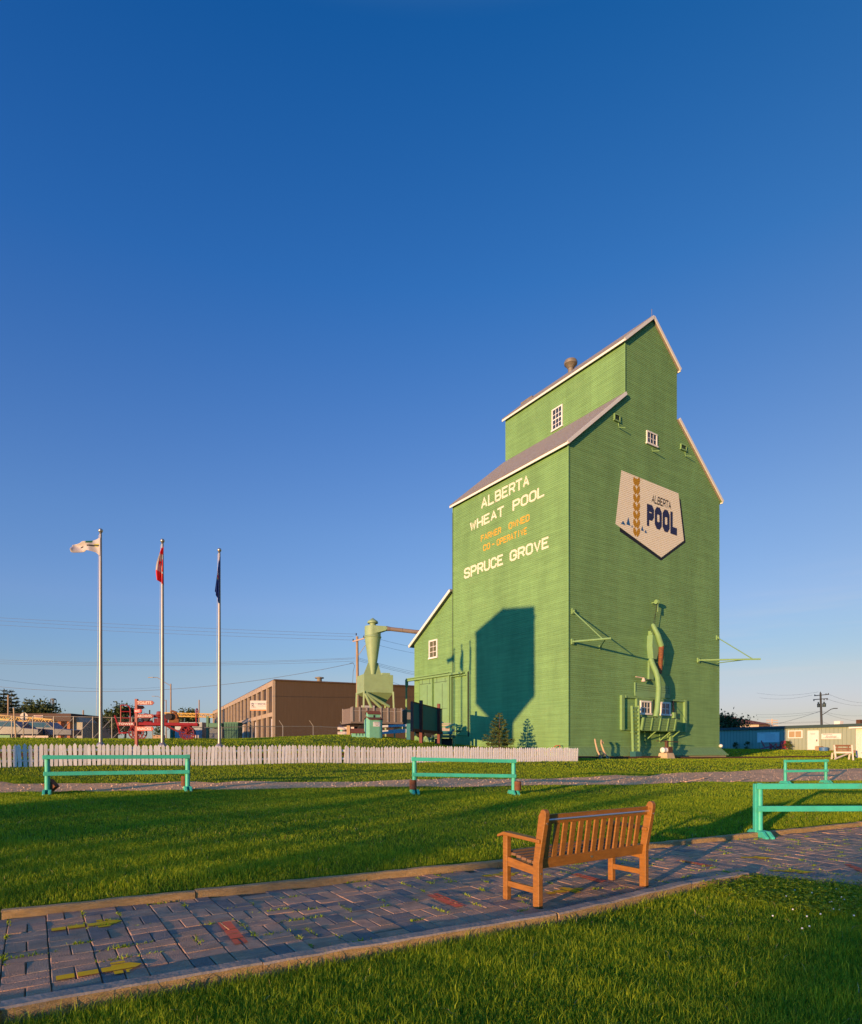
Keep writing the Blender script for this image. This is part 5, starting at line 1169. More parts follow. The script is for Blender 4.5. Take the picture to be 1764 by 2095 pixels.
MINT = pmat('model_mint', (.16, .40, .27), rough=.6, var=.12, scale=5); MROOF = pmat('model_brown_roof', (.15, .05, .03), rough=.8, var=.2)
def gable_block(m, x0, x1, y0, y1, z0, ze, zr, axis='x', wm=None, rm=None, ov=.04):
    """walls with a gable roof; ridge along axis"""
    V = lambda *a: Vector(a)
    if axis == 'x':
        ym = (y0 + y1) / 2; pr = [(y0, z0), (y1, z0), (y1, ze), (ym, zr), (y0, ze)]
        a = [V(x0, y, z) for y, z in pr]; b = [V(x1, y, z) for y, z in pr]
    else:
        xm = (x0 + x1) / 2; pr = [(x0, z0), (x1, z0), (x1, ze), (xm, zr), (x0, ze)]
        a = [V(x, y0, z) for x, z in pr]; b = [V(x, y1, z) for x, z in pr]
    m.faces(a + b, [(0, 1, 2, 3, 4), (9, 8, 7, 6, 5)] + [(k, (k + 1) % 5, 5 + (k + 1) % 5, 5 + k) for k in (0, 1, 4)], wm)
    def roof(e, r):
        if axis == 'x':
            dy = (e[0] - r[0]); k = 1 + ov / abs(dy); e2 = (r[0] + dy * k, r[1] + (e[1] - r[1]) * k); P = [V(x0 - ov, *r), V(x1 + ov, *r), V(x1 + ov, *e2), V(x0 - ov, *e2)]
        else:
            dx = (e[0] - r[0]); k = 1 + ov / abs(dx); e2 = (r[0] + dx * k, r[1] + (e[1] - r[1]) * k); P = [V(r[0], y0 - ov, r[1]), V(r[0], y1 + ov, r[1]), V(e2[0], y1 + ov, e2[1]), V(e2[0], y0 - ov, e2[1])]
        n = (P[1] - P[0]).cross(P[2] - P[0]).normalized(); n = n if n.z > 0 else -n; t = ov * .6 + .01
        m.faces([p + n * .003 for p in P] + [p + n * t for p in P], [(0, 1, 2, 3), (7, 6, 5, 4)] + [(k, (k + 1) % 4, 4 + (k + 1) % 4, 4 + k) for k in range(4)], rm)
    if axis == 'x': roof((y0, ze), (ym, zr)); roof((y1, ze), (ym, zr))
    else: roof((x0, ze), (xm, zr)); roof((x1, ze), (xm, zr))
dm = 34.6; km = .98 / 6.533 / F * dm
q = stand(K6(620, 0)[0], dm); me_ = thing('model_elevator', 'knee high mint green model elevator with brown roofs on the mound', 'model building', q, R(28))
m = MB(); gable_block(m, -.38, .38, -.02, .78, -.05, 1.02, 1.18, 'x', MINT, MROOF); me_b = m.build('body', MINT, me_)
m = MB(); gable_block(m, -.36, .36, .24, .54, 1.0, 1.36, 1.50, 'x', MINT, MROOF); m.build('cupola', MINT, me_)
m = MB(); m.box((0, .236, 1.22), (.10, .02, .14)); m.build('window', DARK, me_)
b = MB().box((.04, -.032, .77), (.42, .015, .26)).build('name_plate', SWH, me_)
m = MB()
for z in (.86, .78, .70): m.box((.04, -.042, z), (.30 - (.86 - z), .004, .03))
m.build('lettering', pmat('grey_lettering', (.25, .25, .24)), b)
q = stand(K6(300, 0)[0], 34.9); ms = thing('model_station', 'small mint green model station house with long brown roof', 'model building', q, R(14))
m = MB(); gable_block(m, 0, 1.28, 0, .5, -.05, .26, .44, 'x', MINT, MROOF, .07); m.build('body', MINT, ms)
m = MB()
for x in np.linspace(.22, 1.1, 6): m.box((x, -.004, .15), (.07, .016, .14))
m.build('window', pmat('model_window', (.05, .12, .13)), ms)

TRB = pmat('truck_box_board', (.165, .125, .10), rough=.75, var=.2, scale=3, stretch=(1, 1, 6)); TRS = pmat('truck_stake', (.28, .235, .21), rough=.7, var=.12); TRC = pmat('truck_cab_teal', (.012, .040, .046), rough=.3, var=.12); TIRE = pmat('tyre_rubber', (.02, .02, .02), rough=.85); CHR = pmat('dull_chrome', (.5, .5, .5), rough=.3, metal=.9, var=.05)
dt = 41.0; q = stand(K6(290, 0)[0], dt); tr = thing('grain_truck', 'old stake sided grain truck with dark teal cab parked behind the model elevator', 'truck', q, R(24))
fz = at(*K6(0, 440), dt).z - q.z; tz1 = at(*K6(0, 238), dt).z - q.z; BLN = 3.55; BW_ = 2.1
m = MB(); m.box((BLN / 2, .03, (fz + tz1) / 2), (BLN, .04, tz1 - fz)); m.box((BLN / 2, BW_ - .03, (fz + tz1) / 2), (BLN, .04, tz1 - fz)); m.box((.02, BW_ / 2, (fz + tz1) / 2 - .02), (.04, BW_, tz1 - fz - .06)); m.box((BLN - .02, BW_ / 2, (fz + tz1) / 2), (.04, BW_, tz1 - fz)); m.box((BLN / 2, BW_ / 2, fz - .03), (BLN + .1, BW_ + .1, .12)); m.build('cargo_box', TRB, tr)
m = MB()
for x in np.linspace(.05, BLN - .06, 8): m.box((x, -.02, (fz + tz1) / 2 + .02), (.09, .05, tz1 - fz + .04))
for z in (tz1 - .22, ): m.box((BLN / 2, .0, z), (BLN, .02, .04))
for y in (.05, BW_ - .05): m.box((-.02, y, (fz + tz1) / 2), (.06, .08, tz1 - fz))
m.build('stakes', TRS, tr)
cz0, cz1 = fz - .55, tz1 - .05
m = MB(); pr = [(BLN + .08, cz0), (BLN + 1.35, cz0), (BLN + 1.42, cz0 + .75), (BLN + 1.18, cz1 - .12), (BLN + .95, cz1), (BLN + .3, cz1 + .02), (BLN + .08, cz1 - .1)]
m.prism(pr, (0, .22, 0), X1, ZV, Y1, 1.66); m.build('cab', TRC, tr, bevel=.07, seg=3)
g = glassmat('truck_glass', (.22, .19, .17))
m = MB(); m.face([(BLN + .42, .212, cz0 + .80), (BLN + 1.22, .212, cz0 + .80), (BLN + 1.05, .212, cz1 - .22), (BLN + .46, .212, cz1 - .18)]); m.build('side_window', g, tr)
m = MB(); m.prism([(BLN + 1.36, cz0 + .05), (BLN + 2.5, cz0 + .1), (BLN + 2.55, cz0 + .62), (BLN + 2.3, cz0 + .72), (BLN + 1.4, cz0 + .78)], (0, .55, 0), X1, ZV, Y1, 1.0); m.build('hood', TRC, tr, bevel=.06)
for y in (.25, 1.55):
    m = MB(); m.prism([(BLN + 1.45 + .75 - .62 * math.cos(a), cz0 + .0 + .42 * math.sin(a)) for a in np.linspace(0, math.pi, 9)], (0, y, 0), X1, ZV, Y1, .32); m.build('fender', TRC, tr, bevel=.04)
    m = MB(); m.lathe((BLN + 2.25, y + .16 if y > 1 else y + .1, cz0 + .52), [(.02, 0), (.11, .02), (.10, .12)], 12, axis=X1); m.build('headlight', CHR, tr, smooth=True)
for x in (.85, BLN + 2.15):
    for y in (.12, 1.7):
        m = MB(); m.lathe((x, y, .40), [(.2, 0), (.38, .02), (.42, .06), (.42, .2), (.38, .24), (.2, .26)], 22, axis=Y1); w_ = m.build('wheel', TIRE, tr, smooth=True)
        MB().lathe((x, y - .005, .40), [(.02, 0), (.2, .0), (.21, .03)], 16, axis=Y1).build('rim', TRS, w_)
MB().box((BLN / 2 + 1, BW_ / 2, fz - .22), (BLN + 3, .8, .16)).build('chassis', EDK, tr)

PWH = pmat('pale_plank', (.56, .44, .36), rough=.7, var=.15, scale=4); PBL = pmat('grey_blue_plank', (.30, .30, .31), rough=.7, var=.12); TPST = pmat('tan_post', (.38, .24, .12), rough=.8, var=.2); TEALD = pmat('teal_post', (.02, .15, .17), rough=.6, var=.15)
def planks(name, label, d0, x0, d1, x1, zs, pm, posts, cat='fence'):
    a, b = stand(K6(x0, 0)[0], d0), stand(K6(x1, 0)[0], d1); t = thing(name, label, cat, a)
    for y0, y1, wdt in zs:
        za = at(*K6(0, y0), d0).z - a.z; zb = at(*K6(0, y1), d1).z - a.z
        e = Vector((b.x - a.x, b.y - a.y, 0)); MB().bar(ZV * za, e + ZV * zb, .04, wdt).build('plank', pm, t)
    for f, y, wdt, pm2, ex in posts:
        p0 = Vector((b.x - a.x, b.y - a.y, b.z - a.z)) * f; dd = d0 + (d1 - d0) * f; zt = at(*K6(0, y), dd).z - a.z
        MB().box((p0.x, p0.y - ex, (zt + p0.z) / 2 - .1), (wdt, .08, zt - p0.z + .3)).build('post', pm2, t)
    return t
planks('plank_rail', 'white plank rail with one tan post at the left end of the truck', 38.5, 98, 38.5, 322, [(525, 525, .16), (590, 590, .16)], PWH, [(.66, 500, .20, TPST, .05), (.22, 540, .14, MINT, -.05)])
planks('plank_rail', 'grey blue double plank rail below the truck ending in a teal post', 37.0, 680, 36.2, 1085, [(500, 484, .13), (582, 556, .22)], PBL, [(.95, 475, .22, TEALD, .06), (.03, 540, .12, TPST, -.06)])
# implement and planks by the barn door
q = stand(K6(1500, 0)[0], 40.5); lk = .98 / 6.533 / F * 40.5; gz0 = q.z
dk = thing('loading_dock', 'weathered green dock with a dark open underside at the barn doors', 'dock', q, R(24))
zz = lambda y: at(*K6(0, y), 40.5).z - gz0
m = MB(); m.box((.45, .5, zz(635)), (1.15, 1.3, .16)); m.build('deck', pmat('mossy_deck', (.10, .13, .07), rough=.9, var=.3), dk)
m = MB()
for x in (-.05, .95): m.box((x, -.05, zz(635) / 2 - .2), (.12, .12, zz(635) + .4))
m.build('post', GTRIM, dk); m = MB(); m.box((.5, .6, zz(690) - .1), (.85, .9, .45)); m.build('underside', DARK, dk)  # solid dark box stands in for the shade beneath the deck
q2 = stand(K6(1495, 0)[0], 41.6); gz0 = q2.z; iw = thing('farm_implement', 'dark teal farm implement with pale planks beside the barn door', 'implement', q2, R(22)); zz = lambda y: at(*K6(0, y), 41.6).z - gz0
m = MB(); m.bar((-.05, 0, zz(462)), (.75, 0, zz(458)), .3, .05); m.bar((-.05, 0, zz(538)), (.68, 0, zz(538)), .05, .22); m.bar((-.05, -.02, zz(485)), (.7, -.02, zz(485)), .04, .10); m.build('plank', PWH, iw)
m = MB(); m.bar((.35, -.1, zz(515)), (1.05, -.1, zz(465)), .10, .12); m.bar((-.1, -.1, zz(590)), (.85, -.1, zz(585)), .12, .22); m.bar((.6, -.1, zz(600)), (.95, -.1, zz(540)), .1, .14); m.bar((.72, 0, zz(700)), (.80, 0, zz(490)), .10, .1); m.bar((.05, 0, zz(700)), (.05, 0, zz(470)), .1, .1); m.build('frame', TEALD, iw)
m = MB(); m.lathe((.12, .1, zz(452)), [(.18, 0), (.16, .05), (.05, .1)], 12); m.build('seat', TEALD, iw, smooth=True)

# ------------------------------------------------------------------ dust cyclone over its bin
CYG = pmat('cyclone_green', (.235, .32, .16), rough=.55, var=.10, scale=2, dirt=(.16, .2, .1), dirt_amt=.4, dirt_scale=1.5); DUCT = pmat('weathered_duct', (.20, .15, .125), rough=.6, var=.15, scale=4)
dc = 47.0; K7 = lambda x, y: ((730 + x / 9.523) * .98, (1280 + y / 9.523) * .98); kc = .98 / 9.523 / F * dc
q = stand(K7(460, 0)[0], dc); cy = thing('dust_cyclone', 'pale green dust cyclone standing on its square hopper bin beside the elevator', 'dust cyclone', q); z7 = lambda y: at(*K7(0, y), dc).z - q.z
m = MB(); m.lathe((0, 0, 0), [(157 * kc, z7(268)), (160 * kc, z7(272)), (160 * kc, z7(460))], 28); m.lathe((0, 0, 0), [(166 * kc, z7(466)), (172 * kc, z7(475)), (172 * kc, z7(490)), (164 * kc, z7(497))], 28); m.lathe((0, 0, 0), [(160 * kc, z7(492)), (88 * kc, z7(985))], 28); m.build('cone', CYG, cy, smooth=True)
m = MB(); m.lathe((0, 0, 0), [(88 * kc, z7(985)), (45 * kc, z7(1250))], 20); m.build('outlet', CYG, cy, smooth=True)
m = MB(); m.lathe((0, 0, 0), [(66 * kc, z7(268)), (62 * kc, z7(240)), (66 * kc, z7(200)), (104 * kc, z7(204)), (108 * kc, z7(190)), (100 * kc, z7(165)), (8 * kc, z7(98)), (.005, z7(96))], 22); m.build('rain_cap', CYG, cy, smooth=True)
AX = Vector((math.cos(R(22)), math.sin(R(22)), 0)); AY = Vector((-AX.y, AX.x, 0)); cb = Vector((.14, .1, 0)); BX = 2.25; BY = 2.0
def cbox(x0, x1, y0, y1, za, zb, m): m.box(cb + AX * ((x0 + x1) / 2) + AY * ((y0 + y1) / 2) + ZV * ((za + zb) / 2), (x1 - x0, y1 - y0, zb - za), AX, AY)
zb0, zb1 = z7(1600), z7(1245)
m = MB(); cbox(-BX / 2, BX / 2, -BY / 2, BY / 2, zb0, zb1, m); m.build('bin', CYG, cy, bevel=.015)
m = MB()
for s, o_ in ((-1, .55), (1, -.5)):
    m.prism([(-.75, zb1), (.62, zb1), (.34, z7(990)), (-.36, z7(990))], cb * .3 + AY * (.12 * s), AX, ZV, AY, .04)
for a in (-.75, .62): m.bar(cb * .3 + AX * a + ZV * zb1, cb * .3 + AX * (a * .5) + ZV * z7(990), .06, .06)
m.build('support_plate', CYG, cy)
m = MB(); cbox(.45, 1.05, -.5, .2, zb1, zb1 + .2, m); m.build('hatch', CYG, cy)
m = MB(); T = [cb + AX * (BX / 2 * a) + AY * (BY / 2 * b) + ZV * zb0 for a, b in ((-1, -1), (1, -1), (1, 1), (-1, 1))]; o_ = cb + AX * .55; Bt = [o_ + AX * (.13 * a) + AY * (.13 * b) + ZV * z7(1815) for a, b in ((-1, -1), (1, -1), (1, 1), (-1, 1))]
m.faces(T + Bt, [(0, 1, 5, 4), (1, 2, 6, 5), (2, 3, 7, 6), (3, 0, 4, 7), (4, 5, 6, 7)]); m.build('hopper', CYG, cy)
for a, b in ((-1, -1), (1, -1), (1, 1), (-1, 1)):
    t_ = cb + AX * (BX / 2 * a) + AY * (BY / 2 * b); MB().bar(t_ + ZV * (zb0 + .1), t_ + AX * (.1 * a) + AY * (.1 * b) - ZV * .1, .12, .12).build('leg', CYG, cy)
m = MB()
for k, (x0, x1, zz_) in enumerate(((-.95, .85, 1870), (-.98, .2, 1900), (-1.05, -.55, 1900))):
    m.tube([cb + AX * x0 - AY * 1.08 + ZV * z7(1625), cb + AX * x1 - AY * (.95 + .05 * k) + ZV * z7(zz_)], .11, 10)
m.build('spout', CYG, cy, smooth=True)
e = WL(863, 1294) + RV * .8 - q; s0 = Vector((735 - 460, 0, 0)) * kc; zi = z7(318); o_ = AY * (-.35)
m = MB(); st = Vector((.15, -.35, 0)); m.faces([Vector((.05, -.62, z7(272))), Vector((.05, -.62, z7(440))), Vector((.05, .1, z7(440))), Vector((.05, .1, z7(272)))] + [Vector((s0.x, -.42, z7(280))), Vector((s0.x, -.42, z7(360))), Vector((s0.x, -.05, z7(360))), Vector((s0.x, -.05, z7(280)))], [(0, 1, 2, 3), (4, 7, 6, 5), (0, 4, 5, 1), (1, 5, 6, 2), (2, 6, 7, 3), (3, 7, 4, 0)]); m.build('inlet', CYG, cy)
m = MB(); a_ = Vector((s0.x - .02, -.23, zi)); dd_ = (e - a_); m.tube([a_, a_ + dd_.normalized() * .06], .19, 14, CYG); m.tube([a_ + dd_.normalized() * .06, a_ + dd_.normalized() * .25], [.19, .16], 14, DUCT)
for f in (0.08, .35, .7): m.tube([a_ + dd_ * f, a_ + dd_ * (f + .008)], .165, 14, DUCT)
m.tube([a_ + dd_.normalized() * .2, e], .15, 14, DUCT); m.build('duct', DUCT, cy, smooth=True)

# ------------------------------------------------------------------ young spruce by the wall
NEED = leafmat('spruce_needles', (.030, .058, .012), (.12, .15, .03), trans=.15, rough=.7)
BARK = pmat('bark', (.09, .06, .04), rough=.95, var=.3, scale=8)
def leafmesh(name, quads, mat, tints, parent=None):
    me = bpy.data.meshes.new(name); V = np.array(quads, dtype=np.float32).reshape(-1, 3); n = len(V) // 4
    me.vertices.add(len(V)); me.vertices.foreach_set('co', V.ravel()); me.loops.add(4 * n); me.loops.foreach_set('vertex_index', np.arange(4 * n, dtype=np.int32)); me.polygons.add(n); me.polygons.foreach_set('loop_start', np.arange(0, 4 * n, 4, dtype=np.int32)); me.update(calc_edges=True)
    a = me.attributes.new('tint', 'FLOAT', 'POINT'); a.data.foreach_set('value', np.repeat(tints, 4).astype(np.float32)); me.materials.append(mat)
    o = bpy.data.objects.new(name, me); COL.objects.link(o); o.parent = parent; return o
def spruce(t, H, Rb, seed, needle=.075, tiers=13, mat=NEED, dens=1., per=7, z0=.12):
    r = np.random.default_rng(seed); Q = []; T = []; br = MB()
    br.tube([(0, 0, -.2), (0, 0, H * .5), (0, 0, H * .98)], [.022 * H, .014 * H, .003 * H], 8)
    for k in range(tiers):
        f = k / (tiers - 1); z = z0 + (H * .95 - z0) * f ** .92; L0 = Rb * (1 - f) ** .85 + .05 * Rb; nb = max(4, int(per * (1.1 - .5 * f)))
        for b in range(nb):
            a = 2 * math.pi * (b + r.uniform(-.35, .35)) / nb + k * 1.1; L = L0 * r.uniform(.65, 1.18); dz = -.22 * (1 - f) + .35 * f; d = np.array([math.cos(a), math.sin(a), dz]); up = np.array([0, 0, 1.])
            tip = np.array([0, 0, z]) + d * L + up * .10 * L; br.tube([(0, 0, z), tuple(np.array([0, 0, z]) + d * L * .6), tuple(tip)], [.010 * H * (1 - f) + .004, .006, .003], 4)
            n = int(max(6, L / needle * 9 * dens))
            for i in range(n):
                s = r.uniform(.12, 1) ** .8; c = np.array([0, 0, z]) + d * L * s + up * .10 * L * s * s; sd = np.cross(d, up); sd /= np.linalg.norm(sd); off = sd * r.normal(0, .16 * L * (1.1 - s)) + up * r.normal(-.01, .05 * L0 + .01); c = c + off
                dirn = d * .6 + sd * np.sign(np.dot(off, sd)) * .6 + r.normal(0, .35, 3); dirn /= np.linalg.norm(dirn); w_ = np.cross(dirn, r.normal(0, 1, 3)); w_ /= np.linalg.norm(w_); l = needle * r.uniform(.7, 1.5); wq = needle * .17
                Q.append([c - w_ * wq, c + w_ * wq, c + dirn * l + w_ * wq * .4, c + dirn * l - w_ * wq * .4]); T.append(np.clip(.35 + .5 * s * r.uniform(.4, 1.2), 0, 1))
    br.build('trunk', BARK, t); return leafmesh('needles', Q, mat, T, t)
pt = at(1022, 1530, 34.6); pt.z = GZ(pt.x, pt.y); HT = at(1022.7, 1456, 34.6).z - pt.z
t = thing('spruce_tree', 'young spruce tree growing close to the lit elevator wall', 'tree', pt); spruce(t, HT, HT * .42, 4, needle=.10, tiers=12, dens=1.15, per=7)
# ------------------------------------------------------------------ brown warehouse
WB = pmat('brown_metal_cladding', (.070, .043, .022), rough=.7, var=.12, scale=1.2, stretch=(6, 6, .4), dirt=(.095, .062, .036), dirt_amt=.35, dirt_scale=.8); WBE = pmat('beige_pillar', (.36, .27, .185), rough=.75, var=.1, scale=2); WPA = pmat('dark_brown_panel', (.055, .036, .022), rough=.6, var=.15, scale=1)
KH = lambda x, y: ((440 + x / 6.3) * .98, (1400 + y / 6.3) * .98)
wc = Vector(((563.4 - CX) / F * 70, 70, 0)); wz0 = 2.2; wz1 = EYE + (HY - 1392) / F * 70
FA = Vector((-.418, .908, 0)).normalized(); FBk = Vector((FA.y, -FA.x, 0)); LA, LB = 67.0, 30.0
wh = thing('warehouse', 'long brown metal warehouse with beige pillared front behind the mound', 'building', (wc.x, wc.y, wz0))
m = MB(); h = wz1 - wz0
m.box(FA * (LA / 2) + FBk * (LB / 2) + ZV * (h / 2 - .3), (LA - .1, LB, h + .55), FA, FBk); m.build('wall', WB, wh)
m = MB(); m.box(FA * (LA / 2) + FBk * (LB / 2) + ZV * (h + .05), (LA + .3, LB + .3, .14), FA, FBk); m.build('roof', pmat('roof_edge_brown', (.09, .055, .035), rough=.6), wh)
NF = -FBk
zm0, zm1 = 5.02 - wz0, 5.50 - wz0
for k in range(19):
    m = MB(); s = .22 + k * 3.66; m.box(FA * s + NF * .14 + ZV * (h / 2), (.42, .30, h), FA, NF); m.build('pillar', WBE, wh)
m = MB(); m.box(FA * (LA / 2) + NF * .12 + ZV * (h - .30), (LA, .26, .58), FA, NF); m.box(FA * (LA / 2) + NF * .11 + ZV * ((zm0 + zm1) / 2), (LA, .24, zm1 - zm0), FA, NF); m.build('beam', WBE, wh)
m = MB()
for k in range(18):
    s = .22 + k * 3.66 + 1.83
    for a in (-.9, .9): m.box(FA * (s + a) + NF * .02 + ZV * (h / 2), (1.55, .06, h - .5), FA, NF)
m.build('panel', WPA, wh)
for k, s in ((0, 1.3), (3, 12.5), (6, 24)):
    m = MB(); m.box(FA * s + NF * .08 + ZV * 1.3, (.95, .1, 2.6), FA, NF); m.build('door', pmat('pale_door', (.5, .45, .40), rough=.5), wh)
for x, y, hh_ in ((720, 150, .9), (735, 145, 1.1), (425, 300, 1.2)):
    p = on_plane(*KH(x, y + 50), wc + FBk * 3, FBk); m = MB(); m.tube([Vector((p.x - wc.x, p.y - wc.y, h)), Vector((p.x - wc.x, p.y - wc.y, h + hh_))], .16, 8); m.lathe((p.x - wc.x, p.y - wc.y, h + hh_), [(.24, 0), (.24, .1), (.05, .16)], 10); m.build('roof_vent', ALU, wh)
p = on_plane(*KH(1430, 150), wc + FA * 4, -FA); m = MB(); b = Vector((p.x - wc.x, p.y - wc.y, h)); m.tube([b, b + ZV * .9], .3, 10, VENT); m.lathe(b + ZV * .9, [(.55, 0), (.55, .12), (.1, .2)], 12, VENT); m.build('roof_vent', VENT, wh)
m = MB(); b = FBk * 13.6 + NF * 0 - FA * .06 
m.box(FBk * 10.9 - FA * .05 + ZV * 3.0, (1.6, .2, 2.6), FBk, FA); m.build('loading_door', pmat('grey_loading_door', (.42, .40, .40), rough=.6, var=.1), wh)
# projecting sign
q = on_plane(*KH(658, 462), wc + FA * 4.4, -FA); sg = thing('projecting_sign', 'white sign board with orange foot fixed to the warehouse front', 'sign', q, R(6)); kh = .98 / 6.3 / F * q.y; sw, sh = 273 * kh, 132 * kh
MB().box((0, 0, 0), (sw, .12, sh)).build('board', pmat('sign_white', (.60, .52, .46), rough=.5, var=.04), sg)
MB().box((-.05 * sw, -.064, -sh * .44), (sw * .88, .008, sh * .10)).build('orange_band', pmat('sign_orange', (.62, .20, .02), rough=.5), sg)
GRY = pmat('sign_grey', (.10, .09, .085), rough=.5)
flat_text('PRORAIL', Vector((-sw * .12, -.066, sh * .04)), X1, ZV, sw * .55, GRY, parent=sg); flat_text('R', Vector((-sw * .42, -.066, -sh * .25)), X1, ZV, sw * .13, GRY, parent=sg, height=sh * .52)
m = MB(); m.box((sw * .14, -.064, -sh * .06), (sw * .5, .006, sh * .03)); m.bar((-sw * .30, -.066, -sh * .02), (-sw * .22, -.066, -sh * .26), .012, .05, up=ZV); m.build('small_print', pmat('sign_pale_grey', (.35, .31, .28)), sg)
m = MB(); m.bar(Vector((sw * .45, .05, 0)), Vector((sw * .45, .8, 0)), .08, .08); m.build('bracket', GRY, sg)
# green container
q = stand(KH(268, 0)[0], 52); gc = thing('green_container', 'dark green metal container standing before the warehouse front', 'container', q); k_ = .98 / 6.3 / F * 52; hh = at(*KH(0, 685), 52).z - q.z
GCN = pmat('container_green', (.012, .11, .055), rough=.5, var=.12)
m = MB(); m.box((0, .6, hh / 2 - .1), (185 * k_, 1.2, hh + .2))
for x in np.linspace(-.45, .45, 9): m.box((x * 185 * k_, -.02, hh / 2), (.04, .05, hh - .1))
m.box((0, .6, hh + .02), (190 * k_, 1.25, .05)); m.build('body', GCN, gc)
q = stand(KH(60, 0)[0], 54); g2 = thing('green_container', 'half hidden dark green bin with grey doors beside the last flagpole', 'container', q); hh = at(*KH(0, 690), 54).z - q.z
MB().box((0, .6, hh - .22), (1.1, 1.2, .45)).build('lid', GCN, g2, bevel=.03); MB().box((0, .6, (hh - .4) / 2 - .1), (1.05, 1.1, hh - .4)).build('body', pmat('bin_grey', (.09, .10, .11), rough=.6, var=.15), g2)

# ------------------------------------------------------------------ chain-link fences
GALV = pmat('galvanised_pipe', (.24, .215, .185), rough=.5, var=.12, metal=.4); WIRE = pmat('fence_wire', (.10, .10, .10), rough=.6, metal=.5, var=.1)
def chain(name, label, pts, H, posts_extra=(), braces=True, arms=False, mesh=True, pr=.035):
    """pts: list of ground points of the posts"""
    t = thing(name, label, 'fence', pts[0]); o = pts[0]
    for i, p in enumerate(pts):
        m = MB(); b = p - o; m.tube([b - ZV * .1, b + ZV * H], pr, 7)
        if arms: m.tube([b + ZV * H, b + Vector((-.28, -.05, H + .42))], pr * .8, 6)
        m.build('post', GALV, t)
    m = MB(); m.tube([p - o + ZV * (H - .03) for p in pts], .026, 6); m.build('top_rail', WIRE if arms else GALV, t)
    if braces:
        for a, b in zip(pts[:-1], pts[1:]):
            m = MB(); m.tube([a - o + ZV * .08, b - o + ZV * (H - .12)], .026, 6); m.build('brace', GALV, t)
    if mesh:
        m = MB()
        for a, b in zip(pts[:-1], pts[1:]):
            L = (b - a).length; d = (b - a) / L; st = .11
            for k in np.arange(-H, L, st):
                for s in (1, -1):
                    x0, z0, x1, z1 = k, 0, k + H, H
                    if x0 < 0: z0 -= x0; x0 = 0
                    if x1 > L: z1 -= x1 - L; x1 = L
                    if x1 <= x0: continue
                    if s < 0: z0, z1 = H - z0, H - z1
                    m.tube([a - o + d * x0 + ZV * (z0 + .03), a - o + d * x1 + ZV * (z1 + .03)], .0035, 3, cap=False)
        m.build('mesh_wire', WIRE, t, fix=False)
    return t
px_l = [-60, -18, 24, 67, 110, 150.5, 190, 229, 270, 312]; pts = [stand(x, 42 + i * .25) for i, x in enumerate(px_l)]
chain('chain_link_fence', 'grey chain link fence with diagonal braces at the left edge of the yard', pts, 1.62)
pts = [stand(x, 47.5) for x in (392, 454, 516, 579, 641, 704)]
chain('chain_link_fence', 'chain link fence with slanted barbed arms before the warehouse', pts, .98, braces=False, arms=True)
def simple_post(name, label, px, d, ytop, r, mat, cat='post', lean=0.):
    q = stand(px, d); zt = at(px, ytop, d).z - q.z; m = MB(); m.tube([(0, 0, -.2), (lean, 0, zt)], [r, r * .9], 9); o = m.build(name, mat, None, smooth=True); o.location = q; return tag(o, label, cat)
WOODP = pmat('pole_wood', (.30, .20, .12), rough=.9, var=.25, scale=3, stretch=(4, 4, .5))
simple_post('gate_post', 'leaning pale gate post in the chain link fence', 33.5, 41.5, 1448, .05, TAN, lean=-.18)
m = MB(); q = stand(48, 44); z_ = at(48, 1466, 44).z - q.z; m.tube([(0, 0, 0), (0, 0, z_ + .25)], .04, 7, GALV); m.prism([(.29 * math.cos(R(22.5 + 45 * k)), .29 * math.sin(R(22.5 + 45 * k))) for k in range(8)], (0, .05, z_), X1, ZV, Y1, .015, pmat('sign_back', (.36, .30, .26), rough=.5, var=.08)); o = m.build('stop_sign', None); o.location = q; tag(o, 'octagonal road sign seen from its bare back', 'road sign')

# ------------------------------------------------------------------ trees
LEAF = leafmat('broad_leaf', (.030, .050, .014), (.10, .12, .030), trans=.2); DLEAF = leafmat('dark_needles', (.022, .036, .018), (.070, .085, .035), trans=.1)
def broadtree(t, H, W, seed, leaf=.35, n=2600, mat=LEAF, clumps=26, trunk=True, base=.25):
    r = np.random.default_rng(seed); Q = []; T = []; m = MB()
    m.tube([(0, 0, -.3), (.02 * H, 0, H * .3), (0, .02 * H, H * .7)], [.035 * H, .026 * H, .012 * H], 8); cs = []
    for k in range(clumps):
        a = r.uniform(0, 6.28); z = H * (base + (.97 - base) * r.uniform(0, 1)); f = (z / H - base) / (1 - base); env = W * .5 * (math.sin(math.pi * min(.98, .18 + .78 * f)) ** .8); rad = env * r.uniform(.3, 1.0); c = np.array([math.cos(a) * rad, math.sin(a) * rad, z]); cs.append((c, W * r.uniform(.10, .2), r.uniform(.2, .8)))
        m.tube([(0, 0, z * .62), tuple(c * np.array([.5, .5, .85]) + np.array([0, 0, z * .1])), tuple(c)], [.010 * H, .006 * H, .003 * H], 5)
    for i in range(n):
        c, s, tt = cs[r.integers(len(cs))]; p = c + r.normal(0, 1, 3) * s * np.array([.62, .62, .5]); d = r.normal(0, 1, 3); d /= np.linalg.norm(d); w_ = np.cross(d, r.normal(0, 1, 3)); w_ /= np.linalg.norm(w_); l = leaf * r.uniform(.5, 1.3)
        Q.append([p - w_ * l * .3, p + d * l * .5 - w_ * l * .05, p + d * l * .55 + w_ * l * .35, p + w_ * l * .3]); T.append(np.clip(tt + r.normal(0, .2), 0, 1))
    m.build('trunk', BARK, t); return leafmesh('crown', Q, mat, T, t)
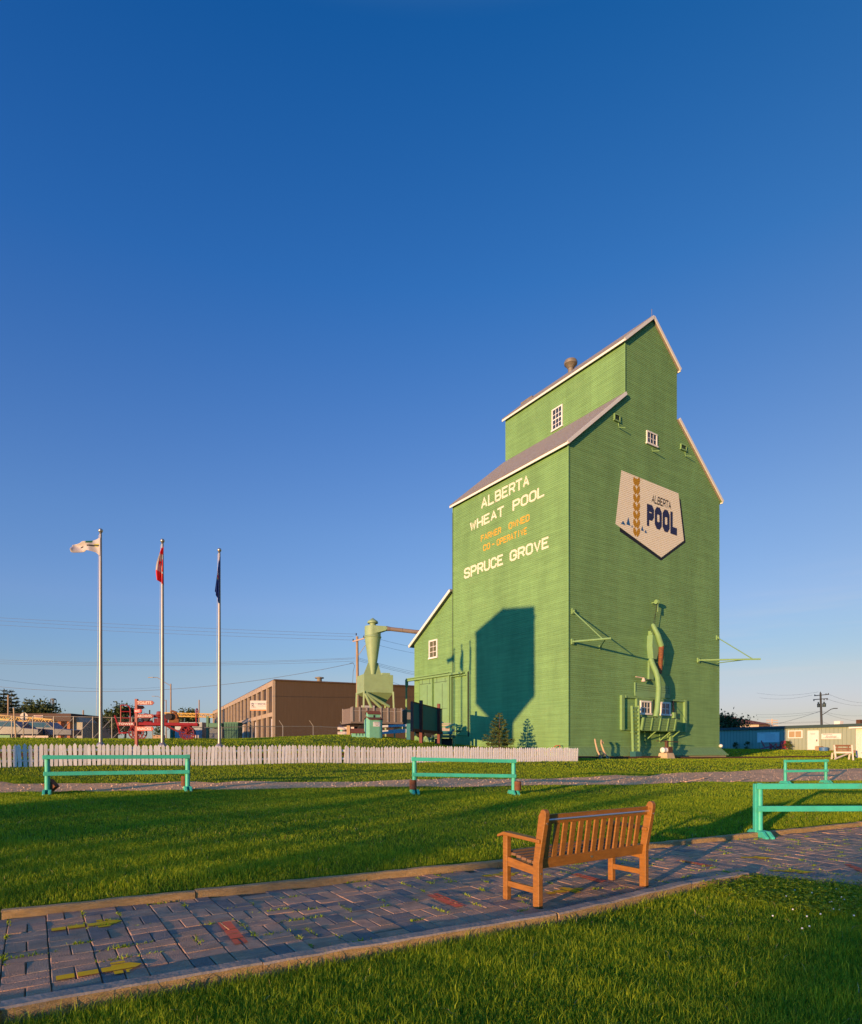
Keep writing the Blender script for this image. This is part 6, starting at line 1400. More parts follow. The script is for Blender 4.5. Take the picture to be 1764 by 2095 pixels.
def tree(px, d, ytop, W, label, kind='b', seed=1, group='trees beyond the yard', **k):
    q = stand(px, d); H = at(px, ytop, d).z - q.z; t = thing('spruce_tree' if kind == 's' else 'leafy_tree', label, 'tree', q, 0, group)
    (spruce(t, H, W / 2, seed, needle=H * .05, tiers=12, mat=DLEAF, dens=1.3, per=8, z0=H * .1) if kind == 's' else broadtree(t, H, W, seed, **k)); return t
tree(-12, 95, 1412, 6.5, 'dark spruce cut by the left edge of the picture', 's', 1); tree(8, 96, 1409, 5.2, 'tall pointed spruce at the left behind the wooden pole', 's', 2); tree(23, 95, 1411, 5.5, 'tall spruce at left with the feathery right side', 's', 3)
tree(41, 118, 1446, 3.2, 'small low spruce left of the twin topped spruces', 's', 4); tree(54, 120, 1429, 6, 'mid sized spruce beside its twin above the brown roof', 's', 5); tree(63, 121, 1430, 5.5, 'spruce with rounder head, right twin of a pair', 's', 6)
tree(85, 118, 1441, 7.5, 'round leafy tree left of the thin lattice tower', 'b', 7, leaf=.55); tree(100, 119, 1450, 4, 'low leafy tree at the foot of the lattice tower', 'b', 8, leaf=.5, n=1200)
tree(236, 70, 1447, 2.6, 'leafy tree left of the red wagon hoop', 'b', 9, leaf=.3); tree(256, 71, 1444, 3.6, 'bushy leafy tree behind the red finger post', 'b', 10, leaf=.3, n=3200)
tree(372, 170, 1450, 6, 'small distant tree above the yellow conveyor', 'b', 11, leaf=.7, n=900); tree(384, 172, 1453, 5, 'second small distant tree above the yellow conveyor', 'b', 12, leaf=.7, n=700); tree(392, 171, 1449, 4.5, 'rightmost small distant tree above the yellow conveyor', 'b', 13, leaf=.7, n=700)
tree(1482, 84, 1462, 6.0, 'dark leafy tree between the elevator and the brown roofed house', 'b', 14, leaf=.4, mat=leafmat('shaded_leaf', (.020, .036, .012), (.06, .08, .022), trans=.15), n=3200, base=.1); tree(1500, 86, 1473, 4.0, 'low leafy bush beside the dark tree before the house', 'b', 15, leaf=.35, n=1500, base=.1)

# ------------------------------------------------------------------ left background
KL = lambda x, y: (x * .13333, (1420 + y / 7.35) * .98)
d_ = 66; q = stand(60, d_); bh = thing('brown_roofed_building', 'low building with a broad brown fascia, brick piers and pale end wall', 'building', q); zL = lambda y: at(*KL(0, y), d_).z - q.z; xL = lambda x: (x * .13333 - 60) / F * d_
BRR = pmat('brown_fascia', (.075, .040, .028), rough=.8, var=.15, scale=1, stretch=(6, 6, 1)); BRK = pmat('orange_brick', (.36, .13, .05), rough=.85, var=.2, scale=6); PAL = pmat('pale_stucco', (.36, .33, .27), rough=.85, var=.1); WHW = pmat('white_wall', (.52, .42, .34), rough=.8, var=.08)
m = MB(); m.box(((xL(-200) + xL(1130)) / 2, 4, (zL(515) + zL(632)) / 2), (xL(1130) - xL(-200), 9, zL(515) - zL(632))); m.build('roof', BRR, bh)
m = MB(); m.box(((xL(-200) + xL(1075)) / 2, 4.6, zL(632) / 2 - .2), (xL(1075) - xL(-200), 8, zL(632) + .4)); m.build('wall', WHW, bh)
m = MB(); m.prism([(xL(1078), -.5), (xL(1225), -.5), (xL(1225), zL(640)), (xL(1145), zL(560)), (xL(1078), zL(615))], (0, .5, 0), X1, ZV, Y1, 3); m.build('end_wall', PAL, bh)
for a, b in ((893, 938), (1033, 1078)): MB().box(((xL(a) + xL(b)) / 2, .2, zL(632) / 2 - .1), (xL(b) - xL(a), .5, zL(632) + .3)).build('brick_pier', BRK, bh)
for a, b in ((945, 1025), (700, 780), (480, 620)):
    f = MB().box(((xL(a) + xL(b)) / 2, .58, (zL(690) + zL(790)) / 2), (xL(b) - xL(a), .06, zL(690) - zL(790))).build('window', GLASS, bh)
MB().box(((xL(570) + xL(715)) / 2, -.56, (zL(545) + zL(580)) / 2), (xL(715) - xL(570), .08, zL(545) - zL(580))).build('sign', WHW, bh)
MB().box(((xL(570) + xL(715)) / 2, -.605, zL(556)), ((xL(715) - xL(570)) * .6, .02, .08)).build('sign_lettering', pmat('sign_red_text', (.4, .1, .08)), bh)
# long low shed right of it
q = stand(180, 95); ls = thing('dark_shed', 'long low dark shed with pale gable behind the fence', 'building', q); f95 = lambda x: (x * .13333 - 180) / F * 95; z95 = lambda y: at(*KL(0, y), 95).z - q.z
m = MB(); m.prism([(f95(1140), 0), (f95(1335), 0), (f95(1335), z95(600)), (f95(1150), z95(555))], (0, 0, 0), X1, ZV, Y1, 5); m.build('gable_wall', pmat('tan_gable', (.30, .22, .14), rough=.8), ls)
MB().box(((f95(1335) + f95(1560)) / 2, 2.5, z95(630) / 2), (f95(1560) - f95(1335), 5, z95(630))).build('wall', pmat('dark_shed_wall', (.055, .045, .045), rough=.8, var=.15), ls)
MB().box(((f95(1335) + f95(1560)) / 2, 2.4, z95(630) + .1), (f95(1570) - f95(1325), 5.4, .2)).build('roof', BRR, ls)
# yellow boom on its stands
YB = pmat('machine_yellow', (.42, .22, .004), rough=.5, var=.12, scale=3)
def boom(name, label, px0, y0, px1, y1, d, th, legs, extra=None):
    a, b = at(px0, y0, d), at(px1, y1, d); q = Vector((a.x, a.y, GZ(a.x, a.y))); t = thing(name, label, 'boom', q); A, B = a - q, b - q; m = MB(); n = 26
    for s in (-1, 1):
        for z in (-1, 1): m.bar(A + Y1 * (s * th / 2) + ZV * (z * th / 2), B + Y1 * (s * th / 2) + ZV * (z * th / 2), th * .22, th * .28)
        for k in range(n):
            p = A.lerp(B, k / n) + Y1 * (s * th / 2); r_ = A.lerp(B, (k + 1) / n) + Y1 * (s * th / 2); z = th / 2 if k % 2 else -th / 2; m.bar(p + ZV * z, r_ - ZV * z, th * .14, th * .16)
    m.build('lattice', YB, t)
    for f, w_ in legs:
        p = A.lerp(B, f); m = MB(); m.box((p.x, 0, p.z / 2 - .1), (w_, .6, max(.2, p.z))); m.build('stand', extra or EDK, t)
    return t
boom('yellow_boom', 'long yellow lattice boom lying above the parked machines', -60, 1463, 112, 1477, 52, .34, ((.55, .25), (.97, .3)))
boom('yellow_boom', 'yellow and green conveyor boom in front of the warehouse end', 326, 1461.5, 437, 1464.5, 82, .42, ((.25, .3), (.9, .3)), GCN)
for q_, lab, c_, L_ in ((stand(30, 50), 'dark blue pickup parked behind the chain link fence', (.018, .030, .075), 4.6), (stand(95, 51), 'dark grey blue van parked behind the fence under the yellow boom', (.03, .04, .085), 4.8)):
    t = thing('parked_vehicle', lab, 'vehicle', q_, R(4), 'vehicles parked behind the fence'); pm = pmat('vehicle_paint_%d' % int(c_[0] * 1000), c_, rough=.3, var=.08)
    m = MB(); m.prism([(-L_ / 2, .30), (L_ / 2, .30), (L_ / 2, .78), (L_ * .22, .88), (L_ * .10, 1.38), (-L_ * .22, 1.42), (-L_ * (.30 if L_ < 4.7 else .48), .92), (-L_ / 2, .9)], (0, -.85, 0), X1, ZV, Y1, 1.7); m.build('body', pm, t, bevel=.06)
    m = MB(); m.face([(-L_ * .2, -.856, .95), (L_ * .17, -.856, .92), (L_ * .08, -.856, 1.3), (-L_ * .19, -.856, 1.33)]); m.build('side_window', GLASS, t)
    for x in (-L_ * .3, L_ * .3): MB().lathe((x, -.87, .32), [(.02, 0), (.2, 0), (.32, .02), (.33, .2)], 16, axis=Y1).build('wheel', TIRE, t, smooth=True)
q = stand(8, 56); gb = thing('green_tank_box', 'bright green storage box at the left edge behind the fence', 'container', q); hh = at(8, 1469, 56).z - q.z; MB().box((0, .6, hh / 2), (1.1, 1.2, hh)).build('body', pmat('bright_green_box', (.02, .19, .07), rough=.5, var=.12), gb, bevel=.02); MB().box((.0, .0, hh - .3), (.2, .03, .5)).build('door', GCN, gb)
# lattice tower and posts
q = stand(109, 135); lt_ = MB(); zt = at(109, 1431, 135).z - q.z
for a in range(4):
    x, y = (.42 * (1 if a in (0, 1) else -1)), (.42 * (1 if a in (0, 3) else -1)); lt_.tube([(x, y, 0), (x * .95, y * .95, zt)], .07, 5)
for k in range(16):
    z0 = zt * k / 16; z1 = zt * (k + 1) / 16; s = 1 if k % 2 else -1; lt_.bar((-.42 * s, -.42, z0), (.42 * s, -.42, z1), .05, .05); lt_.bar((-.42, .42 * s, z0), (-.42, -.42 * s, z1), .05, .05)
lt_.lathe((0, 0, zt - .1), [(.48, 0), (.52, .1), (.52, .25), (.4, .3)], 12); lt_.tube([(0, 0, zt * .78), (0, 0, zt)], .16, 8); o = lt_.build('lattice_tower', pmat('tower_steel', (.10, .105, .11), rough=.6)); o.location = q; tag(o, 'thin dark lattice tower above the brown roofed building', 'tower')
simple_post('wooden_pole', 'short pale wooden pole before the dark spruces', 17, 60, 1422, .09, WOODP, 'pole'); simple_post('wooden_pole', 'short distant pole right of the lattice tower', 170.5, 120, 1453, .14, WOODP, 'pole')
def lamp(px, d, ytop, arm, label, ya):
    q = stand(px, d); zt = at(px, ytop, d).z - q.z; t = thing('street_lamp', label, 'street lamp', q, 0, 'street lamps along the far road'); MB().tube([(0, 0, 0), (0, 0, zt)], [.16, .11], 8).build('pole', WOODP, t, smooth=True)
    zz_ = at(px, ya, d).z - q.z; m = MB(); m.tube([(0, 0, zt - .35), (arm * .35, 0, zt + .25), (arm * .75, 0, zz_ - .02), (arm, 0, zz_)], .06, 6); m.build('arm', GALV, t, smooth=True); MB().box((arm * 1.12, 0, zz_), (abs(arm) * .3, .25, .12)).build('lamp_head', GALV, t, bevel=.04)
lamp(349.6, 105, 1399, -3.0, 'nearer street lamp with its arm reaching left above the wagon', 1386); lamp(340, 150, 1432, -2.7, 'farther street lamp half hidden by the middle flagpole', 1424.5)
simple_post('wooden_pole', 'distant pole with small insulators near the warehouse end', 407.5, 130, 1432, .13, WOODP, 'pole')
# things on the far road between the wagon wheels
q = stand(385, 88); bx_ = MB(); bx_.box((0, 1.2, 1.3), (3.9, 2.4, 2.4)); bx_.box((0, -.02, 1.3), (3.6, .05, 2.1)); o = bx_.build('cargo_trailer', pmat('trailer_grey', (.24, .27, .29), rough=.4, var=.06)); o.location = q; tag(o, 'plain grey cargo trailer parked behind the red wagon', 'trailer')
q = stand(325, 56); pb = thing('planter_box', 'wooden planter with a green shrub between the wagon wheels', 'planter', q); MB().box((0, 0, .2), (.95, .4, .42)).build('box', pmat('planter_wood', (.36, .22, .13), rough=.8, var=.2), pb); rr = np.random.default_rng(3); Q = []; T = []
for i in range(260):
    c = rr.normal(0, 1, 3) * np.array([.20, .14, .26]) + np.array([-.1, 0, .8]); d = rr.normal(0, 1, 3); d /= np.linalg.norm(d); w_ = np.cross(d, rr.normal(0, 1, 3)); w_ /= np.linalg.norm(w_); Q.append([c - w_ * .03, c + w_ * .03, c + d * .14 + w_ * .02, c + d * .14 - w_ * .02]); T.append(rr.uniform(0, 1))
leafmesh('foliage', Q, LEAF, T, pb)
for x_, lb in ((396, 'left'), (401, 'middle'), (406, 'right')): simple_post('white_bollard', {'left': 'short white bollard just right of the wagon wheel', 'middle': 'short white bollard between its two neighbours', 'right': 'short white bollard nearest the warehouse end'}[lb], x_, 60, 1504, .07, WHW, 'bollard')
road, _ = strip('far_road', [stand(-400, 62), stand(100, 66), stand(420, 60)], [stand(-400, 80), stand(100, 84), stand(420, 76)], pmat('asphalt', (.055, .055, .06), rough=.9, var=.2, scale=6), .03, sub=40, cross=6)

# ------------------------------------------------------------------ poles and wires
WIRES = pmat('power_wire', (.03, .035, .045), rough=.6)
def wire(label, a, b, sag, r=.014, n=18, group='overhead wires'):
    a, b = Vector(a), Vector(b); m = MB(); m.tube([a.lerp(b, k / n) - ZV * (4 * sag * (k / n) * (1 - k / n)) for k in range(n + 1)], r, 4); return tag(m.build('power_wire', WIRES, smooth=True), label, 'wire', group)
dp = 62.0; q = stand(731.5, dp); up_ = thing('utility_pole', 'brown wooden utility pole with one pale crossarm behind the cyclone', 'utility pole', q); zt = at(*K7(150, 465), dp).z - q.z; zq = lambda y: at(*K7(0, y), dp).z - q.z; xq = lambda x: (K7(x, 0)[0] - 731.5) / F * dp
m = MB(); m.tube([(xq(168), 0, -.2), (xq(150), 0, zt)], [.17, .12], 10); m.build('pole', WOODP, up_, smooth=True)
MB().bar((xq(65), -.15, zq(570)), (xq(292), -.15, zq(508)), .10, .12).build('crossarm', pmat('pale_crossarm', (.46, .33, .25), rough=.8), up_)
for x, y in ((75, 545), (285, 480), (135, 430)): MB().lathe((xq(x), -.15, zq(y) - .1), [(.02, 0), (.07, .05), (.05, .15), (.07, .2), (.02, .24)], 8).build('insulator', EDK, up_)
m = MB(); m.bar((xq(178), -.1, zq(842)), (xq(322), -.1, zq(632)), .06, .06); m.build('brace', GALV, up_)
K9 = lambda x, y: (x / 2.321 * .98, (1260 + y / 2.321) * .98)
for (x0, y0), (x1, y1), sg_, lb in (((0, 62), (1722, 148), .15, 'topmost overhead wire, running left from the tip of the brown utility pole'), ((0, 72), (1712, 160), .25, 'second overhead wire from the top, running left from the crossarm'), ((0, 95), (1712, 177), .2, 'lowest of the three upper wires running left from the crossarm'),
                                ((0, 248), (1720, 263), .55, 'upper of the three mid height wires crossing behind the flagpoles'), ((0, 257), (1720, 268), .55, 'middle of the three mid height wires behind the flagpoles'), ((0, 271), (1722, 279), .45, 'lower of the three mid height wires behind the flagpoles'), ((0, 312), (1716, 288), 2.0, 'heavy sagging service wire dipping behind the flagpoles'), ((0, 328), (790, 404), .9, 'thin sagging wire ending near the street lamp')):
    a = at(*K9(x0, y0), 66); b = at(*K9(x1, y1), dp if x1 > 1000 else 104); e = a + (a - b) * .35; d_l = (a - b); r_ = .022 if 'heavy' in lb else .013
    wire(lb, b, e, sg_ * 1.3, r_)
for (x0, y0), (x1, y1), lb in (((285, 430), (1300, 662), 'upper wire sloping right from the utility pole behind the cyclone'), ((290, 560), (1300, 778), 'second wire sloping right behind the cyclone cone'), ((180, 890), (1300, 1150), 'first of three low wires sloping right behind the cyclone'), ((180, 915), (1300, 1185), 'second of three low wires sloping right behind the cyclone'), ((180, 945), (1300, 1210), 'third of three low wires sloping right behind the cyclone'), ((780, 1335), (1150, 1445), 'short dark wire dropping to the warehouse roof')):
    a = at(*K7(x0, y0), dp); b = at(*K7(x1, y1), 72); wire(lb, a, b + (b - a) * .4, .15, .013)
m = MB(); P = [at(*K7(x, y), dp) for x, y in ((0, 1000), (60, 985), (100, 1040), (70, 1180), (60, 1390))]; m.tube(P, .018, 5); tag(m.build('drop_cable', WIRES, smooth=True), 'slack cable hanging from the brown utility pole to the roof', 'cable')
# right hand pole
KR = lambda x, y: ((1620 + x / 9.8) * .98, (1420 + y / 9.8) * .98); dr = 96.0; q = stand(KR(930, 0)[0], dr); rp = thing('utility_pole', 'dark utility pole with two crossarms and transformers behind the archives', 'utility pole', q); zr = lambda y: at(*KR(0, y), dr).z - q.z; xr = lambda x: (KR(x, 0)[0] - KR(930, 0)[0]) / F * dr
DPL = pmat('dark_pole', (.035, .040, .042), rough=.8, var=.2)
m = MB(); m.tube([(xr(955), 0, -.2), (xr(915), 0, zr(262))], [.20, .13], 10); m.tube([(xr(913), 0, zr(262)), (xr(913), 0, zr(238))], .07, 6); m.build('pole', DPL, rp, smooth=True)
for a, b in (((778, 320), (1072, 293)), ((757, 400), (1050, 378))): MB().bar((xr(a[0]), -.15, zr(a[1])), (xr(b[0]), -.15, zr(b[1])), .12, .12).build('crossarm', DPL, rp)
for x, y in ((787, 300), (1015, 278), (1063, 272)): MB().tube([(xr(x), -.15, zr(y + 15)), (xr(x), -.15, zr(y - 5))], .07, 6).build('insulator', DPL, rp)
for x, y in ((768, 398), (975, 384), (1036, 380)): MB().tube([(xr(x), -.15, zr(y)), (xr(x), -.15, zr(y + 30))], .08, 6).build('insulator', DPL, rp)
for x0, x1, y0, y1 in ((838, 890, 495, 555), (945, 1018, 488, 548)):
    m = MB(); c = Vector(((xr(x0) + xr(x1)) / 2, -.1, zr(y1))); rr_ = (xr(x1) - xr(x0)) / 2; m.lathe(c, [(rr_ * .85, 0), (rr_ * .9, .02), (rr_ * .9, zr(y0) - zr(y1)), (rr_ * 1.1, zr(y0) - zr(y1) + .03), (rr_ * .6, zr(y0) - zr(y1) + .12)], 14)
    for o_ in (-.3, .2): m.tube([c + X1 * (rr_ * o_) + ZV * (zr(y0) - zr(y1)), c + X1 * (rr_ * o_) + ZV * (zr(y0) - zr(y1) + .35)], .06, 6)
    m.build('transformer', pmat('transformer_green', (.03, .05, .05), rough=.5, var=.1), rp, smooth=True)
m = MB(); m.tube([(xr(950), 0, zr(712)), (xr(1060), 0, zr(640)), (xr(1130), 0, zr(595)), (xr(1190), 0, zr(578))], .055, 7); m.box((xr(1222), 0, zr(578)), (.55, .2, .12)); m.build('lamp_arm', DPL, rp, smooth=True)
for (x0, y0), (x1, y1), sg_, lb in (((0, 255), (870, 240), .45, 'highest wire between the elevator and the dark pole'), ((0, 342), (750, 305), .4, 'second wire between the elevator and the dark pole'), ((0, 682), (905, 636), .2, 'third wire, joining the dark pole below its transformers'), ((0, 722), (905, 655), .3, 'fourth wire, just below the one under the transformers'), ((0, 872), (905, 636), .25, 'thick service wire slanting down left from the dark pole'), ((0, 858), (905, 845), .1, 'low flat wire just above the archives roof'), ((0, 884), (905, 865), .05, 'lowest wire skimming the archives roof')):
    a = at(*KR(x1, y1), dr); b = at(*KR(x0, y0), dr + 8); wire(lb, a, b + (b - a) * .5, sg_, .014 if 'thick' not in lb else .022, group='wires at the right')
for (x0, y0), (x1, y1), lb in (((1065, 280), (1800, 420), 'upper pale wire running right from the dark pole'), ((1040, 380), (1800, 480), 'lower pale wire running right from the crossarm'), ((960, 640), (1800, 680), 'wire sagging right from below the transformers'), ((960, 660), (1800, 800), 'steep lower wire running right from the dark pole'), ((960, 850), (1500, 905), 'low wire running right to the roof')):
    a = at(*KR(x0, y0), dr); b = at(*KR(x1, y1), dr + 6); wire(lb, a, b + (b - a) * .3, .5, .013, group='wires at the right')
q = stand(1580, 170); sp = MB(); zt = at(1580, 1471, 170).z - q.z; sp.tube([(0, 0, 0), (0, 0, zt)], .2, 8)
for z in (.3, .9, 1.7): sp.bar((-1.6, 0, zt - z), (1.6, 0, zt - z - .1), .2, .22)
o = sp.build('utility_pole', pmat('sunlit_pole', (.46, .36, .27), rough=.8)); o.location = q; tag(o, 'tiny sunlit utility pole with three crossarms beside the brown roof', 'utility pole')
simple_post('thin_mast', 'thin tan mast standing above the archives roof', KR(612, 0)[0], 110, 1504 - 16, .06, WOODP, 'mast')

# ------------------------------------------------------------------ archives building, shed, house at the right
KA = lambda x, y: ((1500 + x / 5.88) * .98, (1480 + y / 5.88) * .98)
ar1 = Vector(((1764 - CX) / F * 60.7, 60.7, 0)); ar0 = Vector(((1473 - CX) / F * 75, 75, 0)); AXA = (ar1 - ar0).normalized(); NA = Vector((AXA.y, -AXA.x, 0)); 
if NA.y > 0: NA = -NA
def AP(x, y): p = on_plane(*KA(x, y), ar0, NA); return (p - ar0).dot(AXA), p.z
ab = thing('archives_building', 'long low grey green building with dark roof edge, white door and lettered sign', 'building', (ar0.x, ar0.y, 0))
GSD = pmat('grey_green_siding', (.27, .31, .235), rough=.75, var=.08, scale=2, stretch=(5, 5, .3)); DTE = pmat('dark_teal_fascia', (.035, .060, .058), rough=.6, var=.1)
z1 = AP(1170, 198)[1]; z0 = .9; LX0, LX1 = -9., 19.
def abox(m, x0, x1, za, zb, d0, d1, mat=None): m.box(AXA * ((x0 + x1) / 2) + NA * ((d0 + d1) / 2) + ZV * ((za + zb) / 2), (x1 - x0, abs(d1 - d0), zb - za), AXA, NA, mat=mat)
m = MB(); abox(m, LX0, LX1, z0, z1 - .12, -6, 0); m.build('wall', GSD, ab)
m = MB()
for x in np.arange(LX0 + .2, LX1, .41): abox(m, x, x + .035, z0, z1 - .3, .0, .012)
m.build('siding_groove', pmat('siding_shadow_line', (.16, .19, .15), rough=.8), ab)
m = MB(); abox(m, LX0 - .2, LX1 + .2, z1 - .30, z1, -6.2, .22); m.build('roof', DTE, ab)
def aframe(x0, x1, y0, y1): a, b = AP(x0, (y0 + y1) / 2)[0], AP(x1, (y0 + y1) / 2)[0]; xm = (x0 + x1) / 2; return a, b, AP(xm, y1)[1], AP(xm, y0)[1]
a, b, za, zb = aframe(858, 1036, 264, 360); m = MB(); abox(m, a, b, za, zb, .0, .06); wdw = m.build('window', CREAM, ab); m = MB(); abox(m, a + .12, (a + b) / 2 - .04, za + .1, zb - .1, .06, .07); abox(m, (a + b) / 2 + .04, b - .12, za + .1, zb - .1, .06, .07); m.build('blind', pmat('lit_blind', (.36, .25, .13), rough=.5, var=.1), wdw)
a, b, za, zb = aframe(1098, 1236, 264, 500); m = MB(); abox(m, a, b, za, zb, .0, .05); dr_ = m.build('door', CREAM, ab); m = MB(); abox(m, b - .22, b - .14, za + .85, za + 1.05, .05, .10); m.build('handle', EDK, dr_); m = MB(); abox(m, a - .05, b + .05, zb, zb + .07, 0, .09); m.build('lintel', GSD, dr_)
m = MB(); abox(m, a + .3, b - .35, zb - .35, zb - .28, .05, .055); abox(m, a + .36, b - .4, zb - .45, zb - .40, .05, .055); m.build('door_notice', pmat('pale_print', (.45, .40, .36)), dr_)
a, b, za, zb = aframe(1270, 1512, 304, 371); m = MB(); abox(m, a, b, za, zb, .02, .07); sgn = m.build('sign', CREAM, ab)
flat_text('Archives', AXA * (a + (b - a) * .20) + NA * .075 + ZV * (za + (zb - za) * .22), AXA, ZV, (b - a) * .58, GRY, parent=sgn, shear=.45, height=(zb - za) * .5)
m = MB(); abox(m, a + (b - a) * .08, a + (b - a) * .55, zb - (zb - za) * .2, zb - (zb - za) * .13, .07, .074); m.bar(AXA * (a + .2) + NA * .075 + ZV * (za + .15), AXA * (b - .2) + NA * .075 + ZV * (za + .1), .006, .02); m.build('sign_flourish', GRY, sgn)
a, b, za, zb = aframe(482, 753, 288, 411); m = MB(); abox(m, a, b, za, zb, .02, .06); bd = m.build('display_board', CREAM, ab); m = MB()
for k in range(6): abox(m, a + (b - a) * .35, a + (b - a) * .8, za + (zb - za) * (.25 + .1 * k), za + (zb - za) * (.28 + .1 * k), .06, .064)
abox(m, a + .2, a + 1.6, zb - .12, zb - .06, .06, .064); m.build('board_text', pmat('faint_print', (.5, .47, .44)), bd)
m = MB(); c = AP(1290, 185)[0]; abox(m, c - .35, c + .25, z1, z1 + .42, -3, -2.4); m.build('roof_box', CREAM, ab); m = MB(); c = AP(1600, 185)[0]; abox(m, c - .2, c + .2, z1, z1 + .45, -2, -1.6); m.build('chimney', RUST, ab)
m = MB(); abox(m, 0, LX1, z0, 1.25, .0, .03); m.build('plinth', pmat('rust_plinth', (.22, .13, .08), rough=.9, var=.2), ab)
# white shed
ds = 48.5; q = stand(KA(1688, 0)[0], ds); ws_ = thing('white_shed', 'bright white shed cut off by the right edge of the picture', 'shed', q, R(33.9)); hs = at(*KA(0, 240), ds).z - q.z
MB().box((1.5, -2.0, hs / 2 - .1), (3.0, 4.0, hs + .2)).build('wall', pmat('white_shed_paint', (.62, .54, .47), rough=.6, var=.06), ws_); MB().box((1.4, -1.9, hs + .06), (3.5, 4.5, .12)).build('roof', CREAM, ws_)
m = MB(); m.tube([(.42, -.25, 0), (.42, -.25, .32), (.3, -.25, .42)], .05, 7); o = m.build('standpipe', pmat('dark_red_iron', (.12, .03, .02), rough=.7)); o.location = q; o.rotation_euler = (0, 0, R(-14)); tag(o, 'dark red standpipe at the foot of the white shed', 'standpipe')
# house with hip roof
dh = 168; q = stand(1530, dh); ho = thing('brown_roofed_house', 'pale house with a wide brown hip roof beyond the archives', 'house', q); xh = lambda px: (px - 1530) / F * dh; zh = lambda py: at(1530, py, dh).z - q.z
x0, x1, ze_, zp_ = xh(1415), xh(1577), zh(1482), zh(1458.5)
m = MB(); m.faces([Vector(v) for v in ((x0, -1, ze_), (x1, -1, ze_), (x1, 13, ze_), (x0, 13, ze_), (x0 + 3, 6, zp_), (xh(1484), 6, zp_))], [(0, 1, 5, 4), (1, 2, 5), (2, 3, 4, 5), (3, 0, 4), (3, 2, 1, 0)]); m.build('roof', pmat('brown_shingle_roof', (.15, .060, .042), rough=.85, var=.2, scale=2, stretch=(1, 1, 5)), ho)
MB().box(((x0 + x1) / 2, 6, ze_ / 2 - .2), (x1 - x0 - 1.2, 12, ze_ + .3)).build('wall', WHW, ho); MB().box((xh(1564), -.05 - .6 + .55, ze_ / 2 - .2), (xh(1574) - xh(1552), .6, ze_ + .2)).build('porch_wall', BRR, ho)
# garden furniture and tubs before the archives
ARD = pmat('red_garden_chair', (.38, .035, .03), rough=.55, var=.12); ARP = pmat('pink_red_chair', (.45, .05, .09), rough=.55, var=.1); BLC = pmat('blue_garden_paint', (.05, .14, .30), rough=.5, var=.1)
def on_front(x, y, out): a_, z_ = AP(x, y); p = ar0 + AXA * a_ + NA * out; p.z = GZ(p.x, p.y); return p
def adirondack(x, label, mat, face, out):
    p = on_front(x, 480, out); t = thing('garden_chair', label, 'chair', p, face, 'garden chairs by the archives wall')
    m = MB()
    for k in range(4): m.bar((-.27 + .18 * k, .30, .30), (-.30 + .20 * k, .62, 1.02 - .04 * abs(k - 1.5)), .15, .025, up=(0, 1, .3))
    m.build('backrest', mat, t); m = MB()
    for k in range(4): m.box((0, -.25 + .16 * k, .40 - .05 * k), (.58, .13, .025))
    m.build('seat', mat, t)
    for s in (-.33, .33):
        m = MB(); m.bar((s, -.38, .60), (s, .40, .60), .13, .03); m.build('armrest', mat, t); m = MB(); m.box((s, -.30, .29), (.05, .1, .60)); m.build('leg', mat, t); m = MB(); m.bar((s * .9, -.35, .36), (s * .9, .70, .06), .05, .11, up=(0, 0, 1)); m.build('leg', mat, t)
adirondack(700, 'pinkish red garden chair half in the elevator shadow', ARP, R(70), 1.3); adirondack(862, 'red slatted garden chair right of the small round table', ARD, R(-60), 1.3)
p = on_front(780, 480, 1.5); t = thing('garden_table', 'small red garden table between two red chairs', 'table', p); MB().lathe((0, 0, .70), [(.02, 0), (.46, 0), (.46, .04), (.02, .045)], 18).build('tabletop', ARD, t)
for s in (-1, 1): MB().bar((-.38 * s, 0, 0), (.38 * s, 0, .7), .08, .06).build('leg', ARD, t)
p = on_front(920, 480, .9); t = thing('leafy_bush', 'small dark bush against the archives wall by the red chair', 'bush', p); broadtree(t, .9, .95, 31, leaf=.12, n=900, clumps=14, base=.1)
for x_, s_ in ((245, 32), (397, 33)):
    p = on_front(x_, 470, .5); t = thing('leafy_bush', ('low' if x_ < 300 else 'taller') + ' weedy bush in blue shade at the foot of the archives wall', 'bush', p); broadtree(t, .75 if x_ < 300 else .95, .7, s_, leaf=.12, n=500, clumps=10, base=.05)
p = on_front(1305, 490, .9); t = thing('planter_box', 'wooden planter box of soil right of the white door', 'planter', p, math.atan2(AXA.y, AXA.x)); MB().box((0, 0, .22), (.62, .4, .44)).build('box', pmat('planter_tan', (.34, .24, .14), rough=.8, var=.2), t); MB().box((0, 0, .45), (.54, .32, .04)).build('soil', EDK, t)
p = on_front(1382, 495, 1.2); t = thing('blue_tub', 'low blue tub standing beside the planter box', 'tub', p); MB().lathe((0, 0, 0), [(.36, 0), (.40, .02), (.42, .36), (.44, .38), (.38, .38), (.36, .3), (.01, .28)], 20).build('body', BLC, t, smooth=True)
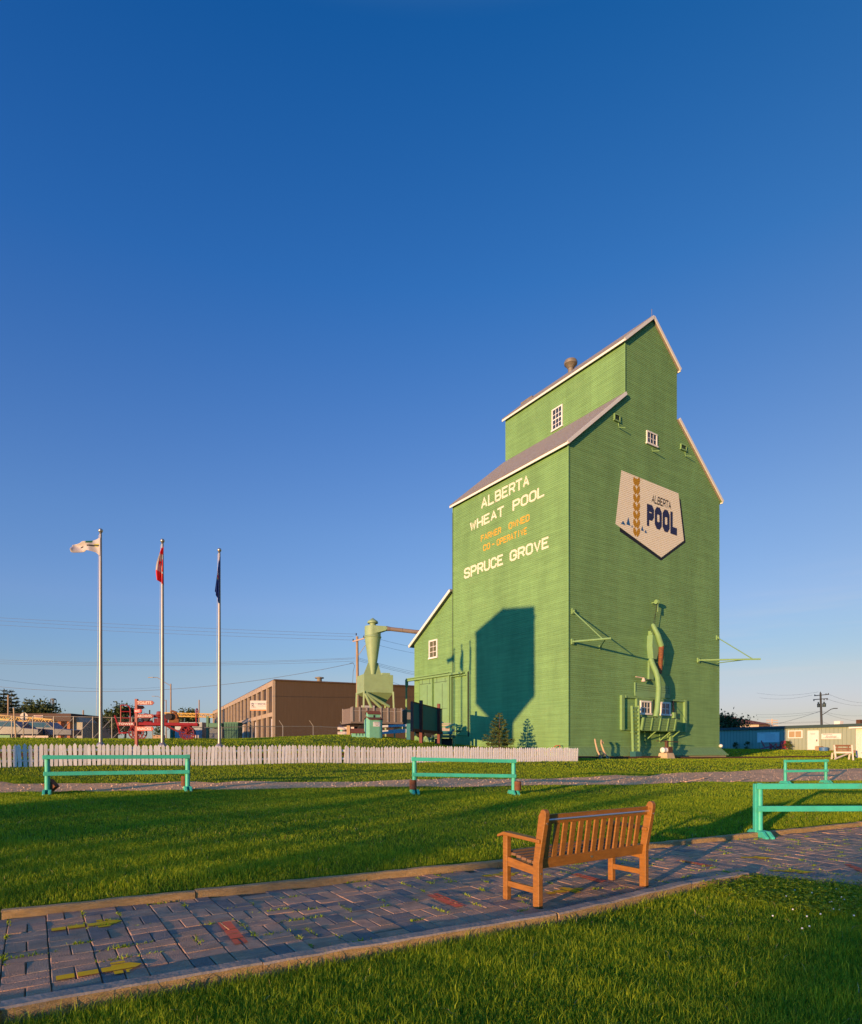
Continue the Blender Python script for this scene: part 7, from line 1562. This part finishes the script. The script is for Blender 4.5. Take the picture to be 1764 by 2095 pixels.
# white framed bench with brown seat
db = 43.5; q = stand(KA(1535, 0)[0], db); wb = thing('white_framed_bench', 'white framed bench with brown slatted back seen from behind near the shed', 'bench', q, R(-10)); kb = .98 / 5.88 / F * db; xb = lambda x: (x - 1535) * kb; zb_ = lambda y: at(*KA(0, y), db).z - q.z; WPT = pmat('bench_white_paint', (.60, .52, .44), rough=.6, var=.08)
BRS = pmat('bench_brown_slat', (.18, .075, .035), rough=.6, var=.2)
for x_t, x_b in ((1422, 1450), (1618, 1645)):
    MB().bar((xb(x_b), 0, -.03), (xb(x_t), -.12, zb_(442)), .10, .06, up=Y1).build('leg', WPT, wb); MB().bar((xb(x_b), .65, -.03), (xb(x_t) + .15, .5, zb_(540)), .10, .06, up=Y1).build('leg', WPT, wb)
MB().bar((xb(1425), -.02, zb_(535)), (xb(1635), -.02, zb_(535)), .05, .12).build('stretcher', WPT, wb)
MB().bar((xb(1620), .3, zb_(545)), (xb(1400), -.5, zb_(612)), .06, .09).build('stretcher', WPT, wb)
m = MB()
for y in (452, 490): m.bar((xb(1440), -.06, zb_(y)), (xb(1615), -.06, zb_(y)), .03, .12)
for x in (1463, 1588): m.bar((xb(x), -.04, zb_(445)), (xb(x), .0, zb_(510)), .06, .05)
m.build('backrest', BRS, wb); m = MB()
for y in (.08, .22, .36, .5): m.bar((xb(1440), y, zb_(528)), (xb(1620), y, zb_(528)), .11, .03)
m.build('seat', BRS, wb)
# ------------------------------------------------------------------ what stands out of the frame at the left and throws the long shadows
tc_ = Vector((4.5, 39.0, 0)) - Vector((SUNV.x, SUNV.y, 0)).normalized() * 33.0; tc_.z = GZ(tc_.x, tc_.y)
wt = thing('water_tower', 'round wooden water tower with conical roof to which the TOWER sign points', 'water tower', tc_); gz_ = tc_.z
TW_ = pmat('tower_boards', (.26, .17, .10), rough=.85, var=.25, scale=2, stretch=(5, 5, .6))
MB().lathe((0, 0, -gz_), [(2.62, 6.5), (2.66, 6.6), (2.66, 11.2), (2.62, 11.3)], 32).build('tank', TW_, wt, smooth=True)
MB().lathe((0, 0, -gz_), [(2.74, 11.2), (2.76, 11.3), (.3, 12.25), (.01, 12.35)], 32).build('roof', SHING, wt, smooth=True)
MB().lathe((0, 0, -gz_), [(2.6, 6.55), (1.0, 5.25), (.9, 5.1)], 32).build('funnel', TW_, wt, smooth=True)
MB().lathe((0, 0, -gz_), [(.88, 5.2), (.86, 3.9), (.3, 3.8)], 24).build('riser', TW_, wt, smooth=True)
for a_ in (-1, 0, 1): MB().tube([(.598 * 1.1 * a_, .801 * 1.1 * a_, -.3), (.598 * .7 * a_, .801 * .7 * a_, 3.85 - gz_)], .07, 8).build('leg', TW_, wt, smooth=True)  # made-up legs below the shortened riser, lined up sunward to narrow their shadow
m = MB()
for z in (6.8, 8.2, 9.6, 11.0): m.lathe((0, 0, z - gz_), [(2.67, -.05), (2.70, 0), (2.67, .05)], 32)
m.build('hoop', RUST, wt, smooth=True)
WN = Vector((.801, -.598, 0)); MB().prism([(-.1, 11.2 - gz_), (2.64, 11.2 - gz_), (2.64, 11.82 - gz_), (-.1, 12.28 - gz_)], Vector((.598, .801, 0)) * -.8, WN, ZV, Vector((.598, .801, 0)), 1.6).build('shadow_wedge', TW_, wt)  # unseen wedge added to raise the right shoulder of the tank's shadow
SD2 = Vector((.598, .801, 0))
def shrub(wc_, back, H, W, seed, n, clumps, label, base=.1, kind='b'):
    p = WN * wc_ + SD2 * (2.0 - back); p.z = GZ(p.x, p.y); t = thing('leafy_shrub', label, 'shrub', p, 0, 'shrubs behind the viewer'); broadtree(t, H, W, seed, leaf=.16, n=n, clumps=clumps, base=base)
shrub(-12.4, 38, 3.6, 2.6, 41, 4200, 30, 'dense tall shrub farthest left behind the viewer'); shrub(-10.3, 36, 3.7, 2.4, 42, 3600, 26, 'rounded dense shrub behind the viewer, second from the left')
shrub(-8.3, 42, 4.1, 1.7, 43, 1500, 14, 'airy shrub behind the viewer with gaps in its crown'); shrub(-6.7, 40, 4.3, 1.3, 44, 1500, 12, 'narrow upright shrub behind the viewer'); shrub(-5.2, 44, 4.1, 1.5, 45, 1100, 11, 'sparse low shrub behind the viewer')
shrub(-3.9, 36, 3.2, 1.2, 46, 700, 9, 'small sparse shrub behind the viewer'); shrub(.4, 34, 2.95, 3.4, 47, 5200, 32, 'broad dense shrub straight behind the viewer'); shrub(3.6, 36, 2.6, 2.2, 48, 1800, 16, 'broad loose shrub right behind the viewer')
shrub(-11.3, 41, 3.9, 1.5, 49, 1500, 14, 'upright shrub between the two dense ones behind the viewer'); shrub(-9.2, 39, 3.9, 1.5, 50, 1500, 13, 'middle sized shrub behind the viewer with a ragged top'); shrub(-7.5, 44, 4.4, .9, 51, 700, 9, 'thin tall sapling behind the viewer'); shrub(-5.9, 42, 4.0, .9, 52, 650, 9, 'thin short sapling behind the viewer')
